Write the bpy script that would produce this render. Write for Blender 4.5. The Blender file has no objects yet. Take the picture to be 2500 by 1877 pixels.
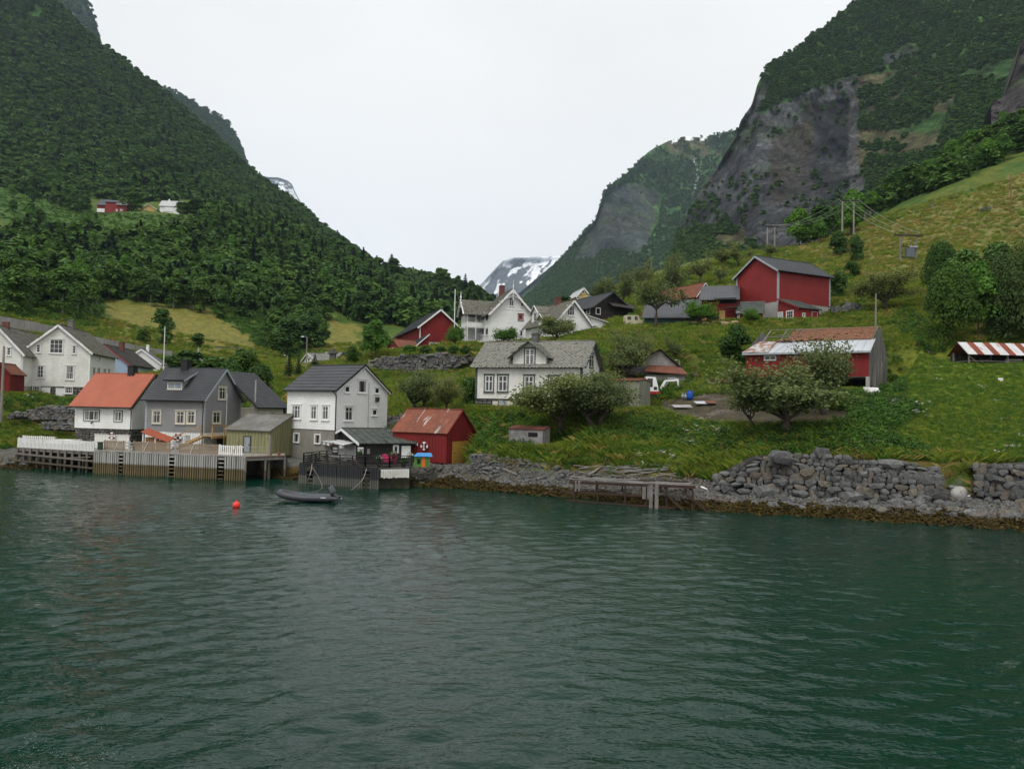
import bpy, math, random
import numpy as np
from math import radians as R, sin, cos, pi
from mathutils import Vector, Matrix

# ------------------------------------------------------------------ camera
scn = bpy.context.scene
COL = scn.collection
CAMH, FPX, PWID, PHEI = 7.0, 1900.0, 2500.0, 1877.0
PITCH, ROLL = R(1.84), R(1.2)
cF = np.array([0.0, cos(PITCH), sin(PITCH)])
_u0 = np.array([0.0, -sin(PITCH), cos(PITCH)]); _r0 = np.array([1.0, 0, 0])
cR = _r0*cos(ROLL) + _u0*sin(ROLL)
cU = _u0*cos(ROLL) - _r0*sin(ROLL)
CP = np.array([0.0, 0.0, CAMH])
cam_d = bpy.data.cameras.new('camera'); cam = bpy.data.objects.new('camera', cam_d); COL.objects.link(cam)
cam_d.sensor_width = 36.0; cam_d.lens = 36.0*FPX/PWID; cam_d.clip_start = 0.5; cam_d.clip_end = 20000
m = Matrix(((cR[0], cU[0], -cF[0], 0), (cR[1], cU[1], -cF[1], 0), (cR[2], cU[2], -cF[2], CAMH), (0, 0, 0, 1)))
cam.matrix_world = m
scn.camera = cam

# ------------------------------------------------------------------ overcast daylight
SUN_EL, SUN_AZ = 58.0, 205.0          # azimuth clockwise from +Y (behind the camera, a little to its left)
world = bpy.data.worlds.new('World'); scn.world = world; world.use_nodes = True
nt = world.node_tree; nt.nodes.clear()
out = nt.nodes.new('ShaderNodeOutputWorld'); bg = nt.nodes.new('ShaderNodeBackground')
sky = nt.nodes.new('ShaderNodeTexSky'); sky.sky_type = 'NISHITA'; sky.sun_disc = False
sky.sun_elevation = R(SUN_EL); sky.sun_rotation = R(SUN_AZ); sky.air_density = 1.0; sky.dust_density = 4.0
hs = nt.nodes.new('ShaderNodeHueSaturation'); hs.inputs['Saturation'].default_value = 0.12
nt.links.new(sky.outputs[0], hs.inputs['Color'])
tc = nt.nodes.new('ShaderNodeTexCoord'); mp = nt.nodes.new('ShaderNodeMapping'); mp.inputs['Scale'].default_value = (1.0, 1.0, 2.2)
nz = nt.nodes.new('ShaderNodeTexNoise'); nz.inputs['Scale'].default_value = 1.6; nz.inputs['Detail'].default_value = 4
rp = nt.nodes.new('ShaderNodeValToRGB')
rp.color_ramp.elements[0].position = 0.36; rp.color_ramp.elements[0].color = (7.45, 7.36, 7.22, 1)
rp.color_ramp.elements[1].position = 0.62; rp.color_ramp.elements[1].color = (8.25, 8.12, 7.95, 1)
nt.links.new(tc.outputs['Generated'], mp.inputs['Vector']); nt.links.new(mp.outputs[0], nz.inputs['Vector']); nt.links.new(nz.outputs['Fac'], rp.inputs[0])
mx = nt.nodes.new('ShaderNodeMix'); mx.data_type = 'RGBA'; mx.inputs[0].default_value = 0.93   # closed cloud cover over the sky
nt.links.new(hs.outputs[0], mx.inputs[6]); nt.links.new(rp.outputs[0], mx.inputs[7]); nt.links.new(mx.outputs[2], bg.inputs[0])
bg.inputs[1].default_value = 0.1
nt.links.new(bg.outputs[0], out.inputs[0])
sd = bpy.data.lights.new('sun', 'SUN'); sd.energy = 1.5; sd.angle = R(22); sd.color = (1.0, 0.97, 0.93)
sun = bpy.data.objects.new('sun', sd); COL.objects.link(sun)
_a, _e = R(SUN_AZ), R(SUN_EL)
sdir = Vector((sin(_a)*cos(_e), cos(_a)*cos(_e), sin(_e)))
sun.rotation_euler = sdir.to_track_quat('Z', 'Y').to_euler(); sun.location = sdir*300
vs = scn.view_settings; vs.view_transform = 'Standard'; vs.look = 'None'; vs.exposure = 0.42; vs.gamma = 1.0; vs.use_curve_mapping = False
scn.render.engine = 'CYCLES'
scn.cycles.max_bounces = 6; scn.cycles.diffuse_bounces = 2; scn.cycles.glossy_bounces = 3; scn.cycles.transmission_bounces = 3; scn.cycles.volume_bounces = 0
scn.cycles.transparent_max_bounces = 6

# ------------------------------------------------------------------ pixel <-> place
def ray(px, py):
    d = cF + cR*((px-PWID/2)/FPX) - cU*((py-PHEI/2)/FPX)
    return d
def P(px, py, Y):
    d = ray(px, py); return CP + d*(Y/d[1])
def PZ(px, py, z):
    d = ray(px, py); return CP + d*((z-CAMH)/d[2])
def proj(p):
    q = np.asarray(p, float) - CP
    f = q@cF
    return (PWID/2 + FPX*(q@cR)/f, PHEI/2 - FPX*(q@cU)/f)
def zat(x, y, py):
    """height z over (x, y) that shows at picture row py"""
    lo, hi = -50.0, 3000.0
    for _ in range(60):
        mid = (lo+hi)/2
        if proj((x, y, mid))[1] > py: lo = mid
        else: hi = mid
    return (lo+hi)/2
def reach(C, d, px):
    """length along the level direction d from C until column px"""
    lo, hi = 0.0, 200.0
    s = 1 if px > proj(C)[0] else -1
    for _ in range(60):
        mid = (lo+hi)/2
        x = proj((C[0]+d[0]*mid, C[1]+d[1]*mid, C[2]))[0]
        if (px-x)*s > 0: lo = mid
        else: hi = mid
    return (lo+hi)/2

# ------------------------------------------------------------------ noise
def _hash(ix, iy, iz, seed):
    h = (ix.astype(np.int64)*374761393 + iy.astype(np.int64)*668265263 + iz.astype(np.int64)*2147483647 + seed*974634777) & 0xffffffff
    h = ((h ^ (h >> 13))*1274126177) & 0xffffffff
    return ((h ^ (h >> 16)) & 0xffff)/65535.0
def vnoise(x, y, z=0.0, seed=0):
    x = np.asarray(x, float); y = np.asarray(y, float); z = np.asarray(z, float)+np.zeros_like(x)
    x0 = np.floor(x); y0 = np.floor(y); z0 = np.floor(z)
    fx = x-x0; fy = y-y0; fz = z-z0
    fx = fx*fx*(3-2*fx); fy = fy*fy*(3-2*fy); fz = fz*fz*(3-2*fz)
    r = 0
    for a in (0, 1):
        for b in (0, 1):
            for c in (0, 1):
                w = (fx if a else 1-fx)*(fy if b else 1-fy)*(fz if c else 1-fz)
                r = r + w*_hash(x0+a, y0+b, z0+c, seed)
    return r
def fbm(x, y, z=0.0, seed=0, o=4, g=0.5):
    r = 0; a = 1; t = 0
    for i in range(o):
        r = r + a*vnoise(np.asarray(x)*2**i, np.asarray(y)*2**i, np.asarray(z)*2**i, seed+i); t += a; a *= g
    return r/t
def sstep(a, b, x):
    t = np.clip((x-a)/(b-a), 0, 1); return t*t*(3-2*t)

# ------------------------------------------------------------------ materials
def _new(name):
    mt = bpy.data.materials.new(name); mt.use_nodes = True
    n = mt.node_tree; n.nodes.clear()
    o = n.nodes.new('ShaderNodeOutputMaterial'); b = n.nodes.new('ShaderNodeBsdfPrincipled')
    n.links.new(b.outputs[0], o.inputs[0]); return mt, n, b, o
def _noise(n, sc, stretch=(1, 1, 1), detail=4, coord='Object'):
    t = n.nodes.new('ShaderNodeTexCoord'); mpp = n.nodes.new('ShaderNodeMapping'); mpp.inputs['Scale'].default_value = stretch
    z = n.nodes.new('ShaderNodeTexNoise'); z.inputs['Scale'].default_value = sc; z.inputs['Detail'].default_value = detail
    n.links.new(t.outputs[coord], mpp.inputs[0]); n.links.new(mpp.outputs[0], z.inputs[0]); return z.outputs['Fac']
def _ramp(n, fac, stops):
    r = n.nodes.new('ShaderNodeValToRGB'); e = r.color_ramp.elements
    while len(e) < len(stops): e.new(0.5)
    for k, (p, c) in enumerate(stops): e[k].position = p; e[k].color = (c[0], c[1], c[2], 1)
    n.links.new(fac, r.inputs[0]); return r.outputs[0]
def _mul(n, a, b, fac=1.0):
    x = n.nodes.new('ShaderNodeMix'); x.data_type = 'RGBA'; x.blend_type = 'MULTIPLY'; x.inputs[0].default_value = fac
    n.links.new(a, x.inputs[6]); n.links.new(b, x.inputs[7]); return x.outputs[2]
def _bump(n, b, h, st, dist):
    k = n.nodes.new('ShaderNodeBump'); k.inputs['Strength'].default_value = st; k.inputs['Distance'].default_value = dist
    n.links.new(h, k.inputs['Height']); n.links.new(k.outputs[0], b.inputs['Normal'])
MATS = {}
def mat(name, c1, c2=None, sc=0.8, st=(1, 1, 1), rough=0.7, lo=0.35, hi=0.65, grain=0.18, gsc=9.0, gst=None, bump=0.3, bd=0.02, c3=None, metal=0.0, spec=0.3, perobj=0.0):
    """patchy two or three colour surface with a fine grain over it"""
    if name in MATS: return MATS[name]
    mt, n, b, o = _new(name)
    c2 = c2 or tuple(x*0.8 for x in c1)
    stops = [(lo, c1), (hi, c2)] if c3 is None else [(lo, c1), ((lo+hi)/2, c2), (hi, c3)]
    col = _ramp(n, _noise(n, sc, st, 5), stops)
    g = _noise(n, gsc, gst or st, 5)
    col = _mul(n, col, _ramp(n, g, [(0.25, (1-grain,)*3), (0.75, (1+grain*0.5,)*3)]))
    if perobj > 0:
        oi = n.nodes.new('ShaderNodeObjectInfo')
        col = _mul(n, col, _ramp(n, oi.outputs['Random'], [(0.0, (1-perobj,)*3), (1.0, (1.0, 1.0, 1.0))]))
    n.links.new(col, b.inputs['Base Color'])
    b.inputs['Roughness'].default_value = rough; b.inputs['Metallic'].default_value = metal
    b.inputs['Specular IOR Level'].default_value = spec
    if bump > 0: _bump(n, b, g, bump, bd)
    MATS[name] = mt; return mt
def leafmat(name, dark, light, sc=0.5, trans=0.3, rnd=0.35, autumn=None):
    if name in MATS: return MATS[name]
    mt, n, b, o = _new(name)
    f = _noise(n, sc, (1, 1, 1), 3)
    st = [(0.3, dark), (0.7, light)]
    if autumn: st = [(0.28, dark), (0.6, light), (0.8, autumn)]
    col = _ramp(n, f, st)
    f2 = _noise(n, sc*9, (1, 1, 1), 2)
    col = _mul(n, col, _ramp(n, f2, [(0.3, (0.72, 0.72, 0.72)), (0.7, (1.2, 1.2, 1.15))]))
    oi = n.nodes.new('ShaderNodeObjectInfo')
    col = _mul(n, col, _ramp(n, oi.outputs['Random'], [(0.0, (1-rnd, 1-rnd*0.85, 1-rnd*0.6)), (0.5, (0.92, 0.95, 0.9)), (1.0, (1.15, 1.08, 0.9))]))
    n.links.new(col, b.inputs['Base Color']); b.inputs['Roughness'].default_value = 0.6; b.inputs['Specular IOR Level'].default_value = 0.15
    tr = n.nodes.new('ShaderNodeBsdfTranslucent'); n.links.new(col, tr.inputs[0])
    ms = n.nodes.new('ShaderNodeMixShader'); ms.inputs[0].default_value = trans
    n.links.new(b.outputs[0], ms.inputs[1]); n.links.new(tr.outputs[0], ms.inputs[2]); n.links.new(ms.outputs[0], o.inputs[0])
    MATS[name] = mt; return mt
def vcolmat(name, rough=0.9, sc=1.5, amt=0.4, bump=0.5, bd=0.1, sc2=None, st=(1, 1, 1)):
    """surface colour painted per vertex, broken up with noise"""
    mt, n, b, o = _new(name)
    a = n.nodes.new('ShaderNodeVertexColor'); a.layer_name = 'col'
    f = _noise(n, sc, st, 6); f2 = _noise(n, sc2 or sc*6, st, 4)
    col = _mul(n, a.outputs[0], _ramp(n, f, [(0.3, (1-amt,)*3), (0.7, (1+amt*0.6,)*3)]))
    col = _mul(n, col, _ramp(n, f2, [(0.3, (1-amt*0.7,)*3), (0.7, (1+amt*0.5, 1+amt*0.5, 1+amt*0.35))]))
    n.links.new(col, b.inputs['Base Color']); b.inputs['Roughness'].default_value = rough; b.inputs['Specular IOR Level'].default_value = 0.15
    _bump(n, b, f2, bump, bd)
    MATS[name] = mt; return mt
def glassmat():
    mt, n, b, o = _new('window_glass')
    b.inputs['Base Color'].default_value = (0.02, 0.022, 0.025, 1); b.inputs['Roughness'].default_value = 0.08; b.inputs['Specular IOR Level'].default_value = 0.6
    return mt

# ------------------------------------------------------------------ mesh building
class MB:
    def __init__(s): s.v = []; s.f = []
    def add(s, vs, fs):
        o = len(s.v); s.v += [tuple(map(float, p)) for p in vs]; s.f += [tuple(i+o for i in f) for f in fs]; return s
    def quad(s, a, b, c, d): return s.add([a, b, c, d], [(0, 1, 2, 3)])
    def tri(s, a, b, c): return s.add([a, b, c], [(0, 1, 2)])
    def box(s, x0, y0, z0, x1, y1, z1):
        return s.add([(x0, y0, z0), (x1, y0, z0), (x1, y1, z0), (x0, y1, z0), (x0, y0, z1), (x1, y0, z1), (x1, y1, z1), (x0, y1, z1)],
                     [(0, 3, 2, 1), (4, 5, 6, 7), (0, 1, 5, 4), (1, 2, 6, 5), (2, 3, 7, 6), (3, 0, 4, 7)])
    def beam(s, p, q, w, h=None, up=(0, 0, 1)):
        h = h or w; p = Vector(p); q = Vector(q); d = (q-p).normalized(); u = Vector(up)
        if abs(d.dot(u)) > 0.98: u = Vector((0, 1, 0))
        a = d.cross(u).normalized()*w/2; b = a.cross(d).normalized()*h/2
        return s.add([p-a-b, p+a-b, p+a+b, p-a+b, q-a-b, q+a-b, q+a+b, q-a+b],
                     [(0, 3, 2, 1), (4, 5, 6, 7), (0, 1, 5, 4), (1, 2, 6, 5), (2, 3, 7, 6), (3, 0, 4, 7)])
    def tube(s, pts, rad, n=8, cap=True):
        pts = [Vector(p) for p in pts]
        if not hasattr(rad, '__len__'): rad = [rad]*len(pts)
        o = len(s.v)
        for i, p in enumerate(pts):
            d = (pts[min(i+1, len(pts)-1)]-pts[max(i-1, 0)]).normalized()
            u = Vector((0, 0, 1)) if abs(d.z) < 0.9 else Vector((1, 0, 0))
            a = d.cross(u).normalized(); b = a.cross(d)
            for k in range(n):
                t = 2*pi*k/n; s.v.append(tuple(p+(a*cos(t)+b*sin(t))*rad[i]))
        for i in range(len(pts)-1):
            for k in range(n):
                k2 = (k+1) % n; s.f.append((o+i*n+k, o+i*n+k2, o+(i+1)*n+k2, o+(i+1)*n+k))
        if cap:
            s.f.append(tuple(o+k for k in range(n))); s.f.append(tuple(o+(len(pts)-1)*n+k for k in reversed(range(n))))
        return s
    def lathe(s, prof, n=14, c=(0, 0, 0)):
        o = len(s.v)
        for (r, z) in prof:
            for k in range(n): s.v.append((c[0]+r*cos(2*pi*k/n), c[1]+r*sin(2*pi*k/n), c[2]+z))
        for i in range(len(prof)-1):
            for k in range(n):
                k2 = (k+1) % n; s.f.append((o+i*n+k, o+i*n+k2, o+(i+1)*n+k2, o+(i+1)*n+k))
        return s
    def ball(s, c, r, n=10, sz=1.0):
        return s.lathe([(max(r*sin(pi*i/6), 0.001), -r*sz*cos(pi*i/6)) for i in range(7)], n, c)
    def mesh(s, name):
        me = bpy.data.meshes.new(name); me.from_pydata(s.v, [], s.f); me.update(); return me
    def build(s, name, mt, parent=None, loc=None, smooth=False, rot=None):
        me = s.mesh(name)
        if mt: me.materials.append(mt)
        if smooth: me.polygons.foreach_set('use_smooth', [True]*len(me.polygons))
        return link(name, me, parent, loc, rot)
def link(name, me, parent=None, loc=None, rot=None):
    o = bpy.data.objects.new(name, me); COL.objects.link(o)
    if loc is not None: o.location = tuple(float(x) for x in loc)
    if rot is not None: o.rotation_euler = rot
    if parent: o.parent = parent
    return o
def tag(o, label, cat, group=None):
    o['label'] = label; o['category'] = cat
    if group: o['group'] = group
    return o
def thing(name, label, cat, loc, rz=0.0, group=None):
    o = bpy.data.objects.new(name, None); COL.objects.link(o); o.empty_display_size = 0.2
    o.location = tuple(float(x) for x in loc); o.rotation_euler = (0, 0, rz)
    return tag(o, label, cat, group)
def struct(o): o['kind'] = 'structure'; return o
def stuff(o): o['kind'] = 'stuff'; return o
def npmesh(name, V, F, mt=None, smooth=False, colr=None):
    """numpy vertices and equal-sized faces"""
    V = np.asarray(V, np.float32); F = np.asarray(F, np.int32)
    me = bpy.data.meshes.new(name); me.vertices.add(len(V)); me.vertices.foreach_set('co', V.ravel())
    k = F.shape[1]; me.loops.add(F.size); me.loops.foreach_set('vertex_index', F.ravel())
    me.polygons.add(len(F)); me.polygons.foreach_set('loop_start', np.arange(0, F.size, k, dtype=np.int32))
    me.polygons.foreach_set('loop_total', np.full(len(F), k, np.int32))
    if smooth: me.polygons.foreach_set('use_smooth', np.ones(len(F), bool))
    me.update(calc_edges=True)
    if colr is not None:
        ca = me.color_attributes.new('col', 'FLOAT_COLOR', 'POINT')
        c4 = np.ones((len(V), 4), np.float32); c4[:, :3] = colr; ca.data.foreach_set('color', c4.ravel())
    if mt: me.materials.append(mt)
    return me
def gridfaces(ny, nx):
    i = np.arange(ny-1)[:, None]*nx + np.arange(nx-1)[None, :]
    return np.stack([i, i+1, i+nx+1, i+nx], -1).reshape(-1, 4)
def scatter(name, pts, rot, scl, protos, idx):
    """one object that spreads copies of a few small meshes over points (ground cover and far woods only)"""
    pts = np.asarray(pts, np.float32); N = len(pts)
    me = bpy.data.meshes.new(name); me.vertices.add(N); me.vertices.foreach_set('co', pts.ravel())
    a = me.attributes.new('rot', 'FLOAT_VECTOR', 'POINT'); a.data.foreach_set('vector', np.asarray(rot, np.float32).ravel())
    a = me.attributes.new('scl', 'FLOAT_VECTOR', 'POINT'); a.data.foreach_set('vector', np.asarray(scl, np.float32).ravel())
    a = me.attributes.new('idx', 'INT', 'POINT'); a.data.foreach_set('value', np.asarray(idx, np.int32))
    o = link(name, me); g = bpy.data.node_groups.new(name, 'GeometryNodeTree')
    g.interface.new_socket('Geometry', in_out='INPUT', socket_type='NodeSocketGeometry')
    g.interface.new_socket('Geometry', in_out='OUTPUT', socket_type='NodeSocketGeometry')
    gi = g.nodes.new('NodeGroupInput'); go = g.nodes.new('NodeGroupOutput'); jn = g.nodes.new('GeometryNodeJoinGeometry')
    def attr(nm, ty):
        q = g.nodes.new('GeometryNodeInputNamedAttribute'); q.data_type = ty; q.inputs['Name'].default_value = nm
        return [s for s in q.outputs if s.enabled and s.name == 'Attribute'][0]
    rr, sc, ii = attr('rot', 'FLOAT_VECTOR'), attr('scl', 'FLOAT_VECTOR'), attr('idx', 'INT')
    for k, pr in enumerate(protos):
        ip = g.nodes.new('GeometryNodeInstanceOnPoints'); oi = g.nodes.new('GeometryNodeObjectInfo'); oi.inputs[0].default_value = pr
        oi.transform_space = 'ORIGINAL'
        cm = g.nodes.new('FunctionNodeCompare'); cm.data_type = 'INT'; cm.operation = 'EQUAL'
        ai = [s for s in cm.inputs if s.enabled and s.name == 'A'][0]; bi = [s for s in cm.inputs if s.enabled and s.name == 'B'][0]
        g.links.new(ii, ai); bi.default_value = k
        g.links.new(cm.outputs[0], ip.inputs['Selection']); g.links.new(gi.outputs[0], ip.inputs['Points'])
        g.links.new([s for s in oi.outputs if s.name == 'Geometry'][0], ip.inputs['Instance'])
        g.links.new(rr, ip.inputs['Rotation']); g.links.new(sc, ip.inputs['Scale']); g.links.new(ip.outputs[0], jn.inputs[0])
    g.links.new(jn.outputs[0], go.inputs[0])
    md = o.modifiers.new('spread', 'NODES'); md.node_group = g
    return stuff(o)
# ------------------------------------------------------------------ terrain
RS = np.random.RandomState(7)
CTRL = [ # picture column, row, distance
 # shore and bank, right to left
 (2700,1310,47),(2500,1285,49.5),(2230,1262,52),(1950,1245,55),(1600,1230,58.5),(1300,1195,65.5),(1150,1187,68),(980,1180,71),
 (2700,1135,57),(2500,1128,56.5),(2300,1122,57.5),(2120,1115,58.5),(1950,1104,60),(1860,1112,60.5),(1780,1140,61.5),(1660,1160,62),(1500,1145,64),(1400,1140,66),(1300,1132,68),(1200,1110,70),(1130,1118,72),
 (2700,1010,68),(2450,1040,64),(2300,1005,68),(2150,1030,65),(1950,1062,64),(2050,1000,70),(1850,1060,66),(1750,1090,65),(1650,1060,70),(1560,1070,70),(1450,1070,70),(1380,1060,72),(1250,1062,73.5),(1180,1060,74),
 (2700,880,85),(2480,900,83),(2250,905,84),(2150,950,79),(2000,960,80),(1850,962,80),(1750,975,80),(1650,985,80),(1560,1000,80),(1480,1000,80),(1419,1000,79),(1290,1000,81),(1160,1000,83),(1100,1010,84),
 (2700,780,105),(2450,800,102),(2250,800,102),(2150,830,100),(1900,860,100),(1800,870,100),(1700,885,97),(1650,925,92),(1550,940,92),(1500,870,98),(1430,860,98),(1300,880,100),(1150,905,104),
 (2600,740,118),(2350,735,120),(2200,755,117),(2060,768,118),(1960,788,116),(1880,790,114),(1800,790,116),(1700,800,116),(1600,815,116),(1500,815,115),(1400,830,112),(1330,850,112),
 (1750,785,122),(1560,795,126),(1470,800,126),(1400,812,128),(1300,840,134),(1200,842,134),(1150,848,132),(1100,860,129),(1000,866,129),(930,868,129),
 (1150,925,118),(1000,925,120),(930,920,121),(860,915,122),(1050,970,98),(1000,1010,90),(960,1060,80),(900,1050,86),(1080,1050,78),
 (1000,850,150),(1130,850,150),(1060,840,180),(930,860,165),(880,880,160),(760,900,170),
 (2200,640,150),(2450,650,148),(2700,640,150),(2000,700,150),(1800,700,160),(1700,730,150),(1600,745,150),(1500,760,150),(1420,785,150),
 (2700,390,215),(2500,440,205),(2350,490,200),(2200,545,200),(2050,595,205),(1911,614,210),(1800,622,212),(1700,635,215),(1600,662,215),(1520,692,215),(1440,740,215),
 (2700,230,330),(2500,310,330),(2350,400,310),(2200,490,290),(2080,555,270),(1950,640,300),(1800,680,300),(1600,740,300),(1440,800,300),
 (2700,250,480),(2500,360,480),(2300,500,450),(2100,620,430),(1950,690,400),(1800,730,420),(1600,790,440),(1400,830,440),(1950,605,245),(1800,632,240),(2200,700,600),(2500,600,600),
 (1300,805,220),(1200,810,260),(1100,800,330),(1250,790,450),(1100,770,600),(1300,780,680),
 # left side
 (830,1120,80),(760,1125,79),(700,1120,80),(640,1120,81),(560,1100,82),(450,1092,82),(330,1080,86),(200,1080,88),(100,1085,88),(0,1090,88),(-200,1100,88),
 (650,1010,98),(580,1010,98),(620,950,120),(560,1000,100),(690,910,140),(850,950,115),(800,1020,90),
 (450,960,115),(350,960,112),(217,972,111),(57,972,110),(-60,970,110),(-200,970,110),(230,1000,100),(100,1010,98),(0,1015,98),(150,1052,90),(0,1050,92),
 (390,905,150),(270,905,140),(100,900,140),(0,890,140),(-200,880,140),
 (-200,770,175),(0,795,175),(120,820,175),(250,848,178),(400,868,180),(520,885,185),(650,885,195),(700,885,200),
 (300,815,205),(450,830,215),(560,850,220),(640,872,215),
 (0,720,215),(-200,700,215),(130,735,225),(260,742,280),(340,735,290),(500,762,295),(620,830,260),(700,870,240),
 (560,730,330),(700,790,320),(860,820,280),(790,770,330),(800,810,300),(900,830,300),(960,840,240),
 (0,610,330),(-200,590,330),(200,640,350),(400,660,360),(600,650,400),(800,700,420),(950,760,420),(1080,790,420),
 (0,520,480),(-200,500,480),(150,540,480),(290,524,500),(400,520,500),(480,550,490),(600,570,520),(800,640,540),(1000,730,540),
 (-200,420,700),(0,430,690),(110,478,640),(200,522,560),(300,505,620),(400,500,620),(600,520,680),(800,600,680),(1000,700,680),(1150,760,680),
]
cu, cl, cs = [], [], []
for (px, py, Y) in CTRL:
    p = P(px, py, Y); cu.append(p[0]/Y); cl.append(math.log(Y)); cs.append((p[2]-CAMH)/Y)
cu = np.array(cu); cl = np.array(cl)*0.62; cs = np.array(cs)
def _phi(r): return r
K = _phi(np.hypot(cu[:, None]-cu[None, :], cl[:, None]-cl[None, :])) - np.eye(len(cu))*0.0015
A = np.block([[K, np.stack([np.ones_like(cu), cu, cl], 1)], [np.stack([np.ones_like(cu), cu, cl], 0), np.zeros((3, 3))]])
W = np.linalg.solve(A, np.concatenate([cs, [0, 0, 0]]))
def rbf(u, Y):
    l = np.log(Y)*0.62; sh = u.shape; u = u.ravel(); l = l.ravel(); r = np.zeros_like(u)
    for a in range(0, len(u), 20000):
        uu = u[a:a+20000]; ll = l[a:a+20000]
        r[a:a+20000] = np.hypot(uu[:, None]-cu, ll[:, None]-cl)@W[:-3] + W[-3] + W[-2]*uu + W[-1]*ll
    return r.reshape(sh)
SH = [(-300,1150),(0,1143),(50,1145),(230,1140),(620,1155),(700,1172),(760,1165),(930,1180),(1000,1186),(1150,1193),(1300,1206),(1450,1218),(1600,1236),(1800,1250),(1950,1258),(2230,1276),(2500,1294),(2800,1312)]
_sx, _sy = [], []
for (px, py) in SH:
    p = PZ(px, py, 0.0); _sx.append(p[0]/p[1]); _sy.append(p[1])
def yshore(u): return np.interp(u, _sx, _sy)
# offset of the masonry sea walls behind the waterline, and height of the shingle bank at their foot
def wallmask(u):
    a = sstep(P(1760, 0, 60)[0]/60, P(1850, 0, 60)[0]/60, u)
    b = sstep(P(1130, 0, 68)[0]/68, P(1160, 0, 68)[0]/68, u)*(1-sstep(P(1370, 0, 68)[0]/68, P(1420, 0, 68)[0]/68, u))
    return np.maximum(a, b)
NU, NY = 460, 420
gu = np.linspace(-0.86, 0.86, NU); gy = np.exp(np.linspace(math.log(42.0), math.log(720.0), NY))
U, YY = np.meshgrid(gu, gy)
Zt = CAMH + rbf(U, YY)*YY
Xw = U*YY
Zt += (fbm(Xw*0.25, YY*0.25, 0, 3, 4)-0.5)*np.clip(YY/90, 0.5, 5)*0.7
D = YY - yshore(U)
bank = np.where(D < 0, D*0.45, np.where(D < 3.8, D*0.30, 1.15+(D-3.8)*0.9))
wm = wallmask(U)
bank_wall = np.where(D < 0, D*0.45, np.where(D < 4.2, D*0.36, 1.5+(D-4.2)*5.0))
prof = bank*(1-wm) + bank_wall*wm
Zt = np.minimum(Zt, prof + (fbm(Xw*0.8, YY*0.8, 0, 9, 3)-0.5)*0.35)
Zt = np.maximum(Zt, -3.0)
def pad(c, th, Lx=None, Ly=None, pxR=None, pxL=None, dz=0.0, mg=0.8, fall=3.0, only=None):
    """level the ground under and just around a building"""
    global Zt
    C = P(*c); th = R(th); dx = np.array([cos(th), sin(th), 0]); dy = np.array([-sin(th), cos(th), 0])
    Lx = Lx or reach(C, dx, pxR); Ly = Ly or reach(C, dy, pxL)
    a = (Xw-C[0])*dx[0]+(YY-C[1])*dx[1]; b = (Xw-C[0])*dy[0]+(YY-C[1])*dy[1]
    d = np.maximum(np.maximum(-mg-a, a-Lx-mg), np.maximum(-mg-b, b-Ly-mg)); w = 1-sstep(0, fall, d)
    t = C[2]+dz; Z2 = Zt*(1-w)+t*w
    if only == 'cut': Z2 = np.minimum(Z2, Zt)
    if only == 'fill': Z2 = np.maximum(Z2, Zt)
    Zt = Z2
for a_ in [((216,974,112),102,None,None,277,57,-0.2),((52,944,107),102,13,None,None,-75,-1.0),((62,880,128),102,7,8,None,None,-1),((23,966,98),100,4,None,None,-30,0),
    ((314,940,135),97,None,8.4,372,None,0),((391,938,150),105,8,7,None,None,0),((1419,1004,78),69,None,None,1462,1160,-0.1),((1023,852,150),19,None,None,1122,966,-1.0),
    ((972,874,140),40,None,None,1020,948,-0.5),((1197,838,140),17,None,None,1297,1170,-0.8),((1356,822,124),24,None,None,1438,1283,-0.6),((1447,800,137),27,None,None,1532,1362,-0.5),
    ((1899,783,120),27,None,None,2026,1797,-0.1),((1951,784,115.5),27,None,3,1999,None,0),((1801,786,118),-10,None,3,1862,None,0),((1712,792,121),-16,None,9,1799,None,0),((1573,800,124),-13,None,10,1716,None,0),
    ((1700,752,140),30,None,None,1738,1592,-0.5),((1578,950,92),-10,None,7,1672,None,-0.1),((1560,1006,81),60,3.2,None,None,1494,0),((1326,1096,70.5),62,None,None,1341,1243,-0.1),
    ((2362,893,88),2,13,3.2,None,None,-0.15),((497,885,215),20,None,9,580,None,0),((775,905,175),25,None,None,830,732,0),((800,895,200),15,None,9,850,None,0),((821,900,160),12,None,8,853,None,0)]:
    pad(a_[0], a_[1], a_[2], a_[3], a_[4], a_[5], a_[6])
pad((2121,950,82), 57, pxR=2163, pxL=1821, dz=-0.15, mg=1.5, fall=2.5); pad((2100,958,79), 57, Lx=3, pxL=1830, dz=-0.1, mg=1.0, fall=3, only='cut')
for (c_, th_, Lx_, Ly_) in (((320,1078,84),76,6.3,9),((496,1092,80.5),77,7,8.5),((656,1116,77.5),70,7,5),((818,1117,77.5),57,8,8),((884,1128,70.5),27,5.5,4.5),((1089,1131,71.5),63,5,7)): pad(c_, th_, Lx_, Ly_, dz=-0.25, mg=0.2, fall=1.6, only=None)
pad((230,520,537), 3, Lx=66, Ly=14, dz=-0.5, mg=1, fall=14, only='cut')
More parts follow.
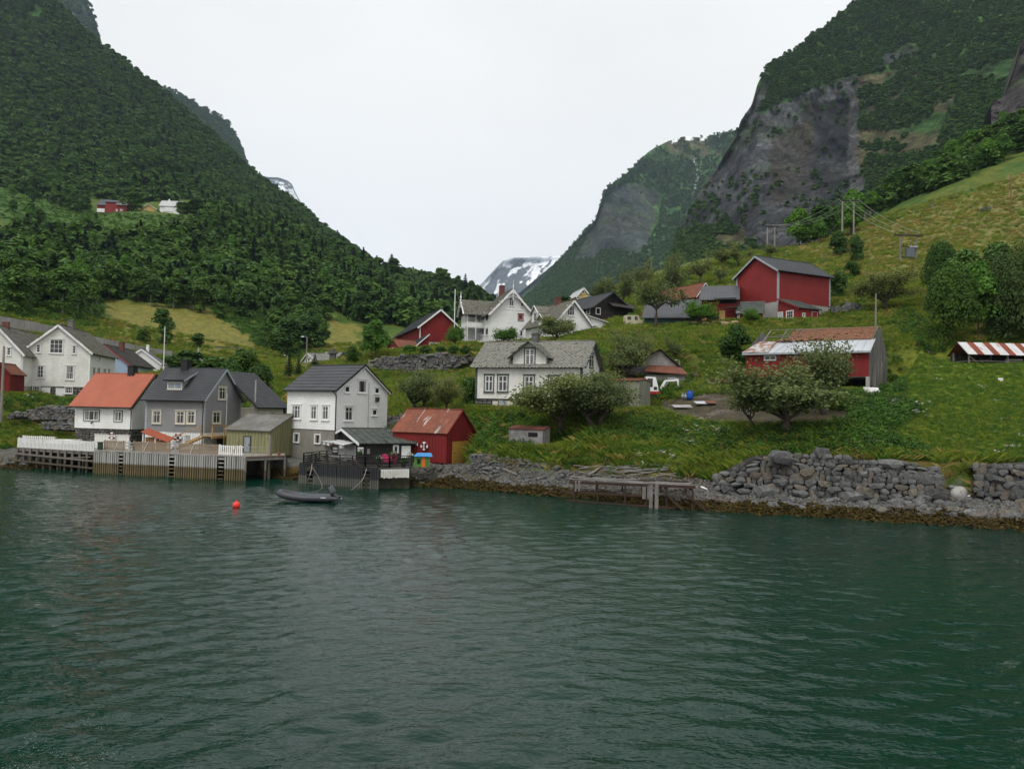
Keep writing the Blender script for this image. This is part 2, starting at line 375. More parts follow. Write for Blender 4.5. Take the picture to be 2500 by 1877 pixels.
# hold the terrace behind the retaining wall and the lawn behind the sea walls up to the coping
def ground(x, y):
    """terrain height at a place"""
    x = np.asarray(x, float); y = np.asarray(y, float)
    fu = np.clip((x/y-gu[0])/(gu[1]-gu[0]), 0, NU-1.001); fy = np.clip((np.log(y)-math.log(42.0))/(math.log(720/42.0)/(NY-1)), 0, NY-1.001)
    a = fu.astype(int); b = fy.astype(int); fa = fu-a; fb = fy-b
    return Zt[b, a]*(1-fa)*(1-fb)+Zt[b, a+1]*fa*(1-fb)+Zt[b+1, a]*(1-fa)*fb+Zt[b+1, a+1]*fa*fb
_Ys = np.exp(np.linspace(math.log(44.0), math.log(715.0), 1500))
def hit(px, py, ymin=44.0):
    """where the sight line of a picture point first meets the terrain"""
    d = ray(px, py); Ys = _Ys[_Ys > ymin]; X = d[0]/d[1]*Ys; Z = CAMH+d[2]/d[1]*Ys
    g = ground(X, Ys); k = np.where(g >= Z)[0]
    if len(k) == 0: k = [np.argmin(Z-g)]
    k = k[0]; return np.array([X[k], Ys[k], float(g[k])])
def near(x, y): return np.array([x, y, float(ground(x, y))])

# ---- what grows or lies where (colour of the ground itself)
def inpoly(X, Y, poly):
    r = np.zeros(X.shape, bool); n = len(poly)
    for i in range(n):
        x1, y1 = poly[i]; x2, y2 = poly[(i+1) % n]
        c = ((y1 > Y) != (y2 > Y)) & (X < (x2-x1)*(Y-y1)/((y2-y1) or 1e-9)+x1); r ^= c
    return r
q = np.stack([Xw, YY, Zt-CAMH], -1); ff = q@cF
PX = PWID/2+FPX*(q@cR)/ff; PY = PHEI/2-FPX*(q@cU)/ff
jx = PX+(fbm(Xw*0.15, YY*0.15, 0, 21, 4)-0.5)*60; jy = PY+(fbm(Xw*0.15, YY*0.15, 0, 27, 4)-0.5)*40
def lerp(c, d, m): return c*(1-m[..., None]) + np.array(d)*m[..., None]
n1 = fbm(Xw*0.12, YY*0.12, 0, 31, 5); n2 = fbm(Xw*0.6, YY*0.6, 0, 33, 4); n3 = fbm(Xw*0.04, YY*0.04, 0, 35, 4)
col = np.ones(Xw.shape+(3,))*np.array([0.058, 0.105, 0.016])
col = lerp(col, (0.105, 0.125, 0.018), sstep(0.42, 0.62, n1))
col = lerp(col, (0.034, 0.075, 0.013), sstep(0.5, 0.66, n2)*0.7)
lawn = inpoly(jx, jy, [(2070,1090),(2070,1000),(2100,930),(2160,860),(2330,840),(2500,900),(2900,900),(2900,1140),(2300,1110)])
col = lerp(col, (0.14, 0.20, 0.02), lawn*0.9*sstep(0.25, 0.6, n2+0.1)); col = lerp(col, (0.15, 0.16, 0.03), lawn*sstep(0.5, 0.62, n1)*0.6)
lawn2 = inpoly(jx, jy, [(540,935),(700,925),(700,990),(560,990)]) | inpoly(jx, jy, [(860,960),(1120,930),(1130,1040),(900,1040)])
col = lerp(col, (0.075, 0.15, 0.015), lawn2*0.8)
straw = inpoly(jx, jy, [(1911,600),(2200,540),(2500,425),(2900,300),(2900,640),(2500,640),(2350,660),(2050,700),(2040,640),(1911,625)])
row = 0.5+0.5*np.sin((YY*0.9+Xw*0.28)*2.2+n2*9)
col = lerp(col, (0.245, 0.205, 0.085), straw*(0.2+0.55*row)*sstep(0.25, 0.5, n2+0.08)); 
sl = inpoly(jx, jy, [(255,735),(500,755),(620,820),(690,900),(560,880),(450,850),(270,835)]) | inpoly(jx, jy, [(780,760),(880,800),(890,850),(800,870),(790,800)])
col = lerp(col, (0.21, 0.18, 0.045), sl*(0.4+0.5*row))
orch = inpoly(jx, jy, [(1330,850),(1600,800),(1800,800),(1820,900),(1600,940),(1500,870),(1400,840)])
col = lerp(col, (0.125, 0.115, 0.025), orch*0.45*sstep(0.4, 0.6, n1))
dirt = inpoly(jx, jy, [(1545,985),(1640,975),(1750,960),(1900,980),(2120,1000),(2100,1040),(1900,1050),(1790,1045),(1700,1040),(1600,1030)])
col = lerp(col, (0.06, 0.043, 0.033), dirt*(0.75+0.25*n2)); col = lerp(col, (0.15, 0.13, 0.11), dirt*sstep(0.62, 0.7, n2)*0.6)
brown = inpoly(jx, jy, [(1340,1110),(1600,1080),(1700,1090),(1900,1075),(1900,1120),(1800,1180),(1600,1170),(1400,1150)]) | inpoly(jx, jy, [(2180,1110),(2800,1130),(2800,1160),(2180,1140)])
col = lerp(col, (0.13, 0.075, 0.03), brown*0.6*sstep(0.35, 0.6, n1))
slope_l = inpoly(jx, jy, [(0,600),(250,720),(240,790),(0,760)])
col = lerp(col, (0.075, 0.05, 0.025), slope_l*0.6)
fern = inpoly(jx, jy, [(-300,380),(0,400),(250,520),(450,530),(450,580),(200,590),(0,540),(-300,500)])
col = lerp(col, (0.055, 0.11, 0.02), fern*0.8); col = lerp(col, (0.04, 0.09, 0.015), fern*sstep(0.45, 0.6, n3)*0.6)
stone = (sstep(0.25, 0.5, Zt)*(1-sstep(1.5, 2.0, Zt)))*(YY < 95)
col = lerp(col, (0.10, 0.10, 0.098), stone*0.95)
weed = (1-sstep(0.5, 0.95, Zt+(n2-0.5)*0.7))*(YY < 95)
col = lerp(col, (0.085, 0.055, 0.010), weed); col = lerp(col, (0.045, 0.028, 0.008), weed*sstep(0.5, 0.6, n2))
col = lerp(col, (0.02, 0.03, 0.02), (1-sstep(-0.6, -0.1, Zt))*(YY < 95))
V = np.stack([Xw, YY, Zt], -1).reshape(-1, 3)
gm = vcolmat('grassy_ground', sc=0.9, amt=0.32, bump=0.8, bd=0.12, sc2=5.0)
struct(link('ground', npmesh('ground', V, gridfaces(NY, NU), gm, True, col.reshape(-1, 3))))

# ------------------------------------------------------------------ mountains
def mountain(name, sky_pts, base_pts, nx, ny, amp, colf, prof=0.8, seed=1, back=0.35, jag=0.0, fr=0.004, mul=1.0):
    sky_pts = [(a, b, c*mul) for a, b, c in sky_pts]; base_pts = [(a, b, c*(1+(mul-1)*0.8)) for a, b, c in base_pts]; fr /= mul
    x0 = sky_pts[0][0]; x1 = sky_pts[-1][0]
    cx = np.linspace(x0, x1, nx); t = np.linspace(0, 1, ny)
    sy = np.interp(cx, [p[0] for p in sky_pts], [p[1] for p in sky_pts]); sY = np.interp(cx, [p[0] for p in sky_pts], [p[2] for p in sky_pts])
    by = np.interp(cx, [p[0] for p in base_pts], [p[1] for p in base_pts]); bY = np.interp(cx, [p[0] for p in base_pts], [p[2] for p in base_pts])
    sy = sy + (fbm(cx*0.03, cx*0, 0, seed, 5)-0.5)*jag
    T, CX = np.meshgrid(t, cx, indexing='ij')
    # slightly below the base so it roots in what stands before it
    PYg = by+(sy-by)*T; Yg = bY+(sY-bY)*(T**prof)
    d = cF[None, None, :] + cR*((CX-PWID/2)/FPX)[..., None] - cU*((PYg-PHEI/2)/FPX)[..., None]
    w0 = CP + d*(Yg/d[..., 1])[..., None]
    big = fbm(w0[..., 0]*fr, w0[..., 2]*fr*0.6, 0, seed+3, 6, 0.55)-0.5
    ver = np.abs(fbm(w0[..., 0]*fr*3, w0[..., 2]*fr*0.5, 0, seed+8, 5, 0.55)-0.5)*2
    hor = np.abs(fbm(w0[..., 0]*fr*0.8, w0[..., 2]*fr*5, 0, seed+11, 5, 0.6)-0.5)*2
    ed = sstep(1.0, 0.93, T)
    Yd = Yg*(1+amp*(big*1.6+ver*0.75+hor*0.15)*ed*sstep(0, 0.05, T))
    w = CP + d*(Yd/d[..., 1])[..., None]
    top = w[-1]; rows = [w]
    for k in range(1, 7):
        f = k/6.0; r = top.copy(); L = top[:, 1]*back
        r[:, 1] += L*f; r[:, 0] += top[:, 0]/top[:, 1]*L*f*0.6; r[:, 2] -= (top[:, 2])*0.55*f*f + L*0.06*f
        rows.append(r[None])
    w = np.concatenate(rows, 0)
    c = colf(w[:ny]/mul, T, CX, PYg, big, ver, hor); c = np.concatenate([c]+[c[-1:]]*6, 0)
    me = npmesh(name, w.reshape(-1, 3), gridfaces(w.shape[0], nx), None, True, np.clip(c, 0, 1).reshape(-1, 3))
    o = struct(link(name, me)); return o, w, T, CX, PYg
def forestcol(w, T, CX, PY, big, ver, hor):
    c = np.ones(w.shape)*np.array([0.03, 0.075, 0.015]); return lerp(c, (0.045, 0.10, 0.02), sstep(0.0, 0.2, big))
SKY_L = [(-420,-420,1350),(-200,-260,1300),(0,-110,1250),(168,29,1220),(245,103,1230),(330,160,1250),(409,217,1280),(470,268,1290),(530,322,1290),(595,385,1280),(660,447,1240),(742,506,1180),(800,556,1120),(850,592,1060),(923,644,980),(988,661,900),(1050,672,820),(1110,692,740),(1162,708,680),(1189,728,640),(1240,765,600)]
BASE_L = [(-420,430,660),(-200,440,640),(0,450,640),(110,492,610),(200,540,545),(290,525,560),(400,525,560),(600,590,500),(800,690,450),(1000,780,430),(1150,800,430),(1240,800,430)]
fm = vcolmat('forest_floor', sc=0.02, amt=0.5, bump=0.6, bd=3.0, sc2=0.15)
SKY_L = [(a, b+8.5*1900/c+(11 if 405 < a < 600 else 0), c) for a, b, c in SKY_L]
mL, wL, TL, CXL, PYL = mountain('forested_mountainside', SKY_L, BASE_L, 260, 150, 0.035, forestcol, 0.75, 5, fr=0.006)
mL.data.materials.append(fm)

# rock and green of the cliffs
def rockmat(name, sc, amt=0.5, crack=0.8):
    mt, n, b, o = _new(name)
    a = n.nodes.new('ShaderNodeVertexColor'); a.layer_name = 'col'
    f = _noise(n, sc, (1, 1, 0.35), 8); f2 = _noise(n, sc*5, (1, 1, 0.6), 6); f3 = _noise(n, sc*1.2, (0.4, 0.4, 3.0), 7)
    c = _mul(n, a.outputs[0], _ramp(n, f, [(0.35, (1-amt,)*3), (0.65, (1+amt*0.9,)*3)]))
    c = _mul(n, c, _ramp(n, f2, [(0.3, (1-amt,)*3), (0.7, (1+amt*0.6,)*3)]))
    c = _mul(n, c, _ramp(n, f3, [(0.38, (0.86,)*3), (0.55, (1.05,)*3)]))
    f4 = _noise(n, sc*2.2, (1, 1, 0.45), 12); c = _mul(n, c, _ramp(n, f4, [(0.44, (1.05,)*3), (0.495, (0.5,)*3), (0.55, (1.05,)*3)]), crack)
    f5 = _noise(n, sc*14, (1, 1, 0.8), 5); c = _mul(n, c, _ramp(n, f5, [(0.35, (0.72,)*3), (0.65, (1.3,)*3)]))
    n.links.new(c, b.inputs['Base Color']); b.inputs['Roughness'].default_value = 0.95; b.inputs['Specular IOR Level'].default_value = 0.1
    _bump(n, b, f4, 1.0, 0.12/sc); MATS[name] = mt; return mt
def cliffcol(green, rock, polys_rock, polys_bare=(), soft=30, snowf=None, streak=0.75, seed=50, marks=()):
    def f(w, T, CX, PY, big, ver, hor):
        nz1 = fbm(w[..., 0]*0.012, w[..., 2]*0.012, w[..., 1]*0.01, seed, 5)
        nz2 = fbm(w[..., 0]*0.05, w[..., 2]*0.02, 0, seed+4, 4)
        X = CX+(nz1-0.5)*soft*4; Y = PY+(nz2-0.5)*soft*2
        c = np.ones(w.shape)*np.array(green); c = lerp(c, tuple(1.6*g for g in green), sstep(0.5, 0.65, nz2)*0.6)
        rk = np.zeros(T.shape)
        for p in polys_rock: rk = np.maximum(rk, inpoly(X, Y, p)*1.0)
        vegl = sstep(0.56, 0.66, fbm(w[..., 0]*0.02, w[..., 2]*0.045, 0, seed+7, 5))
        rc = np.ones(w.shape)*np.array(rock); rc = lerp(rc, tuple(r*0.55 for r in rock), sstep(0.2, 0.6, ver)*streak)
        rc = lerp(rc, tuple(r*1.9 for r in rock), sstep(0.6, 0.72, fbm(w[..., 0]*0.03, w[..., 2]*0.01, 0, seed+9, 4))*0.6)
        rc = lerp(rc, (0.055, 0.055, 0.034), sstep(0.54, 0.64, nz1)*0.4)
        rc = lerp(rc, (0.035, 0.06, 0.02), vegl*0.6)
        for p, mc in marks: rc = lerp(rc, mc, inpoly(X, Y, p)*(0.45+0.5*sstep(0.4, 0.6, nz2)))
        c = c*(1-rk[..., None])+rc*rk[..., None]
        for p in polys_bare:
            b = inpoly(X, Y, p)*1.0*sstep(0.4, 0.55, nz2+0.05); c = lerp(c, (0.082, 0.062, 0.036), b*0.75)
        if snowf is not None: c = snowf(c, w, T, CX, PY, ver, nz1)
        return c
    return f
GR = (0.032, 0.07, 0.018); RK = (0.042, 0.044, 0.046)
# big cliff on the right
SKY_R = [(1600,700,1000),(1640,610,1000),(1665,540,1020),(1700,470,1040),(1745,410,1060),(1790,330,1080),(1801,312,1080),(1807,287,1080),(1835,249,1090),(1850,194,1100),(1869,160,1120),(1928,122,1140),(1974,88,1150),(2037,38,1180),(2079,0,1200),(2200,-110,1230),(2500,-330,1250),(2900,-600,1250)]
BASE_R = [(1600,730,620),(1700,720,600),(1900,700,560),(2100,600,560),(2300,450,560),(2500,320,560),(2900,100,560)]
rk_R = [[(1650,575),(1690,470),(1790,320),(1820,270),(1870,280),(1880,260),(2000,215),(2095,180),(2110,400),(2130,560),(2080,610),(1950,640),(1850,610),(1800,560),(1720,560)],
        [(1790,330),(1835,240),(1850,190),(1875,215),(1850,280)],[(2150,140),(2230,110),(2260,125),(2150,170)]]
bare_R = [[(2090,190),(2200,170),(2350,190),(2300,330),(2250,420),(2150,520),(2110,540),(2100,350)],[(1600,600),(1700,560),(1800,560),(1850,610),(1950,640),(2000,640),(1950,760),(1600,760)]]
SKY_R = [(a, b+5*1900/c, c) for a, b, c in SKY_R]
mR, wR, TR, CXR, PYR = mountain('cliff_mountain', SKY_R, BASE_R, 330, 260, 0.06, cliffcol(GR, RK, rk_R, bare_R, 14, seed=60, marks=[([(1985,230),(2010,400),(1975,520),(2000,600),(2060,560),(2085,430),(2075,300),(2080,230)], (0.020, 0.020, 0.024)), ([(2085,190),(2105,190),(2112,400),(2095,540),(2075,560),(2078,380)], (0.080, 0.084, 0.082)), ([(2010,215),(2085,200),(2080,245),(2010,250)], (0.075, 0.078, 0.08)), ([(1740,470),(1790,400),(1850,300),(1880,300),(1870,420),(1800,500)], (0.085, 0.09, 0.095)), ([(1850,240),(1875,215),(1960,230),(1940,250),(1880,280)], (0.08, 0.083, 0.083)), ([(1800,330),(1840,330),(1810,480),(1780,560),(1740,540)], (0.035, 0.036, 0.042)), ([(1870,330),(1990,300),(1960,480),(1880,500)], (0.052, 0.045, 0.034))]), 0.6, 12, fr=0.007, jag=4)  # first mark puts the shade of an overhung recess into the rock colour
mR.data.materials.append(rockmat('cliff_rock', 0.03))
# middle mountain on the right
SKY_M = [(1150,800,1500),(1240,760,1500),(1300,716,1600),(1340,668,1650),(1367,634,1700),(1400,598,1720),(1415,578,1740),(1454,535,1760),(1462,506,1760),(1474,470,1780),(1483,459,1800),(1523,427,1850),(1545,408,1880),(1581,372,1950),(1632,343,2000),(1668,333,2050),(1715,336,2100),(1791,318,2100),(1900,290,2100),(2000,300,2100)]
BASE_M = [(1150,830,1000),(1300,800,1000),(1500,790,1000),(1700,760,1050),(2000,760,1050)]
def snowM(c, w, T, CX, PY, ver, nz):
    s = (T > 0.982)*sstep(0.5, 0.55, vnoise(CX*0.06, CX*0, 0, 5))*((CX > 1640) & (CX < 1760)); c = lerp(c, (0.7, 0.72, 0.75), s*1.0)
    fall = np.interp(PY, [390,430,470,500,520], [1696,1704,1694,1684,1680])+np.sin(PY*0.25)*1.5
    k = (np.abs(CX-fall) < 1.6)*((PY > 388) & (PY < 485)); return lerp(c, (0.5, 0.52, 0.55), k*0.8)
rk_M = [[(1465,520),(1490,455),(1560,450),(1620,480),(1600,560),(1560,620),(1480,610),(1440,640),(1400,640),(1440,560)]]
bare_M = [[(1600,340),(1720,330),(1760,380),(1640,400)]]
mM, wM, TM, CXM, PYM = mountain('rounded_mountain', SKY_M, BASE_M, 260, 170, 0.05, cliffcol((0.036, 0.08, 0.022), (0.045, 0.056, 0.052), rk_M, bare_M, 14, snowM, seed=80), 0.6, 22, fr=0.004, jag=5, mul=1.4)
mM.data.materials.append(rockmat('mountain_rock', 0.013))
# snow-covered peak at the head of the valley, and the green spur before it
def snowP(c, w, T, CX, PY, ver, nz):
    f = fbm(CX*0.055+PY*0.03, PY*0.05, 0, 92, 5, 0.55)
    s = sstep(0.0, 0.05, f-np.interp(PY, [625, 650, 690, 730], [0.25, 0.44, 0.54, 0.68])); return lerp(c, (0.85, 0.87, 0.9), s)
mP, *_ = mountain('snowy_peak', [(1120,760,3300),(1163,703,3300),(1205,658,3400),(1227,636,3500),(1255,627,3600),(1300,627,3600),(1368,626,3600),(1450,600,3600)], [(1120,800,2700),(1450,800,2700)], 140, 90, 0.05,
    cliffcol((0.07, 0.08, 0.075), (0.075, 0.08, 0.09), [[(1100,800),(1100,600),(1500,600),(1500,800)]], (), 10, snowP, seed=90), 0.8, 32, fr=0.0025, jag=4, mul=2.3)
mP.data.materials.append(rockmat('peak_rock', 0.004, 0.25, 0.2))
mS, *_ = mountain('green_spur', [(1200,790,2100),(1266,716,2100),(1300,688,2150),(1340,655,2200),(1367,634,2200),(1480,560,2200)], [(1200,800,1750),(1480,800,1750)], 80, 60, 0.04,
    cliffcol((0.035, 0.06, 0.022), RK, [], (), 10, seed=95), 0.7, 42, fr=0.004, jag=4, mul=1.9)
mS.data.materials.append(MATS['mountain_rock'])
# cliffs peeping over the left mountainside
mA, wA, *_ = mountain('wooded_cliff', [(-300,-500,1750),(0,-260,1750),(150,-60,1750),(205,-2,1750),(228,35,1750),(236,60,1740),(241,90,1720),(248,150,1700),(262,240,1690)], [(-300,300,1500),(262,300,1500)], 90, 90, 0.03,
    cliffcol((0.035, 0.06, 0.02), RK, [[(170,20),(215,30),(260,60),(270,300),(220,110)]], (), 6, seed=101), 0.8, 52, fr=0.006, jag=3, mul=1.4)
mA.data.materials.append(MATS['mountain_rock'])
mB, wB, *_ = mountain('wooded_shoulder', [(330,190,1900),(405,218,1900),(450,237,1900),(480,258,1900),(510,275,1900),(540,290,1900),(558,305,1900),(572,330,1900),(586,357,1900),(600,395,1880),(620,450,1850)], [(330,420,1600),(620,470,1600)], 90, 70, 0.03,
    cliffcol((0.035, 0.06, 0.02), RK, [[(555,300),(560,330),(590,400),(640,460),(600,340)]], (), 6, seed=103), 0.8, 62, fr=0.006, jag=3, mul=1.5)
mB.data.materials.append(MATS['mountain_rock'])
mC, *_ = mountain('snow_topped_cliff', [(600,420,3200),(655,433,3200),(680,434,3200),(702,441,3200),(713,450,3200),(722,472,3200),(740,505,3150),(770,560,3100)], [(600,560,2800),(770,600,2800)], 80, 60, 0.03,
    cliffcol((0.06, 0.07, 0.07), (0.075, 0.08, 0.09), [[(500,700),(500,300),(900,300),(900,700)]], (), 6, lambda c, w, T, CX, PY, ver, nz: lerp(c, (0.75, 0.78, 0.82), (T > 0.72)*(T < 0.95)*sstep(0.5, 0.56, fbm(CX*0.08, PY*0.25, 0, 8, 4))), seed=105), 0.8, 72, fr=0.003, jag=3, mul=2.2)
mC.data.materials.append(MATS['peak_rock'])
mD, *_ = mountain('distant_snowfield', [(1040,690,3300),(1058,673,3300),(1075,676,3300),(1090,684,3300),(1120,715,3300)], [(1040,760,3000),(1120,760,3000)], 30, 30, 0.02,
    lambda w, T, CX, PY, a, b, c: lerp(np.ones(w.shape)*np.array([0.09, 0.1, 0.12]), (0.7, 0.72, 0.75), (T > 0.6)*sstep(0.5, 0.6, fbm(CX*0.1, PY*0.2, 0, 3, 3))), 0.9, 82, fr=0.003, jag=3, mul=2.2)
mD.data.materials.append(MATS['peak_rock'])
# dark cliff cutting in at the right edge
mE, *_ = mountain('dark_cliff_edge', [(2420,255,520),(2450,235,530),(2462,205,540),(2480,150,560),(2490,110,570),(2520,60,580),(2700,-100,600),(2900,-250,600)], [(2420,330,440),(2900,200,440)], 70, 80, 0.05,
    cliffcol((0.03, 0.05, 0.02), (0.05, 0.046, 0.044), [[(2300,400),(2300,-300),(3000,-300),(3000,400)]], (), 4, seed=110), 0.7, 92, fr=0.02, jag=6)
mE.data.materials.append(rockmat('edge_rock', 0.08))

# ------------------------------------------------------------------ water
def watermesh():
    xs = np.concatenate([-60-np.cumsum(np.geomspace(0.5, 120, 22))[::-1], np.linspace(-60, 60, 560), 60+np.cumsum(np.geomspace(0.5, 120, 22))])
    ys = np.concatenate([10-np.cumsum(np.geomspace(0.3, 100, 20))[::-1], 10+np.cumsum(np.geomspace(0.09, 0.34, 420)), [112, 125]])
    X, Y = np.meshgrid(xs, ys); h = np.zeros_like(X); r = np.random.RandomState(3)
    wx = (fbm(X*0.05, Y*0.05, 0, 4, 3)-0.5)*6; wy = (fbm(X*0.05+9, Y*0.05, 0, 6, 3)-0.5)*6
    for k in range(34):
        lam = r.uniform(0.42, 1.7); th = r.normal(1.75, 0.55); a = 0.0044*lam; kx, ky = cos(th)*2*pi/lam, sin(th)*2*pi/lam
        h += a*np.sin((X+wx)*kx+(Y+wy)*ky+r.uniform(0, 6.28))
    h *= 0.5+0.9*fbm(X*0.06, Y*0.09, 0, 15, 3)
    fade = ((X > -62) & (X < 62))*sstep(8, 12, Y)
    V = np.stack([X, Y, h*fade], -1).reshape(-1, 3)
    return npmesh('water', V, gridfaces(len(ys), len(xs)), None, True)
wme = watermesh()
mt, n, b, o = _new('fjord_water')
f = _noise(n, 0.035, (1, 1, 1), 3)
c = _ramp(n, f, [(0.3, (0.0009, 0.018, 0.011)), (0.7, (0.0015, 0.027, 0.016))])
n.links.new(c, b.inputs['Base Color']); b.inputs['Roughness'].default_value = 0.02; b.inputs['IOR'].default_value = 1.333; b.inputs['Specular IOR Level'].default_value = 0.38
t = n.nodes.new('ShaderNodeTexCoord'); mpp = n.nodes.new('ShaderNodeMapping'); mpp.inputs['Scale'].default_value = (0.55, 1.0, 1.0); mpp.inputs['Rotation'].default_value = (0, 0, -0.22)
z1 = n.nodes.new('ShaderNodeTexNoise'); z1.inputs['Scale'].default_value = 4.4; z1.inputs['Detail'].default_value = 3; z1.inputs['Roughness'].default_value = 0.55
n.links.new(t.outputs['Object'], mpp.inputs[0]); n.links.new(mpp.outputs[0], z1.inputs[0])
_bump(n, b, z1.outputs['Fac'], 1.0, 0.048)
wme.materials.append(mt)
struct(link('water', wme))
# ------------------------------------------------------------------ haze
mb = MB(); mb.box(-5200, -330, -4.5, 5200, 12500, 2900)
mt = bpy.data.materials.new('valley_haze'); mt.use_nodes = True; n = mt.node_tree; n.nodes.clear()
o = n.nodes.new('ShaderNodeOutputMaterial'); v = n.nodes.new('ShaderNodeVolumePrincipled')
v.inputs['Color'].default_value = (0.62, 0.80, 1.0, 1); v.inputs['Density'].default_value = 0.000045; v.inputs['Anisotropy'].default_value = 0.0
n.links.new(v.outputs[0], o.inputs['Volume'])
stuff(mb.build('haze', mt))
# ------------------------------------------------------------------ building kit
glass = glassmat()
white = mat('white_paint', (0.78, 0.79, 0.78), (0.66, 0.67, 0.65), 0.5, lo=0.35, hi=0.75, grain=0.10, gsc=5, rough=0.55, bump=0.1)
white_old = mat('weathered_white_paint', (0.74, 0.74, 0.70), (0.55, 0.55, 0.50), 0.7, lo=0.35, hi=0.8, grain=0.16, gsc=6, rough=0.7, bump=0.2)
offwhite = mat('cream_paint', (0.62, 0.60, 0.50), (0.5, 0.48, 0.4), 0.6, grain=0.12)
greywall = mat('grey_paint', (0.235, 0.24, 0.24), (0.20, 0.205, 0.205), 0.5, grain=0.08, rough=0.6, bump=0.1)
redwall = mat('red_paint', (0.20, 0.014, 0.014), (0.155, 0.012, 0.012), 0.6, grain=0.16, rough=0.7, st=(1, 1, 0.5))
redold = mat('faded_red_paint', (0.19, 0.02, 0.018), (0.13, 0.02, 0.017), 0.8, grain=0.3, gsc=7, rough=0.85, st=(1, 1, 0.2))
redbarn = mat('barn_red_paint', (0.225, 0.022, 0.02), (0.185, 0.018, 0.017), 0.4, grain=0.12, rough=0.7)
blackwood = mat('black_stained_wood', (0.018, 0.018, 0.018), (0.03, 0.028, 0.026), 0.9, grain=0.3, rough=0.8)
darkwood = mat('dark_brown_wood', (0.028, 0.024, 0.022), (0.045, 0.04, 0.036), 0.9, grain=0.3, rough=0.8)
olive = mat('faded_olive_paint', (0.27, 0.27, 0.135), (0.19, 0.19, 0.10), 0.8, st=(1, 1, 0.15), grain=0.35, gsc=6, gst=(1, 1, 0.08), rough=0.85, lo=0.3, hi=0.7)
greywood = mat('silvered_wood', (0.26, 0.25, 0.235), (0.15, 0.145, 0.135), 0.9, st=(1, 1, 0.25), grain=0.35, gsc=9, gst=(1, 1, 0.15), rough=0.9)
greywood_h = mat('silvered_boards', (0.30, 0.29, 0.285), (0.20, 0.195, 0.19), 1.2, grain=0.3, gsc=9, gst=(0.3, 0.3, 3), rough=0.9)
newwood = mat('fresh_timber', (0.42, 0.27, 0.11), (0.34, 0.21, 0.085), 1.5, grain=0.2, rough=0.7)
palewood = mat('pale_timber', (0.31, 0.25, 0.18), (0.24, 0.19, 0.14), 1.5, grain=0.2, rough=0.8)
bluewall = mat('pale_blue_paint', (0.33, 0.42, 0.55), (0.28, 0.36, 0.47), 0.5, grain=0.1)
tealwall = mat('grey_green_paint', (0.36, 0.43, 0.44), (0.3, 0.36, 0.37), 0.5, grain=0.1)
teal = mat('dark_teal_paint', (0.03, 0.09, 0.085), (0.025, 0.07, 0.065), 0.8, grain=0.2)
yellow = mat('yellow_paint', (0.55, 0.38, 0.12), (0.48, 0.33, 0.11), 0.5, grain=0.1)
ochre = mat('ochre_paint', (0.42, 0.25, 0.045), (0.33, 0.2, 0.04), 1.0, grain=0.2)
green = mat('dark_green_paint', (0.055, 0.085, 0.07), (0.07, 0.1, 0.08), 1.5, grain=0.15)
dgreen = mat('deep_green_paint', (0.02, 0.045, 0.03), (0.03, 0.05, 0.035), 1.5, grain=0.15)
pinkred = mat('rose_red_trim', (0.30, 0.07, 0.08), (0.25, 0.06, 0.07), 1.5, grain=0.15)
black = mat('black_paint', (0.015, 0.015, 0.016), (0.02, 0.02, 0.02), 1.5, grain=0.15, rough=0.45)
lgrey = mat('light_grey_trim', (0.34, 0.38, 0.40), (0.29, 0.32, 0.34), 1.0, grain=0.12)
concrete = mat('rendered_concrete', (0.27, 0.265, 0.235), (0.19, 0.185, 0.16), 0.35, st=(1, 1, 0.6), lo=0.3, hi=0.7, grain=0.18, gsc=2.2, rough=0.9, c3=(0.235, 0.225, 0.19))
concrete2 = mat('pale_concrete', (0.36, 0.36, 0.34), (0.28, 0.28, 0.26), 0.5, grain=0.15, gsc=3, rough=0.9)
tile_black = mat('dark_glazed_tiles', (0.028, 0.031, 0.036), (0.042, 0.046, 0.052), 0.7, grain=0.2, rough=0.42, spec=0.5)
tile_brown = mat('brown_black_tiles', (0.03, 0.026, 0.024), (0.05, 0.042, 0.036), 0.9, grain=0.3, rough=0.7)
roof_grey = mat('grey_roof_sheet', (0.062, 0.067, 0.075), (0.048, 0.052, 0.058), 0.3, grain=0.2, gsc=2.5, rough=0.55)
roof_felt = mat('weathered_felt', (0.045, 0.055, 0.052), (0.075, 0.085, 0.075), 0.7, st=(1, 1, 1), grain=0.35, gsc=3, rough=0.85, c3=(0.05, 0.055, 0.05))
orange = mat('orange_roof_metal', (0.36, 0.10, 0.052), (0.31, 0.085, 0.045), 0.5, grain=0.08, rough=0.55)
eternit = mat('lichened_sheet', (0.19, 0.185, 0.175), (0.13, 0.13, 0.12), 0.6, grain=0.25, gsc=4, rough=0.9, c3=(0.15, 0.15, 0.09), lo=0.35, hi=0.75)
slate = mat('lichened_slate', (0.085, 0.085, 0.078), (0.29, 0.285, 0.26), 3.2, grain=0.4, gsc=12, rough=0.85, lo=0.35, hi=0.62, c3=(0.17, 0.17, 0.12), perobj=0.1)
slate_dk = mat('mossy_slate', (0.10, 0.098, 0.088), (0.17, 0.165, 0.14), 1.2, grain=0.4, gsc=8, rough=0.9, c3=(0.11, 0.105, 0.06))
brick_m = mat('red_brick', (0.17, 0.07, 0.05), (0.12, 0.05, 0.04), 3, grain=0.3, rough=0.9)
grey_stone = mat('masonry_grey', (0.26, 0.255, 0.24), (0.16, 0.157, 0.148), 1.5, grain=0.4, gsc=6, rough=0.95, c3=(0.20, 0.19, 0.17), perobj=0.45)
steel = mat('galvanised_steel', (0.33, 0.35, 0.37), (0.26, 0.27, 0.29), 1.5, grain=0.15, rough=0.45, metal=0.3)
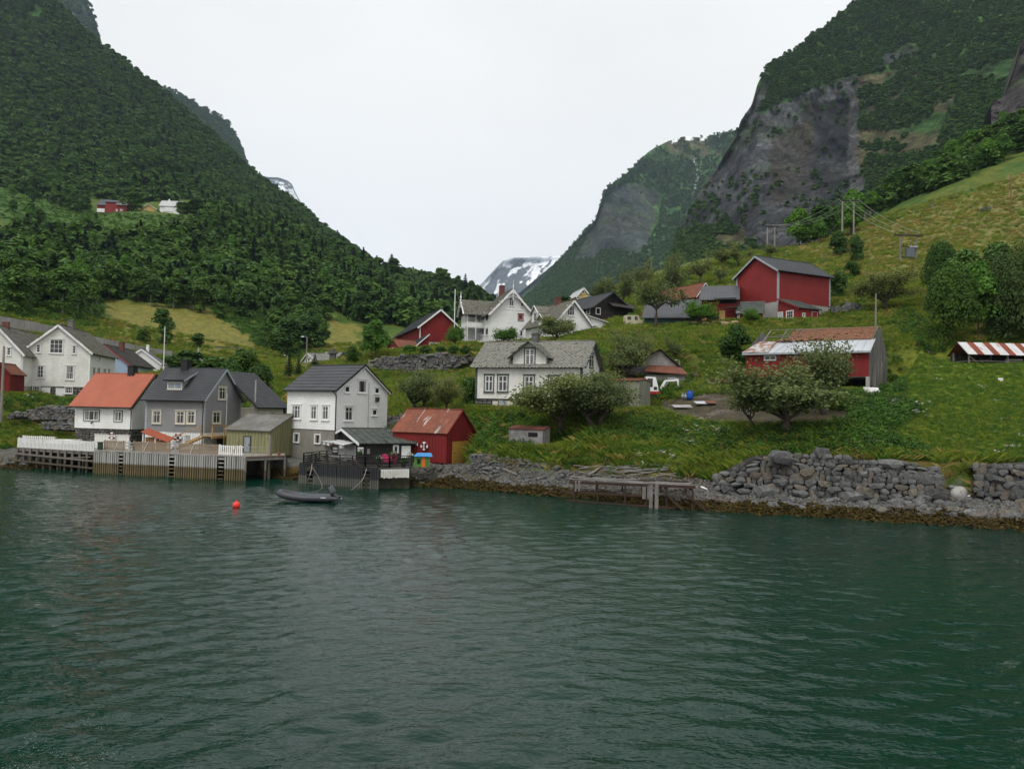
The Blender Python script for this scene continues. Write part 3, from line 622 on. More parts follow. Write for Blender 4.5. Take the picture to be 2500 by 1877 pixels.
polewood = mat('old_pole_wood', (0.27, 0.25, 0.22), (0.18, 0.165, 0.14), 1.0, st=(1, 1, 0.2), grain=0.25, rough=0.9)
darkhole = mat('painted_shade', (0.012, 0.011, 0.010), (0.02, 0.018, 0.016), 1.0, grain=0.1, rough=0.95)  # near-black colour painted in for shade behind openings and stone gaps
curtain = mat('net_curtain', (0.30, 0.30, 0.29), (0.22, 0.22, 0.21), 2.0, st=(4, 4, 0.5), grain=0.2, rough=0.9)
def rustmat(name, base, zinc, rx, amount=0.55, ang=0.0):
    """sheet metal: rust with zinc showing in streaks that run down the slope"""
    mt, n, b, o = _new(name)
    f1 = _noise(n, 1.3, rx, 6); f2 = _noise(n, 7.0, rx, 5); f3 = _noise(n, 0.8, (1, 1, 1), 4)
    c = _ramp(n, f1, [(0.30, base), (amount, tuple(x*0.75 for x in base)), (amount+0.05, zinc), (0.9, tuple(x*0.8 for x in zinc))])
    c = _mul(n, c, _ramp(n, f2, [(0.3, (0.72,)*3), (0.7, (1.15,)*3)])); c = _mul(n, c, _ramp(n, f3, [(0.35, (0.8,)*3), (0.65, (1.1,)*3)]))
    n.links.new(c, b.inputs['Base Color']); b.inputs['Roughness'].default_value = 0.75
    MATS[name] = mt; return mt
rust_boat = rustmat('rusty_boathouse_sheet', (0.22, 0.060, 0.028), (0.34, 0.31, 0.28), (0.35, 2.4, 0.35), 0.60)
rust_red = mat('rust_brown_sheet', (0.19, 0.07, 0.04), (0.13, 0.052, 0.034), 0.9, grain=0.3, rough=0.85)
rust_steel = mat('rusty_steel', (0.055, 0.030, 0.021), (0.032, 0.021, 0.016), 2.0, grain=0.35, gsc=7, rough=0.85)
zinc = mat('zinc_sheet', (0.44, 0.47, 0.50), (0.37, 0.39, 0.42), 0.5, grain=0.1, rough=0.5)
terracotta = mat('old_clay_tiles', (0.34, 0.13, 0.06), (0.24, 0.12, 0.07), 2.5, grain=0.35, gsc=9, rough=0.9, c3=(0.20, 0.15, 0.10), lo=0.3, hi=0.7, perobj=0.35)

def interval(prof, z):
    """s-range where the top profile is at least z"""
    lo = prof[0][0]; hi = prof[-1][0]
    for (s0, z0), (s1, z1) in zip(prof, prof[1:]):
        if z0 < z <= z1: lo = s0+(s1-s0)*(z-z0)/(z1-z0)
    for (s0, z0), (s1, z1) in zip(prof, prof[1:]):
        if z0 >= z > z1: hi = s0+(s1-s0)*(z0-z)/(z0-z1)
    return lo, hi
def topz(prof, s):
    return float(np.interp(s, [p[0] for p in prof], [p[1] for p in prof]))
def wallface(mb, T, prof, z0, style='lap', bh=0.17, t=0.03):
    if style == 'lap': t = 0.045; bh *= 1.15
    zmax = max(p[1] for p in prof)
    if style == 'lap':
        z = z0
        while z < zmax-0.02:
            z2 = min(z+bh, zmax); a0, a1 = interval(prof, z+0.001); b0, b1 = interval(prof, z2-0.001)
            mb.quad(T(a0, z, t), T(a1, z, t), T(b1, z2, t*0.25), T(b0, z2, t*0.25))
            mb.quad(T(a0, z, t*0.25), T(a1, z, t*0.25), T(a1, z, t), T(a0, z, t)); z = z2
    elif style == 'vert':
        s0 = prof[0][0]; s1 = prof[-1][0]; n = max(2, int((s1-s0)/bh)); 
        for k in range(n):
            a = s0+(s1-s0)*k/n; c = s0+(s1-s0)*(k+1)/n; o = t if k % 2 else 0.0
            mids = [a]+[p[0] for p in prof if a < p[0] < c]+[c]
            for q0, q1 in zip(mids, mids[1:]):
                mb.quad(T(q0, z0, o), T(q1, z0, o), T(q1, topz(prof, q1), o), T(q0, topz(prof, q0), o))
            for e in (a, c): mb.quad(T(e, z0, 0), T(e, z0, t), T(e, topz(prof, e), t), T(e, topz(prof, e), 0))
    else:
        pts = [T(prof[0][0], z0, t*0.5), T(prof[-1][0], z0, t*0.5)]+[T(s, zz, t*0.5) for s, zz in reversed(prof)]
        mb.add(pts, [tuple(range(len(pts)))])
def slab(mb, E0, E1, R1, R0, th=0.1, pat='flat', wl=0.3, amp=0.035, row=0.36, jit=0.0, seed=0):
    E0, E1, R1, R0 = map(Vector, (E0, E1, R1, R0)); nrm = (E1-E0).cross(R0-E0).normalized()
    if nrm.z < 0: nrm = -nrm
    a = [E0, E1, R1, R0]; mb.add([p for p in a]+[p+nrm*th for p in a], [(0, 3, 2, 1), (4, 5, 6, 7), (0, 1, 5, 4), (1, 2, 6, 5), (2, 3, 7, 6), (3, 0, 4, 7)])
    L = (E1-E0).length; H = (R0-E0).length
    def pt(u, v, h): return E0*(1-u)*(1-v)+E1*u*(1-v)+R1*u*v+R0*(1-u)*v+nrm*(th+h)
    if pat == 'flat': return
    if pat == 'seam':
        n = max(2, int(L/wl))
        for k in range(n+1):
            u = min(max(k/n, 0.004), 0.996); mb.beam(pt(u, 0, 0.02), pt(u, 1, 0.02), 0.05, 0.06)
        return
    n = max(2, int(L/wl)); S = 4; rows = 1 if pat == 'corr' else max(1, int(H/row)); us = [k/(n*S) for k in range(n*S+1)]
    rnd = random.Random(seed)
    for r in range(rows):
        v0, v1 = r/rows, (r+1)/rows; lo = 0.012 if pat == 'corr' else 0.045
        A = []; B = []
        for k, u in enumerate(us):
            w = amp*(0.5+0.5*cos(2*pi*k/S)); A.append(pt(u, v0-0.0, lo+w)); B.append(pt(u, v1, 0.012+w))
        o = len(mb.v); mb.v += [tuple(p) for p in A]+[tuple(p) for p in B]; N = len(us)
        mb.f += [(o+k, o+k+1, o+N+k+1, o+N+k) for k in range(N-1)]
        if pat != 'corr' or r == 0:
            o = len(mb.v); mb.v += [tuple(p) for p in A]+[tuple(p-nrm*(lo)) for p in A]; mb.f += [(o+k, o+k+1, o+N+k+1, o+N+k) for k in range(N-1)]
def slates(E0, E1, R1, R0, th=0.1, w=0.34, seed=0, skip=0.0, diamond=True):
    """separate overlapping slates on a slope, as one mesh"""
    mb = MB(); rnd = random.Random(seed)
    E0, E1, R1, R0 = map(Vector, (E0, E1, R1, R0)); nrm = (E1-E0).cross(R0-E0).normalized()
    if nrm.z < 0: nrm = -nrm
    U = (E1-E0); Vv = (R0-E0); L = U.length; H = Vv.length; U.normalize(); Vv.normalize()
    rows = int(H/(w*0.5)); n = int(L/w)
    for r in range(rows+1):
        for k in range(-1, n+1):
            if rnd.random() < skip: continue
            u = (k+0.5*(r % 2)+0.5)*w+rnd.uniform(-0.02, 0.02); v = r*w*0.5+rnd.uniform(-0.02, 0.02)
            if u < 0 or u > L or v > H-0.05: continue
            c = E0+U*u+Vv*v+(R0+(R1-R0)*(u/L)-(R0+U*u))*(v/H); s = w*0.56*rnd.uniform(0.88, 1.08)
            tl = rnd.uniform(0.0, 0.025); h0 = th+0.05+tl; h1 = th+0.012; 
            if diamond: q = [c-Vv*s+nrm*h0, c+U*s+nrm*((h0+h1)/2+rnd.uniform(-.01, .01)), c+Vv*s+nrm*h1, c-U*s+nrm*((h0+h1)/2)]
            else: q = [c-Vv*s*0.7-U*s*.9+nrm*h0, c-Vv*s*.7+U*s*.9+nrm*h0, c+Vv*s*.8+U*s*.9+nrm*h1, c+Vv*s*.8-U*s*.9+nrm*h1]
            mb.add(q+[q[0]-nrm*0.035, q[1]-nrm*0.03, q[3]-nrm*0.03], [(0, 1, 2, 3), (4, 5, 1, 0), (6, 4, 0, 3)])
    return mb

class House:
    def __init__(s, name, label, cat, c, th, pxR=None, pxL=None, Lx=None, Ly=None, group=None, zb=None):
        s.C = P(*c); th = R(th); s.th = th
        if zb is not None: s.C[2] = zb
        s.dx = np.array([cos(th), sin(th), 0]); s.dy = np.array([-sin(th), cos(th), 0])
        s.Lx = Lx if Lx else reach(s.C, s.dx, pxR); s.Ly = Ly if Ly else reach(s.C, s.dy, pxL)
        s.root = thing(name, label, cat, s.C, th, group); s.name = name; s.gf = {}
    def w(s, x, y, z=0): return s.C+s.dx*x+s.dy*y+np.array([0, 0, z])
    def z(s, py, x=0.0, y=0.0):
        p = s.w(x, y); return zat(p[0], p[1], py)-s.C[2]
    def T(s, face):
        if face == 'R': return lambda a, z, o: (a, -o, z)
        if face == 'L': return lambda a, z, o: (-o, a, z)
        if face == 'B': return lambda a, z, o: (a, s.Ly+o, z)
        return lambda a, z, o: (s.Lx+o, a, z)
    def fp(s, face, px, py, off=0.0):
        d = ray(px, py); n = s.dy if face == 'R' else s.dx
        q = s.C - n*off; t = ((q-CP)@n)/(d@n); p = CP+d*t; r = p-s.C
        return (float(r@(s.dx if face == 'R' else s.dy)), float(r[2]))
    def shell(s, z0, ze, zr, ridge, mt, style='lap', bh=0.17, faces='RLBF', name='wall', rp=0.5, ze2=None, mats={}):
        """four walls up to the eaves, the two gables up to the ridge"""
        s.ze = ze; s.zr = zr; s.ridge = ridge; s.rp = rp; s.ze2 = ze if ze2 is None else ze2
        for f in faces:
            along = s.Lx if f in 'RB' else s.Ly
            g = (ridge == 'y' and f in 'RB') or (ridge == 'x' and f in 'LF')
            if g: prof = [(0, ze), (along*rp, zr), (along, s.ze2)] if zr > max(ze, s.ze2) else [(0, ze), (along, s.ze2)]
            else: 
                e = s.ze2 if f in 'BF' else ze; prof = [(0, e), (along, e)]
            mb = MB(); wallface(mb, s.T(f), prof, z0, style if f in 'RL' else 'plain', bh); mb.build(name, mats.get(f, mt), s.root)
    def corners(s, mt, z0, w=0.14, name='corner_board', which='LMR'):
        for k, (x, y) in {'M': (0, 0), 'R': (s.Lx, 0), 'L': (0, s.Ly)}.items():
            if k in which:
                mb = MB(); mb.box(x-0.045-(w if k == 'R' else 0), y-0.045-(w if k == 'L' else 0), z0, x+(w if k != 'R' else 0.045), y+(w if k != 'L' else 0.045), s.ze-0.02); mb.build(name, mt, s.root)
    def roof(s, mt, ov=0.4, gv=0.35, th=0.12, pat='corr', wl=0.3, amp=0.035, row=0.36, trim=None, tw=0.2, gutter=None, slt=None, slw=0.34, name='roof', skip=0.0, up=0.02):
        A = s.Lx if s.ridge == 'y' else s.Ly; B = s.Ly if s.ridge == 'y' else s.Lx; r = A*s.rp
        Tq = (lambda a, b, z: (a, b, z)) if s.ridge == 'y' else (lambda a, b, z: (b, a, z))
        k1 = (s.zr-s.ze)/max(r, 0.01); k2 = (s.zr-s.ze2)/max(A-r, 0.01); ro = []
        mb = MB()
        sl = []
        if r > 0.05: sl.append((Tq(-ov, -gv, s.ze-k1*ov+up), Tq(-ov, B+gv, s.ze-k1*ov+up), Tq(r, B+gv, s.zr+up), Tq(r, -gv, s.zr+up)))
        if A-r > 0.05: sl.append((Tq(A+ov, -gv, s.ze2-k2*ov+up), Tq(A+ov, B+gv, s.ze2-k2*ov+up), Tq(r, B+gv, s.zr+up), Tq(r, -gv, s.zr+up)))
        for q in sl: slab(mb, *q, th=th, pat=pat, wl=wl, amp=amp, row=row)
        if r > 0.05 and A-r > 0.05: mb.beam(Tq(r, -gv, s.zr+th+0.05+up), Tq(r, B+gv, s.zr+th+0.05+up), 0.26, 0.09)
        s.roofo = mb.build(name, mt, s.root); s.sl = sl
        if slt:
            for i, q in enumerate(sl): stuff(slates(*q, th=th, w=slw, seed=i+3, skip=skip).build('slates', slt, s.roofo))
        if trim:
            for q in sl:
                for (a, b) in ((q[0], q[3]), (q[1], q[2])):
                    a = Vector(a); b = Vector(b); o = Vector((0, 0, -tw*0.5+th*0.9)); sh = Vector(Tq(0, -0.03 if a == Vector(q[0]) else 0.03, 0))
                    MB().beam(a+o+sh, b+o+sh, 0.06, tw).build('bargeboard', trim, s.root)
        if gutter:
            for q in sl[:1]+sl[1:]:
                a = Vector(q[0]); b = Vector(q[1]); d = Vector(Tq(-0.07 if q is sl[0] else 0.07, 0, 0.05)); MB().tube([a+d, b+d], 0.07, 8).build('gutter', gutter, s.root)
        return s.roofo
    def found(s, z0, z1, mt, name='foundation', ins=0.05, faces=None):
        mb = MB(); mb.box(ins, ins, z0, s.Lx-ins, s.Ly-ins, z1); return mb.build(name, mt, s.root)
    def win(s, face, rect, cols=2, rows=2, trim=None, frame=None, tw=0.10, fw=0.06, mw=0.045, cap=True, sill=True, base=0.05, cur=0, name='window', toprow=None, pmat=None, open_=None):
        x0, y0, x1, y1 = rect; cxm = (x0+x1)/2; cym = (y0+y1)/2
        a0, _ = s.fp(face, x0, cym); a1, _ = s.fp(face, x1, cym); _, z1 = s.fp(face, cxm, y0); _, z0 = s.fp(face, cxm, y1)
        if a1 < a0: a0, a1 = a1, a0
        return s.win_l(face, a0, z0, a1, z1, cols, rows, trim, frame, tw, fw, mw, cap, sill, base, cur, name, toprow, pmat)
    def win_l(s, face, a0, z0, a1, z1, cols=2, rows=2, trim=None, frame=None, tw=0.10, fw=0.06, mw=0.045, cap=True, sill=True, base=0.05, cur=0, name='window', toprow=None, pmat=None, T=None):
        trim = trim or white; frame = frame or white; T = T or s.T(face)
        def bar(mb, p0, q0, p1, q1, o0, o1):
            c = [T(p0, q0, o0), T(p1, q0, o0), T(p1, q1, o0), T(p0, q1, o0), T(p0, q0, o1), T(p1, q0, o1), T(p1, q1, o1), T(p0, q1, o1)]
            mb.add(c, [(0, 3, 2, 1), (4, 5, 6, 7), (0, 1, 5, 4), (1, 2, 6, 5), (2, 3, 7, 6), (3, 0, 4, 7)])
        mb = MB(); o = base+0.05
        for (p0, q0, p1, q1) in ((a0, z0, a0+tw, z1), (a1-tw, z0, a1, z1), (a0+tw, z1-tw, a1-tw, z1), (a0+tw, z0, a1-tw, z0+tw*0.8)): bar(mb, p0, q0, p1, q1, 0.0, o)
        if cap: bar(mb, a0-0.07, z1+0.002, a1+0.07, z1+0.06, 0.0, o+0.06)
        if sill: bar(mb, a0-0.05, z0-0.06, a1+0.05, z0-0.002, 0.0, o+0.06)
        w = mb.build(name, trim, s.root)
        b0, b1, c0, c1 = a0+tw, a1-tw, z0+tw*0.8, z1-tw; mb = MB(); o = base+0.025
        for (p0, q0, p1, q1) in ((b0, c0, b0+fw, c1), (b1-fw, c0, b1, c1), (b0+fw, c1-fw, b1-fw, c1), (b0+fw, c0, b1-fw, c0+fw)): bar(mb, p0, q0, p1, q1, 0.0, o)
        for k in range(1, cols):
            x = b0+(b1-b0)*k/cols; mm = mw*1.5 if (cols == 2 or toprow) else mw; bar(mb, x-mm/2, c0+fw, x+mm/2, c1-fw, 0.0, o-0.003)
        for k in range(1, rows):
            z = c0+(c1-c0)*k/rows
            if toprow and rows == 2: z = c0+(c1-c0)*toprow
            bar(mb, b0+fw, z-mw/2, b1-fw, z+mw/2, 0.0, o-0.006)
        mb.build('frame', frame, w)
        mb = MB(); mb.quad(T(b0, c0, base), T(b1, c0, base), T(b1, c1, base), T(b0, c1, base)); mb.build('pane', pmat or glass, w)
        if cur:
            mb = MB(); W_ = (b1-b0)
            for (p, q, r_, t_) in ((b0+fw, b0+fw+W_*0.2*cur, c0+fw, c1-fw), (b1-fw-W_*0.2*cur, b1-fw, c0+fw, c1-fw)): mb.quad(T(p, r_, base+0.006), T(q, r_, base+0.006), T(q-(0 if p > b0+fw+.01 else W_*.08*cur), t_, base+0.006), T(p, t_, base+0.006))
            mb.build('curtain', curtain, w)
        return w
    def door(s, face, rect, mt, trim=None, name='door', panels=0, handle=True, T=None, base=0.05):
        x0, y0, x1, y1 = rect; a0, _ = s.fp(face, x0, (y0+y1)/2); a1, _ = s.fp(face, x1, (y0+y1)/2); _, z1 = s.fp(face, (x0+x1)/2, y0); _, z0 = s.fp(face, (x0+x1)/2, y1)
        if a1 < a0: a0, a1 = a1, a0
        T = s.T(face); mb = MB()
        def bx(p0, q0, p1, q1, o0, o1): mb.add([T(p0, q0, o0), T(p1, q0, o0), T(p1, q1, o0), T(p0, q1, o0), T(p0, q0, o1), T(p1, q0, o1), T(p1, q1, o1), T(p0, q1, o1)], [(0, 3, 2, 1), (4, 5, 6, 7), (0, 1, 5, 4), (1, 2, 6, 5), (2, 3, 7, 6), (3, 0, 4, 7)])
        n = max(3, int((a1-a0)/0.14))
        for k in range(n): bx(a0+(a1-a0)*k/n+0.004, z0, a0+(a1-a0)*(k+1)/n-0.004, z1, 0.0, base+0.015+0.006*(k % 2))
        d = mb.build(name, mt, s.root)
        if trim:
            mb = MB(); 
            for (p0, q0, p1, q1) in ((a0-0.09, z0, a0-0.002, z1+0.09), (a1+0.002, z0, a1+0.09, z1+0.09), (a0, z1+0.002, a1, z1+0.09)): bx(p0, q0, p1, q1, 0, base+0.04)
            mb.build('frame', trim, d)
        if handle: 
            mb = MB(); mm = T(a0+(a1-a0)*0.12, z0+(z1-z0)*0.48, base+0.05); mb.box(mm[0]-0.03, mm[1]-0.03, mm[2]-0.06, mm[0]+0.03, mm[1]+0.03, mm[2]+0.06); mb.build('handle', black, d)
        return d
    def chimney(s, x, y, z0, z1, w, d, mt, cap=None):
        mb = MB(); mb.box(x-w/2, y-d/2, z0, x+w/2, y+d/2, z1); mb.box(x-w/2-0.06, y-d/2-0.06, z1, x+w/2+0.06, y+d/2+0.06, z1+0.1); mb.box(x-w*0.3, y-d*0.3, z1+0.1, x+w*0.3, y+d*0.3, z1+0.2)
        return mb.build('chimney', mt, s.roofo)
    def chim_px(s, px, py0, py1, w, d, mt, t=0.5):
        """on the ridge line at picture column px"""
        A = s.Lx if s.ridge == 'y' else s.Ly; B = s.Ly if s.ridge == 'y' else s.Lx; best = None
        for k in range(101):
            b = B*k/100; p = (A*t, b) if s.ridge == 'y' else (b, A*t); q = s.w(p[0], p[1], s.zr); e = abs(proj(q)[0]-px)
            if best is None or e < best[0]: best = (e, p)
        x, y = best[1]; return s.chimney(x, y, s.zr-0.9, s.z(py0, x, y), w, d, mt)
    def pipe(s, pts, mt, r=0.045, name='downpipe'): return MB().tube(pts, r, 8).build(name, mt, s.root)
    def zr_px(s, py, ridge, face=None, rp=0.5):
        x, y = ((s.Lx*rp, 0) if ridge == 'y' else (0, s.Ly*rp)); return s.z(py, x, y)
def stonebase(H, faces, z0, z1, seed=0, size=0.35, mt=None, s1=None):
    """separate stones laid in rough courses over a wall face; one part each"""
    rnd = random.Random(seed); core = MB(); core.box(0.06, 0.06, z0, H.Lx-0.06, H.Ly-0.06, z1-0.01); core.build('foundation', darkhole, H.root)
    for f in faces:
        T = H.T(f); L = H.Lx if f == 'R' else H.Ly; z = z0
        L0 = 0
        while z < z1-0.08:
            h = min(size*rnd.uniform(0.6, 1.1), z1-z); a = L0
            while a < L:
                w = min(size*rnd.uniform(0.8, 2.0), L-a)
                if L-a-w < 0.2: w = L-a
                mb = MB(); o = rnd.uniform(0.0, 0.05); g = 0.02; j = lambda: rnd.uniform(0, 0.035)
                c = [(a+g+j(), z+g+j()), (a+w-g-j(), z+g+j()), (a+w-g-j(), z+h-g-j()), (a+g+j(), z+h-g-j())]
                mb.add([T(p, q, -0.08) for p, q in c]+[T(p+(w/2-(p-a))*0.08, q+(h/2-(q-z))*0.1, o) for p, q in c], [(4, 5, 6, 7), (0, 1, 5, 4), (1, 2, 6, 5), (2, 3, 7, 6), (3, 0, 4, 7)])
                mb.build('stone', mt or grey_stone, H.root); a += w
            z += h
# ------------------------------------------------------------------ waterfront houses, left to right
# big white gabled house with slate roof
H = House('white_house', 'big white gabled house with three-column attic window above a grey stone basement', 'house', (216, 974, 112), 102, pxR=277, pxL=57)
zs = H.z(945); ze = H.z(858); zr = H.zr_px(795, 'x')
H.shell(zs, ze, zr, 'x', white_old, 'lap', 0.2); stonebase(H, 'LR', -0.6, zs, 2, 0.45); H.corners(white, zs)
H.roof(slate_dk, 0.45, 0.35, 0.14, 'flat', trim=white, tw=0.3, slt=slate_dk, slw=0.42)
H.chimney(5.0, H.Ly/2, H.zr-0.8, H.zr+1.2, 0.9, 0.7, grey_stone)
H.win('L', (121, 828, 155, 863), 3, 3, tw=0.08); H.win('L', (88, 840, 100, 861), 1, 3, tw=0.08); H.win('L', (176, 843, 187, 864), 1, 3, tw=0.08)
H.win('L', (89, 892, 109, 923), 2, 3, tw=0.1, cur=1); H.win('L', (160, 892, 182, 927), 2, 2, tw=0.1, cur=1.5)
H.win('L', (79, 942, 99, 959), 4, 2, tw=0.07, base=0.06); H.win('L', (158, 944, 178, 961), 4, 2, tw=0.07, base=0.06)
H.door('L', (103, 947, 121, 977), white, white, base=0.06); H.door('L', (138, 949, 157, 975), white, white, base=0.06)
H.win('R', (239, 864, 245, 880), 2, 2, tw=0.07); 
for a, b in ((225, 232), (236, 243.5), (251, 258), (262, 268.5)): H.win('R', (a, 896+(a-225)*0.13, b, 918+(a-225)*0.02), 2, 3, tw=0.08)
H.pipe([(-0.1, H.Ly-0.25, H.ze), (-0.1, H.Ly-0.25, 0.2)], white)
# neighbour at the left edge
H = House('white_house', 'white gabled house cut off by the left edge of the picture', 'house', (52, 944, 107), 102, Lx=13, pxL=-75)
zs = 0.1; ze = H.z(862); zr = H.zr_px(797, 'x')
H.shell(zs, ze, zr, 'x', white_old, 'lap', 0.2); H.found(-1.5, zs, concrete2); H.corners(white, zs)
H.roof(slate_dk, 0.4, 0.35, 0.14, 'flat', trim=white, tw=0.28, slt=slate_dk, slw=0.42)
H.win('L', (16, 848, 28, 868), 1, 3, tw=0.08); H.win('L', (10, 890, 24, 925), 2, 3, tw=0.09)
H.pipe([(-0.1, 0.15, H.ze), (-0.1, 0.15, 0.1)], white)
mb = MB(); mb.box(2.2, H.Ly/2-0.4, H.zr-0.5, 2.8, H.Ly/2+0.4, H.zr+0.9); mb.build('chimney', brick_m, H.roofo)
# small roof with chimney between the two
H = House('white_outhouse', 'small white slate-roofed house tucked behind between the two big white gabled houses', 'house', (62, 880, 128), 102, Lx=7, Ly=8, zb=11)
H.shell(-3, 2.6, 5.6, 'x', white_old, 'lap', 0.2, 'RLBF'); H.roof(slate_dk, 0.3, 0.3, 0.12, 'flat', trim=white, tw=0.25, slt=slate_dk); H.chimney(2.2, H.Ly*0.22, 3.0, 6.0, 0.8, 0.7, grey_stone)
# red shed at the edge
H = House('red_shed', 'small red plank shed at the far left edge beside the brown pole', 'shed', (23, 966, 98), 100, Lx=4, pxL=-30)
H.shell(0, H.z(912), H.z(888, 0, H.Ly*0.5), 'x', redold, 'vert', 0.16, rp=0.5); H.roof(rust_red, 0.2, 0.2, 0.07, 'corr', trim=redold, tw=0.16)
# blue house
H = House('blue_house', 'pale blue gabled house with dark tile roof and rose trim behind the orange roof', 'house', (314, 940, 135), 97, pxR=372, Ly=8.4)
ze = H.z(889); zr = H.zr_px(843, 'x')
H.shell(0, ze, zr, 'x', bluewall, 'lap', 0.18, mats={'R': tealwall}); H.corners(pinkred, 0, which='M'); H.roof(tile_brown, 0.35, 0.3, 0.1, 'tile', 0.32, trim=pinkred, tw=0.22)
H.chimney(H.Lx*0.45, H.Ly*0.4, H.zr-1.2, H.zr+0.9, 0.9, 0.7, brick_m)
H.win('R', (333, 906, 339, 930), 1, 1, tw=0.07); H.win('R', (350, 909, 360, 930), 2, 1, tw=0.07, trim=green); H.win('L', (275, 900, 278, 912), 1, 1, tw=0.05, trim=pinkred)
# white one behind it
H = House('white_annex', 'plain white house with small white chimney behind the blue house', 'house', (391, 938, 150), 105, Lx=8, Ly=7)
H.shell(0, H.z(888), H.zr_px(853, 'x'), 'x', white, 'lap', 0.18); H.roof(roof_grey, 0.2, 0.2, 0.12, 'flat', trim=white, tw=0.3); H.chimney(4.0, H.Ly*0.45, H.zr-0.5, H.zr+1.0, 0.5, 0.5, white)

# white house under the orange roof
H = House('orange_roofed_house', 'white boarded house under a bright orange metal roof on a grey stone base', 'house', (320, 1078, 84), 76, Lx=6.3, pxL=182)
zs = H.z(1048); ze = H.z(986); zr = H.zr_px(916, 'y')
H.shell(zs, ze, zr, 'y', white, 'lap', 0.16); stonebase(H, 'LR', -0.6, zs, 5, 0.28); H.corners(white, zs)
H.roof(orange, 0.5, 0.35, 0.1, 'corr', 0.42, 0.09, trim=dgreen, tw=0.2, gutter=black)
H.chim_px(324, 896, 0, 0.75, 0.75, black, 0.5)
H.win('L', (205, 1000, 244, 1028), 3, 1, trim=dgreen, tw=0.07, fw=0.1, mw=0.09, cap=False, sill=False, cur=1); H.win('L', (279, 1002, 300, 1030), 2, 1, trim=dgreen, tw=0.07, fw=0.1, mw=0.07, cap=False, sill=False, cur=1)
H.pipe([(-0.45, 0.1, H.ze-0.25), (-0.1, 0.05, H.ze-0.7), (-0.1, 0.05, zs+0.3), (-0.25, 0.05, 0.2)], black)
mb = MB(); mb.tube([(-0.05, 1.9*2.6, zs+0.75), (-0.25, 1.9*2.6, zs+0.62)], 0.05, 6); mb.ball((-0.28, 4.94, zs+0.55), 0.1, 8); mb.build('lamp', black, H.root)
WH = H
# grey house
H = House('grey_house', 'grey lap-sided house with dark tiled roof, shed dormer and cream-framed windows', 'house', (496, 1092, 80.5), 77, pxR=584, pxL=353)
zs = H.z(1057); ze = H.z(971); zr = H.zr_px(903, 'y')
H.shell(zs, ze, zr, 'y', greywall, 'lap', 0.17); H.corners(lgrey, zs)
mb = MB(); 
wallface(mb, H.T('L'), [(0, zs), (H.Ly, zs)], -0.4, 'vert', 0.14); wallface(mb, H.T('R'), [(0, zs), (H.Lx, zs)], -0.4, 'vert', 0.14); mb.build('basement_wall', white, H.root)
H.roof(tile_black, 0.45, 0.3, 0.1, 'tile', 0.26, 0.045, row=0.33, trim=lgrey, tw=0.22, gutter=black)
H.chim_px(455, 882, 0, 0.85, 0.8, black, 0.5)
mb = MB(); mb.tube([(H.Lx*0.5+0.2, 1.75*1.6, H.zr+1.0), (H.Lx*0.5-0.1, 1.75*1.6+0.2, H.zr+1.15)], 0.07, 8); mb.build('flue_cowl', steel, H.roofo)
cr = offwhite
for r_ in ((372, 1001, 395, 1034), (429, 1002, 453, 1035), (456, 1002, 479, 1035)): H.win('L', r_, 2, 2, trim=cr, frame=cr, tw=0.1, cur=0.8, toprow=0.7)
H.win('R', (531, 944, 552, 976), 2, 2, trim=cr, frame=cr, tw=0.1, toprow=0.7, cur=1); H.win('R', (517, 1004, 538, 1034), 2, 2, trim=cr, frame=cr, tw=0.1, toprow=0.7, cur=0.6)
H.win('L', (393, 1056, 405, 1070), 1, 1, tw=0.08, cap=False, sill=False); H.win('L', (452, 1062, 463, 1076), 2, 2, tw=0.06, cap=False, sill=False, trim=concrete2); H.win('L', (423, 1062, 441, 1077), 2, 1, tw=0.06, cap=False, sill=False)
H.door('R', (528, 1066, 553, 1092), black, None, handle=False)
H.pipe([(-0.45, 0.15, H.ze-0.25), (-0.1, 0.1, H.ze-0.65), (-0.1, 0.1, -0.2)], black); 
a, b_ = H.fp('R', 551, 1000); H.pipe([(a, -0.1, H.z(958)), (a, -0.1, -0.2)], white)
# shed dormer
s0, _ = H.fp('L', 436, 950); s1, _ = H.fp('L', 396, 950)
k = (H.zr-H.ze)/(H.Lx/2); xd = 0.75; zb_ = H.ze+k*xd; zd = zb_+1.05; xe = 2.75; zt = min(H.ze+k*xe+0.12, H.zr)
mb = MB(); mb.quad((xd, s0, zb_), (xd, s1, zb_), (xd, s1, zd), (xd, s0, zd)); 
for s_ in (s0, s1): mb.add([(xd, s_, zb_), (xd, s_, zd), (xe, s_, zt)], [(0, 1, 2)])
dm = mb.build('dormer', greywall, H.roofo)
mb = MB(); slab(mb, (xd-0.35, s0-0.3, zd-0.05), (xd-0.35, s1+0.3, zd-0.05), (xe+0.1, s1+0.3, zt+0.08), (xe+0.1, s0-0.3, zt+0.08), 0.1, 'tile', 0.26, 0.045, 0.33); mb.build('dormer_roof', tile_black, H.roofo)
mb = MB(); mb.beam((xd-0.35, s0-0.33, zd-0.02), (xe, s0-0.33, zt+0.06), 0.05, 0.2); mb.build('bargeboard', lgrey, H.roofo)
H.win_l('L', s0+0.08, zb_+0.12, s1-0.08, zd-0.1, 2, 1, trim=cr, frame=cr, tw=0.08, cap=False, T=lambda a_, z, o: (xd-o, a_, z), pmat=mat('painted_sky_glass', (0.16, 0.21, 0.26), (0.2, 0.25, 0.3), rough=0.1, bump=0, spec=0.6))  # sky reflection put into the pane colour
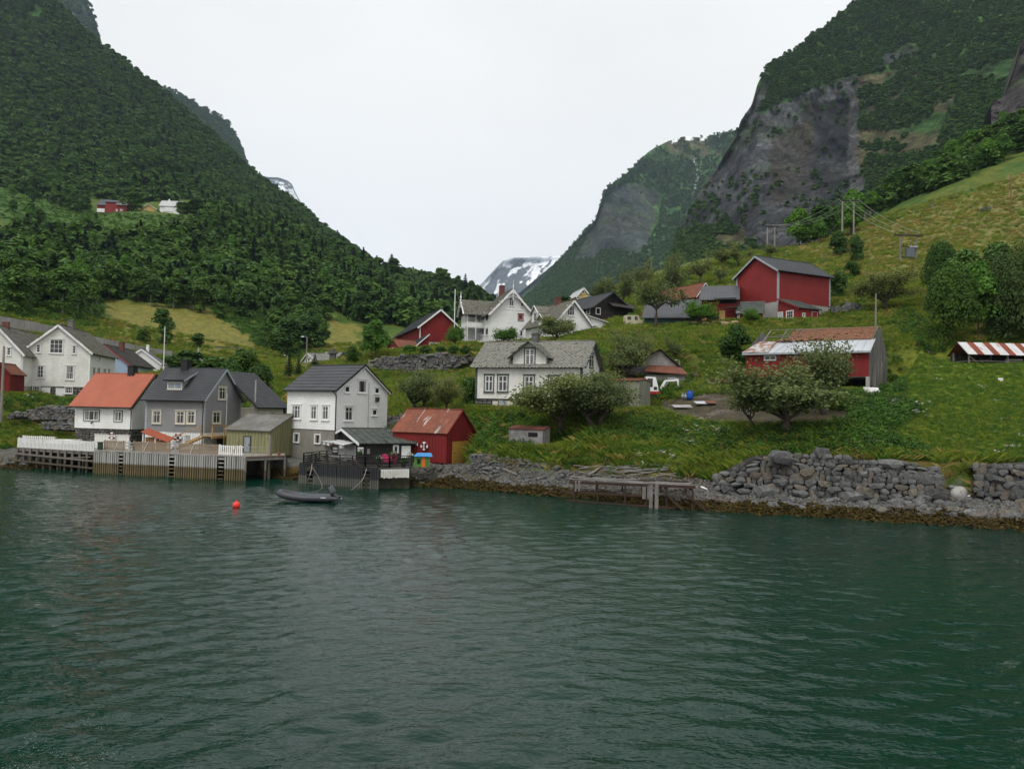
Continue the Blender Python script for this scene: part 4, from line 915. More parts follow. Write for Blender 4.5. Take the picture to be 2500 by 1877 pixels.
# rear wing
hx, hy_ = H.Lx, 0.0
mb = MB(); W2 = 5.2; 
Lx = H.Lx; zr2 = H.zr-0.1; z2e = H.z(997, Lx+4, -2)
slab(mb, (Lx+6.0, -2.6, z2e), (Lx-1.0, -2.6, z2e), (Lx*0.5+1.0, 1.2, zr2), (Lx+4.5, 1.2, zr2), 0.1, 'tile', 0.26, 0.045, 0.33); mb.build('rear_roof', tile_black, H.root)
mb = MB(); wallface(mb, lambda a_, z, o: (Lx+0.1+a_, -2.15-o, z), [(0, z2e), (5.4, z2e)], z2e-2.6, 'lap', 0.17); mb.box(Lx+0.1, -2.1, z2e-2.6, Lx+5.4, 2.0, z2e); mb.build('rear_wall', offwhite, H.root)
H.win_l('R', 2.2, z2e-1.5, 3.6, z2e-0.35, 3, 1, trim=cr, frame=cr, tw=0.08, T=lambda a_, z, o: (Lx+0.1+a_, -2.15-o, z))
GH = H
# timber balcony and stair on the grey house: a thing of its own material but fixed to the house -> parts
t0 = 0.0; zf = H.z(1063, 0, 0); 
xa, _ = H.fp('R', 553, 1060)
y0_ = -1.5
mb = MB(); n = 9
for k in range(n): mb = MB(); mb.box(-0.9+k*(xa+0.9)/n+0.01, y0_, zf-0.05, -0.9+(k+1)*(xa+0.9)/n-0.01, -0.05, zf); mb.build('deck_board', newwood, H.root)
MB().beam((-0.9, y0_-0.03, zf-0.16), (xa, y0_-0.03, zf-0.16), 0.06, 0.2).build('deck_beam', newwood, H.root)
for x_ in (-0.85, xa*0.3, xa-0.1): MB().beam((x_, y0_-0.08, -0.3 if x_ > -0.5 and x_ < xa*0.6 else zf-0.2), (x_, y0_-0.08, zf+1.05), 0.1).build('post', newwood, H.root)
MB().beam((-0.95, y0_-0.08, zf+1.05), (xa, y0_-0.08, zf+1.05), 0.06, 0.1).build('handrail', newwood, H.root)
ys = 0.9*2.3+0.9
MB().beam((-1.05, -0.4, zf+1.0), (-1.05, 3.3, 0.85), 0.06, 0.1).build('handrail', newwood, H.root)
for y_ in (-0.4, 3.2): MB().beam((-1.05, y_, (zf if y_ < 0 else -0.2)), (-1.05, y_, (zf+1.0 if y_ < 0 else 0.9)), 0.08).build('post', newwood, H.root)
for q in (-1.0, -0.25): MB().beam((q-0.5, -0.6, zf-0.1), (q-0.5, 2.5, -0.2), 0.06, 0.22).build('stringer', newwood, H.root)
for k in range(8): MB().box(-1.5, -0.45+k*0.36-0.12, zf-0.18-k*(zf/8.4), -0.75, -0.45+k*0.36+0.14, zf-0.14-k*(zf/8.4)).build('tread', palewood, H.root)

# yellow-green shed
H = House('olive_shed', 'faded yellow-green plank boat shed between the grey house and the white house', 'shed', (656, 1116, 77.5), 70, Lx=7.4, pxL=552)
ze = H.z(1052); zr = ze+1.55
H.shell(0, ze, zr, 'y', olive, 'vert', 0.19); H.roof(eternit, 0.2, 0.25, 0.06, 'corr', 0.2, 0.03)
H.door('L', (597, 1066, 611, 1103), mat('pale_grey_door', (0.3, 0.33, 0.36), (0.24, 0.27, 0.3), 1.5), darkwood)
MB().beam((-0.04, 0.2, H.z(1071)), (-0.04, 0, H.z(1071)), 0.05).build('hinge_bar', darkwood, H.root)
# tall white house on concrete base
H = House('tall_white_house', 'tall white lap-sided house with black roof on a rendered concrete ground floor', 'house', (818, 1117, 77.5), 57, pxR=941, pxL=699)
zs = H.z(1050); ze = H.z(950); zr = H.zr_px(894, 'y')
H.shell(zs, ze, zr, 'y', white, 'lap', 0.17); H.found(-1.5, zs-0.01, concrete, ins=0.03); H.corners(white, zs, 0.1)
H.roof(tile_black, 0.35, 0.3, 0.1, 'tile', 0.25, 0.03, row=0.6, trim=black, tw=0.1, gutter=black)
for e in ((-0.3, H.ze-0.25, H.Lx*0.5, H.zr-0.02),): MB().beam((e[0], -0.28, e[1]), (e[2], -0.28, e[3]), 0.05, 0.2).build('bargeboard', white, H.root); MB().beam((H.Lx+0.3, -0.28, e[1]), (e[2], -0.28, e[3]), 0.05, 0.2).build('bargeboard', white, H.root)
H.win('L', (712, 987, 736, 1023), 3, 2, tw=0.12, cur=1, toprow=0.68); H.win('L', (758, 989, 776, 1025), 2, 2, tw=0.12, cur=1, toprow=0.68); H.win('L', (786, 989, 805, 1026), 2, 2, tw=0.12, cur=1, toprow=0.68)
H.win('R', (839, 991, 862, 1028), 2, 2, tw=0.12, cur=0.8, toprow=0.68, pmat=glass); H.win('R', (872, 927, 895, 960), 1, 1, tw=0.1, cur=1.2); H.win('R', (840, 941, 854, 959), 1, 1, tw=0.09); H.win('R', (913, 945, 926, 962), 1, 1, tw=0.09); H.win('R', (907, 998, 920, 1015), 1, 1, tw=0.09)
H.win('L', (717, 1056, 732, 1081), 1, 1, tw=0.07, cap=False, sill=False, cur=1.3); H.win('L', (768, 1059, 784, 1084), 1, 1, tw=0.07, cap=False, sill=False, cur=1.3)
a, zz = H.fp('R', 919, 976); mb = MB(); mb.box(a-0.22, -0.3, zz-0.2, a+0.16, -0.03, zz+0.28); mb.build('vent_hatch', darkwood, H.root)
a, zz = H.fp('R', 889, 907); mb = MB(); mb.box(a-0.15, -0.1, zz-0.18, a+0.15, -0.02, zz+0.18); mb.build('vent', white, H.root)
H.pipe([(-0.42, 0.2, H.ze-0.2), (-0.1, -0.02, H.ze-0.6), (-0.1, -0.02, zs-1.3)], black, 0.06)
a, zz = H.fp('R', 898, 1000); H.pipe([(a, -0.08, H.z(934, a, 0)), (a, -0.08, zs)], lgrey, 0.025, 'conduit')
TW = H
# black boathouse cafe
H = House('black_boathouse', 'low black boathouse with white bargeboards and striped awning on the black quay', 'boathouse', (884, 1128, 70.5), 27, pxR=1004, pxL=806)
ze = H.z(1082); zr = H.zr_px(1048, 'x')
H.shell(0, ze, zr, 'x', blackwood, 'vert', 0.2); H.roof(roof_felt, 0.35, 0.42, 0.08, 'seam', 0.62, trim=white, tw=0.24)
H.door('L', (827, 1085, 848, 1124), white, None); H.door('L', (848.5, 1085, 869, 1124), white, None)
a0, z0 = H.fp('L', 878, 1080); a1, z1 = H.fp('L', 812, 1078); zt = H.ze-0.02
n = 14; ya = 0.6; yb = 3.9
aw = thing('striped_awning', 'grey and white striped awning over the white double doors', 'awning', H.w(0, 0, 0), H.th)
for k in range(n):
    mb = MB(); y_0 = ya+(H.Ly-0.1-ya)*k/n+0.9; y_1 = ya+(H.Ly-0.1-ya)*(k+1)/n+0.9
    mb.quad((-0.05, y_0, zt+0.02), (-0.05, y_1, zt+0.02), (-1.3, y_1, zt-0.22), (-1.3, y_0, zt-0.22)); mb.quad((-1.3, y_0, zt-0.22), (-1.3, y_1, zt-0.22), (-1.32, y_1, zt-0.55), (-1.32, y_0, zt-0.55))
    mb.build('stripe', white if k % 2 else mat('awning_grey', (0.25, 0.26, 0.27), None, bump=0), aw)
mb = MB(); mb.beam((-1.33, ya+0.9, zt-0.2), (-1.33, H.Ly+0.8, zt-0.2), 0.06); mb.build('front_bar', white, aw)
H.win('R', (893, 1092, 905, 1110), 1, 1, tw=0.05, trim=darkwood, frame=darkwood, cap=False, sill=False, name='notice_board', pmat=curtain); H.win('R', (959, 1086, 973, 1106), 1, 1, tw=0.09, cap=False, sill=False)
a, zz = H.fp('R', 880, 1102)
wl = tag(MB().box(0, 0, 0, .02, .02, .02).build('placeholder', white), 'x', 'x'); bpy.data.objects.remove(wl)
lan = thing('wall_lantern', 'white box lantern with small panes on the corner of the black boathouse', 'lantern', H.w(-0.25, -0.25, H.z(1108)), H.th)
mb = MB(); mb.box(-0.17, -0.17, 0.03, 0.17, 0.17, 0.5); mb.build('glass', glass, lan)
mb = MB()
for x_ in (-0.18, -0.0, 0.18):
    for y_ in (-0.18, 0.0, 0.18):
        if x_ or y_: mb.beam((x_, y_, 0), (x_, y_, 0.52), 0.045)
for z_ in (0.02, 0.26, 0.5): mb.box(-0.2, -0.2, z_-0.025, 0.2, -0.165, z_+0.025); mb.box(-0.2, -0.165, z_-0.025, -0.165, 0.2, z_+0.025)
mb.box(-0.22, -0.22, 0.52, 0.22, 0.22, 0.6); mb.build('frame', white, lan)
a0, z0 = H.fp('R', 979, 1118); a1, z1 = H.fp('R', 1002, 1088)
mb = MB(); N = 14
for k in range(N): 
    p0 = a0+(a1-a0)*k/N; p1 = a0+(a1-a0)*(k+1)/N; mb.quad((p0, -0.12-0.04*(k % 2), z0+0.05*(k % 3)), (p1, -0.12-0.04*((k+1) % 2), z0+0.05*((k+1) % 3)), (p1, -0.1-0.02*((k+1) % 2), z1), (p0, -0.1-0.02*(k % 2), z1))
c_ = mb.build('hanging_cloth', white, None, H.C); c_.rotation_euler = (0, 0, H.th); tag(c_, 'white cloth hung on the right end wall of the black boathouse', 'cloth')
BB = H
# red boathouse
H = House('red_boathouse', 'red plank boathouse with streaked rusty roof and ochre door beside the black boathouse', 'boathouse', (1089, 1131, 71.5), 63, pxR=1157, pxL=958)
ze = H.z(1057); zr = H.zr_px(1002, 'y')
H.shell(0, ze, zr, 'y', redwall, 'vert', 0.17); H.roof(rust_boat, 0.15, 0.15, 0.05, 'corr', 0.2, 0.03, trim=redold, tw=0.1)
H.door('R', (1103, 1077, 1142, 1130), ochre, None)
RB = H

# slate-roofed house with centre gable
H = House('slate_house', 'off-white house with lichen-grey slate roof, centre gable and green window trim behind the tree', 'house', (1419, 1004, 78), 69, pxR=1462, pxL=1160)
zs = H.z(976); ze = H.z(892); zr = H.zr_px(836, 'y')
H.shell(zs, ze, zr, 'y', white_old, 'lap', 0.19); H.corners(green, zs, 0.16); stonebase(H, 'LR', -0.6, zs, 8, 0.3)
mb = MB(); mb.box(-0.06, -0.06, zs-0.12, H.Lx+0.06, H.Ly+0.06, zs-0.002); mb.build('sill_board', darkwood, H.root)
H.roof(slate, 0.4, 0.45, 0.12, 'flat', trim=green, tw=0.2, slt=slate, slw=0.4)
for r_ in ((1182, 914, 1207, 957), (1214, 914, 1242, 957), (1278, 915, 1306, 957), (1338, 916, 1366, 958), (1376, 917, 1403, 959)): H.win('L', r_, 2, 2, trim=green, tw=0.12, fw=0.08, mw=0.07, toprow=0.62, cur=0.7)
H.win('R', (1438, 862, 1448, 898), 2, 2, trim=green, tw=0.1, toprow=0.62)
s0, _ = H.fp('L', 1334, 880); s1, _ = H.fp('L', 1253, 880); ym = (s0+s1)/2; zg = H.z(836, 0, ym)+0.05; zc = H.z(868, 0, s0)
mb = MB(); wallface(mb, lambda a_, z, o: (-0.03-o, a_, z), [(s0, zc), (ym, zg), (s1, zc)], H.ze-0.05, 'lap', 0.19); mb.build('wall', white_old, H.root)
for s_ in (s0, s1):
    k = (H.zr-H.ze)/(H.Lx/2); mb = MB(); mb.add([(0, s_, H.ze), (0, s_, zc), ((zc-H.ze)/k, s_, zc)], [(0, 1, 2)]); mb.build('wall', white_old, H.root)
kk = (zg-zc)/(ym-s0)
for i, (sa, sg) in enumerate(((s0, -1), (s1, 1))):
    e = sa+sg*0.4; zz = zc-kk*0.4; xb = min((zz-H.ze)/k+0.35, H.Lx/2); xr = min((zg-H.ze)/k+0.2, H.Lx/2)
    q = ((-0.5, e, zz), (xb, e, zz), (xr, ym, zg), (-0.5, ym, zg)); mb = MB(); slab(mb, *q, th=0.1); g = mb.build('gable_roof', slate, H.root)
    stuff(slates(*q, th=0.1, w=0.36, seed=i+20).build('slates', slate, g))
    MB().beam((-0.55, e, zz+0.03), (-0.55, ym, zg+0.03), 0.07, 0.2, up=(1, 0, 0)).build('bargeboard', green, H.root)
H.win('L', (1280, 849, 1308, 894), 2, 2, trim=green, tw=0.12, fw=0.08, mw=0.07, toprow=0.62, cur=0.7, base=0.07)
H.chimney(H.Lx*0.5, ym+0.6, H.zr-0.5, H.zr+0.9, 0.9, 0.7, grey_stone)
H.door('L', (1218, 978, 1236, 1003), lgrey, None, base=0.08, handle=False)
for (a_, b_) in ((1203, 1216), (1237, 1253)):
    p0, z0 = H.fp('L', a_, 1001); p1, z1 = H.fp('L', b_, 979); mb = MB(); mb.box(-0.1, min(p0, p1), z0, -0.02, max(p0, p1), z1); mb.build('panel', offwhite, H.root)
SH_ = H

# ------------------------------------------------------------------ upper village
H = House('red_barn', 'dark red barn with grey roof and cream ground floor behind the stone retaining wall', 'barn', (1023, 852, 150), 19, pxR=1122, pxL=966)
zs = H.z(832); ze = H.z(796); zr = H.zr_px(757, 'y'); zs = H.z(833)
H.shell(zs, ze, zr, 'y', redwall, 'vert', 0.25); H.found(-2.5, zs, offwhite); H.roof(roof_grey, 0.5, 0.5, 0.12, 'seam', 0.6, trim=white, tw=0.3)
H.pipe([(0.1, -0.12, H.ze), (0.1, -0.12, -0.5)], white, 0.09)
for r_ in ((1035, 840, 1050, 850), (1067, 839, 1082, 850), (1092, 840, 1105, 850)): H.win('R', r_, 2, 1, tw=0.1, cap=False, sill=False)
# low side roof and small red annex in front
H2 = House('red_annex', 'small red outbuilding with slatted gable and rust-red roof at the corner of the retaining wall', 'outbuilding', (972, 874, 140), 40, pxR=1020, pxL=948)
H2.shell(-1, H2.z(845), H2.zr_px(829, 'x'), 'x', redwall, 'vert', 0.22); H2.roof(rust_red, 0.3, 0.3, 0.08, 'corr', 0.3); 
H2.win('L', (957, 850, 961, 857), 1, 1, tw=0.06); H2.win('R', (985, 848, 993, 856), 2, 1, tw=0.06)
H3 = House('grey_lean_to', 'low grey roofed lean-to along the left side of the red barn', 'lean-to', (1014, 870, 143), 19, Lx=2.5, pxL=942)
H3.shell(-1, H3.z(845), H3.z(815), 'y', redwall, 'vert', 0.25, rp=0.999); H3.roof(roof_grey, 0.6, 0.4, 0.08, 'seam', 0.6, trim=white, tw=0.16)
# villa with carved gables
H = House('white_villa', 'tall white villa with carved gable finials and a two-storey veranda', 'house', (1197, 838, 140), 17, pxR=1297, pxL=1170)
ze = H.z(761); zr = H.zr_px(709, 'y')
H.shell(0, ze, zr, 'y', white, 'lap', 0.2); H.found(-2.2, 0, concrete); H.corners(white, 0, 0.2)
H.roof(slate_dk, 0.6, 0.7, 0.12, 'flat', trim=white, tw=0.36, slt=slate_dk, slw=0.42)
H.win('R', (1242, 726, 1255, 748), 2, 2, tw=0.1, toprow=0.6); H.win('R', (1219, 735, 1227, 746), 1, 1, tw=0.1); H.win('R', (1270, 738, 1278, 750), 1, 1, tw=0.1)
H.win('R', (1264, 766, 1278, 782), 1, 1, tw=0.1, trim=redwall, frame=white, pmat=redold); H.win('R', (1268, 806, 1277, 822), 1, 1, tw=0.1); H.win('R', (1225, 806, 1236, 824), 1, 1, tw=0.1); 
for c0 in (1176, 1186): H.win('L', (c0, 764, c0+7, 784), 1, 1, tw=0.1); H.win('L', (c0, 801, c0+7, 819), 1, 1, tw=0.1)
MB().box(-0.02, -0.09, H.z(754), H.Lx, -0.035, H.z(754)+0.1).build('band_board', white, H.root)
xm = H.Lx/2; zz = H.zr
mb = MB(); mb.beam((xm, -0.75, zz-1.9), (xm, -0.75, zz+0.4), 0.12); mb.tube([(xm, -0.75, zz+0.3), (xm, -0.75, zz+0.6), (xm, -0.75, zz+0.9), (xm, -0.75, zz+1.9)], [0.05, 0.14, 0.05, 0.02], 6); mb.build('finial', white, H.root)
k = (zz-H.ze)/xm
mb = MB(); mb.beam((xm-1.9, -0.72, zz-1.9*k+0.1), (xm, -0.72, zz-1.0), 0.1); mb.beam((xm+1.9, -0.72, zz-1.9*k+0.1), (xm, -0.72, zz-1.0), 0.1); mb.beam((xm-1.1, -0.72, zz-1.1*k), (xm, -0.72, zz-0.5), 0.08); mb.beam((xm+1.1, -0.72, zz-1.1*k), (xm, -0.72, zz-0.5), 0.08); mb.build('gable_fretwork', white, H.root)
H.chim_px(1225, 699, 0, 0.9, 0.9, brick_m, 0.5)
# cross wing with veranda, at the far left end of the villa
x0 = -3.2; y1 = H.Ly+1.6; y0 = y1-4.6; ym = (y0+y1)/2; ze2 = H.z(766, x0, y0); zr2 = min(H.z(733, x0, ym), H.zr-0.3)
mb = MB(); wallface(mb, lambda a_, z, o: (-o, a_, z), [(y0, ze2), (ym, zr2), (y1, ze2)], 0, 'lap', 0.2); mb.build('wall', white, H.root)
for a_, b2 in ((y0-0.4, -1), (y1+0.4, 1)):
    q = ((x0-0.7, a_, ze2-0.15), (2.5, a_, ze2-0.15), (2.5, ym, zr2), (x0-0.7, ym, zr2)); mb = MB(); slab(mb, *q, th=0.12); g = mb.build('wing_roof', slate_dk, H.root); stuff(slates(*q, th=0.12, w=0.42, seed=31).build('slates', slate_dk, g))
    MB().beam((x0-0.75, a_, ze2-0.15), (x0-0.75, ym, zr2+0.05), 0.08, 0.34, up=(1, 0, 0)).build('bargeboard', white, H.root)
mb = MB(); mb.beam((x0-0.75, ym, zr2-1.4), (x0-0.75, ym, zr2+0.2), 0.12); mb.tube([(x0-0.75, ym, zr2+0.1), (x0-0.75, ym, zr2+0.5), (x0-0.75, ym, zr2+0.8), (x0-0.75, ym, zr2+1.7)], [0.06, 0.2, 0.08, 0.02], 6); mb.beam((x0-0.75, ym-1.2, zr2-1.3), (x0-0.75, ym+1.2, zr2-1.3), 0.08); mb.build('finial', white, H.root)
zf2 = H.z(797, x0, y0)
mb = MB(); wallface(mb, lambda a_, z, o: (a_, y1-0.02+o, z), [(x0, ze2), (0, ze2)], 0, 'plain'); mb.build('wall', white, H.root)

MB().box(x0, y0, zf2-0.15, 0, y1, zf2).build('balcony_floor', white, H.root); MB().box(x0, y0, -0.4, 0, y1, -0.1).build('veranda_floor', white, H.root)
for (px_, py_) in ((x0, y0), (x0, ym), (x0, y1), (-1.6, y0), (x0, (y0+ym)/2), (x0, (y1+ym)/2)): MB().beam((px_+0.08, py_, -0.1), (px_+0.08, py_, ze2), 0.13).build('post', white, H.root)
for zb2 in (0.0, zf2+0.05):
    mb = MB(); mb.box(x0, y0-0.03, zb2, 0, y0+0.03, zb2+0.75); mb.box(x0-0.03, y0, zb2, x0+0.03, y1, zb2+0.75); mb.box(x0-0.06, y0-0.06, zb2+0.75, 0, y0+0.06, zb2+0.84); mb.box(x0-0.06, y0, zb2+0.75, x0+0.06, y1, zb2+0.84); mb.build('railing', white, H.root)
for yy in (y0+0.8, y0+2.4): H.win_l('L', yy, zf2+0.6, yy+0.9, zf2+2.1, 1, 1, tw=0.1); H.win_l('L', yy, 0.6, yy+0.9, 2.2, 1, 1, tw=0.1)
mb = MB(); mb.tube([(H.Lx*0.5-0.2, H.Ly+0.2, H.zr+0.1), (H.Lx*0.5-0.2, H.Ly+0.2, H.zr+0.6), (H.Lx*0.5-0.2, H.Ly+0.2, H.zr+1.5)], [0.1, 0.22, 0.03], 6); mb.build('finial', white, H.root)

# white house with lean-to and dormers
H = House('white_farmhouse', 'white house with slate roof, front dormers and a lean-to garage right of the villa', 'house', (1356, 822, 124), 24, pxR=1438, pxL=1283)
ze = H.z(783); zr = H.zr_px(735, 'y', rp=0.5)
H.shell(-1.5, ze, zr, 'y', white, 'lap', 0.2); H.roof(slate_dk, 0.45, 0.5, 0.12, 'flat', trim=white, tw=0.3, slt=slate_dk, slw=0.42)
H.win('R', (1384, 746, 1403, 771), 3, 2, tw=0.08); H.win('R', (1378, 789, 1392, 808), 2, 2, tw=0.08)
H.chim_px(1362, 729, 0, 0.9, 0.7, brick_m)
Lx = H.Lx; zl = H.z(788, Lx+2.9, 0); zt = H.z(774, Lx, 0)
mb = MB(); wallface(mb, lambda a_, z, o: (Lx+a_, -0.02-o, z), [(0, zt), (3.0, zl)], -1.2, 'lap', 0.2); mb.box(Lx, 0, -1.2, Lx+3.0, 6, zl); mb.build('lean_to_wall', white, H.root)
mb = MB(); slab(mb, (Lx+3.4, -0.4, zl), (Lx+3.4, 6.3, zl), (Lx-0.2, 6.3, zt+0.1), (Lx-0.2, -0.4, zt+0.1), 0.1); mb.build('lean_to_roof', white, H.root)
H.win('R', (1440, 795, 1458, 814), 1, 1, tw=0.1, fw=0.04)
k = (H.zr-H.ze)/(Lx/2)
for (yd, w_, zd) in ((H.Ly*0.72, 1.5, 1.0), (H.Ly*0.3, 1.0, -0.6)):
    xd = 0.3 if zd > 0 else -0.9; z0 = H.ze+(k*xd if zd > 0 else -0.4); zw = z0+(1.7 if zd > 0 else 0.9); zp = zw+1.1*(w_/1.3)
    mb = MB(); mb.add([(xd, yd-w_, z0), (xd, yd+w_, z0), (xd, yd+w_, zw), (xd, yd, zp), (xd, yd-w_, zw)], [(0, 1, 2, 3, 4)]); 
    xe = (zw-H.ze)/k; 
    for q in (yd-w_, yd+w_): mb.add([(xd, q, z0), (xd, q, zw), (max(xe, xd+0.4), q, zw)], [(0, 1, 2)])
    mb.build('dormer', white, H.roofo)
    for sg in (-1, 1):
        mb = MB(); slab(mb, (xd-0.3, yd+sg*(w_+0.25), zw-0.15), (xe+0.4, yd+sg*(w_+0.25), zw-0.15), (min((zp-H.ze)/k, Lx/2), yd, zp), (xd-0.3, yd, zp), 0.08); mb.build('dormer_roof', slate_dk, H.roofo)
        MB().beam((xd-0.33, yd+sg*(w_+0.25), zw-0.12), (xd-0.33, yd, zp+0.04), 0.06, 0.22, up=(1, 0, 0)).build('bargeboard', white, H.roofo)
    if zd > 0: H.win_l('L', yd-0.55, z0+0.4, yd+0.55, zw+0.1, 2, 3, tw=0.07, T=lambda a_, z, o: (xd-o, a_, z))
# dark brown house
H = House('dark_house', 'dark brown house with broad grey sheet roof behind the white house with lean-to', 'house', (1447, 800, 137), 27, pxR=1532, pxL=1362)
ze = H.z(748); zr = H.zr_px(716, 'y')
H.shell(-2, ze, zr, 'y', darkwood, 'lap', 0.25); H.roof(roof_grey, 0.6, 0.9, 0.12, 'seam', 0.5, trim=black, tw=0.2, gutter=black)
H.win('R', (1454, 751, 1466, 768), 1, 1, tw=0.1, fw=0.05, cap=False, sill=False); H.win('L', (1433, 751, 1441, 768), 1, 1, tw=0.08, cap=False, sill=False); H.win('L', (1424, 754, 1431, 768), 1, 1, tw=0.05, trim=darkwood)
H.door('R', (1484, 778, 1512, 800), mat('rust_orange_door', (0.25, 0.10, 0.03), (0.2, 0.08, 0.03), 1.0), None, handle=False)
x_, z_ = H.fp('R', 1500, 748); mb = MB(); slab(mb, (x_-1.5, -1.8, z_-0.3), (H.Lx+0.6, -1.8, z_-0.5), (H.Lx+0.6, -0.05, z_+0.6), (x_-1.5, -0.05, z_+0.6), 0.1); mb.build('porch_roof', darkwood, H.root)
# yellow house
H = House('yellow_house', 'small yellow gabled house peeping above the dark grey roof', 'house', (1408, 760, 200), 12, pxR=1440, Ly=9)
H.shell(-2, H.z(722), H.zr_px(704, 'y'), 'y', yellow, 'lap', 0.25); H.roof(mat('pale_roof', (0.45, 0.46, 0.47)), 0.4, 0.4, 0.12, 'flat', trim=white, tw=0.3); H.win('R', (1419, 709, 1427, 717), 1, 1, tw=0.1); H.win('R', (1408, 724, 1416, 730), 1, 1, tw=0.1); H.win('R', (1430, 723, 1438, 730), 1, 1, tw=0.1)

# big red barn
H = House('red_barn', 'big red lap-sided barn with blue-grey roof on a pale concrete base', 'barn', (1899, 783, 120), 27, pxR=2026, pxL=1797)
ze = H.z(659); zr = H.zr_px(628, 'x'); zs = H.z(735)
H.shell(zs, ze, zr, 'x', redbarn, 'lap', 0.27, faces='RLBF'); H.found(-1.5, zs, concrete2, ins=0.0); H.corners(lgrey, zs, 0.22)
H.roof(roof_grey, 0.45, 0.5, 0.16, 'seam', 0.6, trim=lgrey, tw=0.28, gutter=black)
H.pipe([(-0.15, -0.15, H.ze-0.2), (-0.15, -0.15, zs-0.6)], lgrey, 0.08)
BBN = H
# lean-to on its right front
H = House('red_lean_to', 'red lean-to with grey roof and white window against the front of the big red barn', 'lean-to', (1951, 784, 115.5), 27, pxR=1999, pxL=1900)
zf = H.z(752); 
H.shell(-0.8, H.z(751), H.z(731, 0, H.Ly), 'x', redbarn, 'lap', 0.25, rp=0.999, mats={}); H.roof(roof_felt, 0.3, 0.3, 0.08, 'seam', 0.6, trim=redbarn, tw=0.18)
H.win('L', (1920, 758, 1938, 777), 3, 2, trim=white, tw=0.1, cap=False, sill=False); H.door('L', (1901, 763, 1911, 783), mat('whitewashed_door', (0.5, 0.55, 0.57)), white)
H.win('R', (1958, 765, 1965, 775), 1, 1, tw=0.05, pmat=mat('pale_blue_panel', (0.25, 0.32, 0.38))); H.door('R', (1982, 762, 1994, 780), redbarn, lgrey, handle=False)
# porch against the barn's gable wall
H = House('grey_porch', 'open porch with dark sloping roof below the gable of the big red barn', 'porch', (1801, 786, 118), -18, pxR=1862, Ly=3.0)
H.shell(-0.5, H.z(763, 0, 0), H.z(738, 0, 3.0), 'x', redbarn, 'vert', 0.22, rp=0.999); H.roof(roof_felt, 0.5, 0.3, 0.08, 'seam', 0.6); H.win('R', (1800, 763, 1806, 785), 1, 2, tw=0.08); 
# middle part with dark roof and open cart bay
H = House('cart_shed', 'dark-roofed red and timber cart shed with an open bay left of the big barn', 'shed', (1712, 792, 121), -16, pxR=1799, Ly=9)
H.shell(-0.8, H.z(732), H.z(701, 0, 9), 'x', redwall, 'lap', 0.25, rp=0.999, faces='RLBF'); H.roof(roof_grey, 0.6, 0.4, 0.12, 'seam', 0.6, gutter=black)
def panel(H, face, rect, mt, name, out=0.06, th=0.04):
    a0, z0 = H.fp(face, rect[0], rect[3]); a1, z1 = H.fp(face, rect[2], rect[1]); T = H.T(face); mb = MB(); a0, a1 = min(a0, a1), max(a0, a1)
    mb.add([T(a0, z0, 0), T(a1, z0, 0), T(a1, z1, 0), T(a0, z1, 0), T(a0, z0, out), T(a1, z0, out), T(a1, z1, out), T(a0, z1, out)], [(0, 3, 2, 1), (4, 5, 6, 7), (0, 1, 5, 4), (1, 2, 6, 5), (2, 3, 7, 6), (3, 0, 4, 7)])
    return mb.build(name, mt, H.root)
panel(H, 'R', (1713, 763, 1725, 790), newwood, 'plank_wall'); panel(H, 'R', (1726, 764, 1755, 790), darkhole, 'shade_panel'); panel(H, 'R', (1756, 758, 1770, 790), newwood, 'plank_wall'); panel(H, 'R', (1756, 728, 1797, 742), darkhole, 'shade_panel', 0.05)  # near-black panels paint the shade inside the open bays
MB().beam((3.7, -0.8, H.z(752, 5, -0.8)), (H.Lx, -0.8, H.z(750, 8, -0.8)), 0.9, 0.1).build('canopy', dgreen, H.root)
mb = MB(); slab(mb, (1.8, -1.3, H.z(732, 3, 0)), (5.2, -1.3, H.z(731, 3, 0)), (5.2, 0, H.z(723, 3, 0)), (1.8, 0, H.z(723, 3, 0)), 0.08); mb.build('canopy', roof_grey, H.root)
# long low building with dark roof
H = House('long_outbuilding', 'long low outbuilding with two-level dark roof and teal wall left of the cart shed', 'outbuilding', (1700, 796, 123), 0.0, Lx=0.5, Ly=1.0)
bpy.data.objects.remove(H.root)
H = House('long_outbuilding', 'long low outbuilding with dark grey roof and teal wall left of the cart shed', 'outbuilding', (1573, 800, 124), -13, pxR=1716, Ly=10)
H.shell(-1.2, H.z(776), H.z(734, 4, 10), 'x', teal, 'vert', 0.3, rp=0.999); H.roof(roof_grey, 0.5, 0.4, 0.12, 'seam', 0.6, trim=redwall, tw=0.15)
panel(H, 'R', (1640, 775, 1712, 780), redold, 'red_board')
# rust-red tin building behind
H = House('tin_roofed_barn', 'old red building with brown tin roof and white ridge on the slope behind', 'barn', (1700, 752, 140), 30, pxR=1738, pxL=1592)
H.shell(-3, H.z(722), H.zr_px(692, 'y'), 'y', redold, 'vert', 0.3); H.roof(rust_red, 0.3, 0.3, 0.08, 'corr', 0.4, trim=white, tw=0.12); panel(H, 'R', (1714, 708, 1730, 716), darkhole, 'shade_panel')  # dark panel paints the shade of a gable hole
# white roof and building far up behind the orchard
H = House('white_farm', 'white farm buildings half hidden behind the orchard trees on the ridge', 'house', (1740, 668, 235), 35, pxR=1758, pxL=1660, zb=48)
H.shell(-6, 2.2, 4.2, 'y', white, 'lap', 0.3); H.roof(mat('pale_roof', (0.45, 0.46, 0.47)), 0.4, 0.4, 0.12, 'flat')

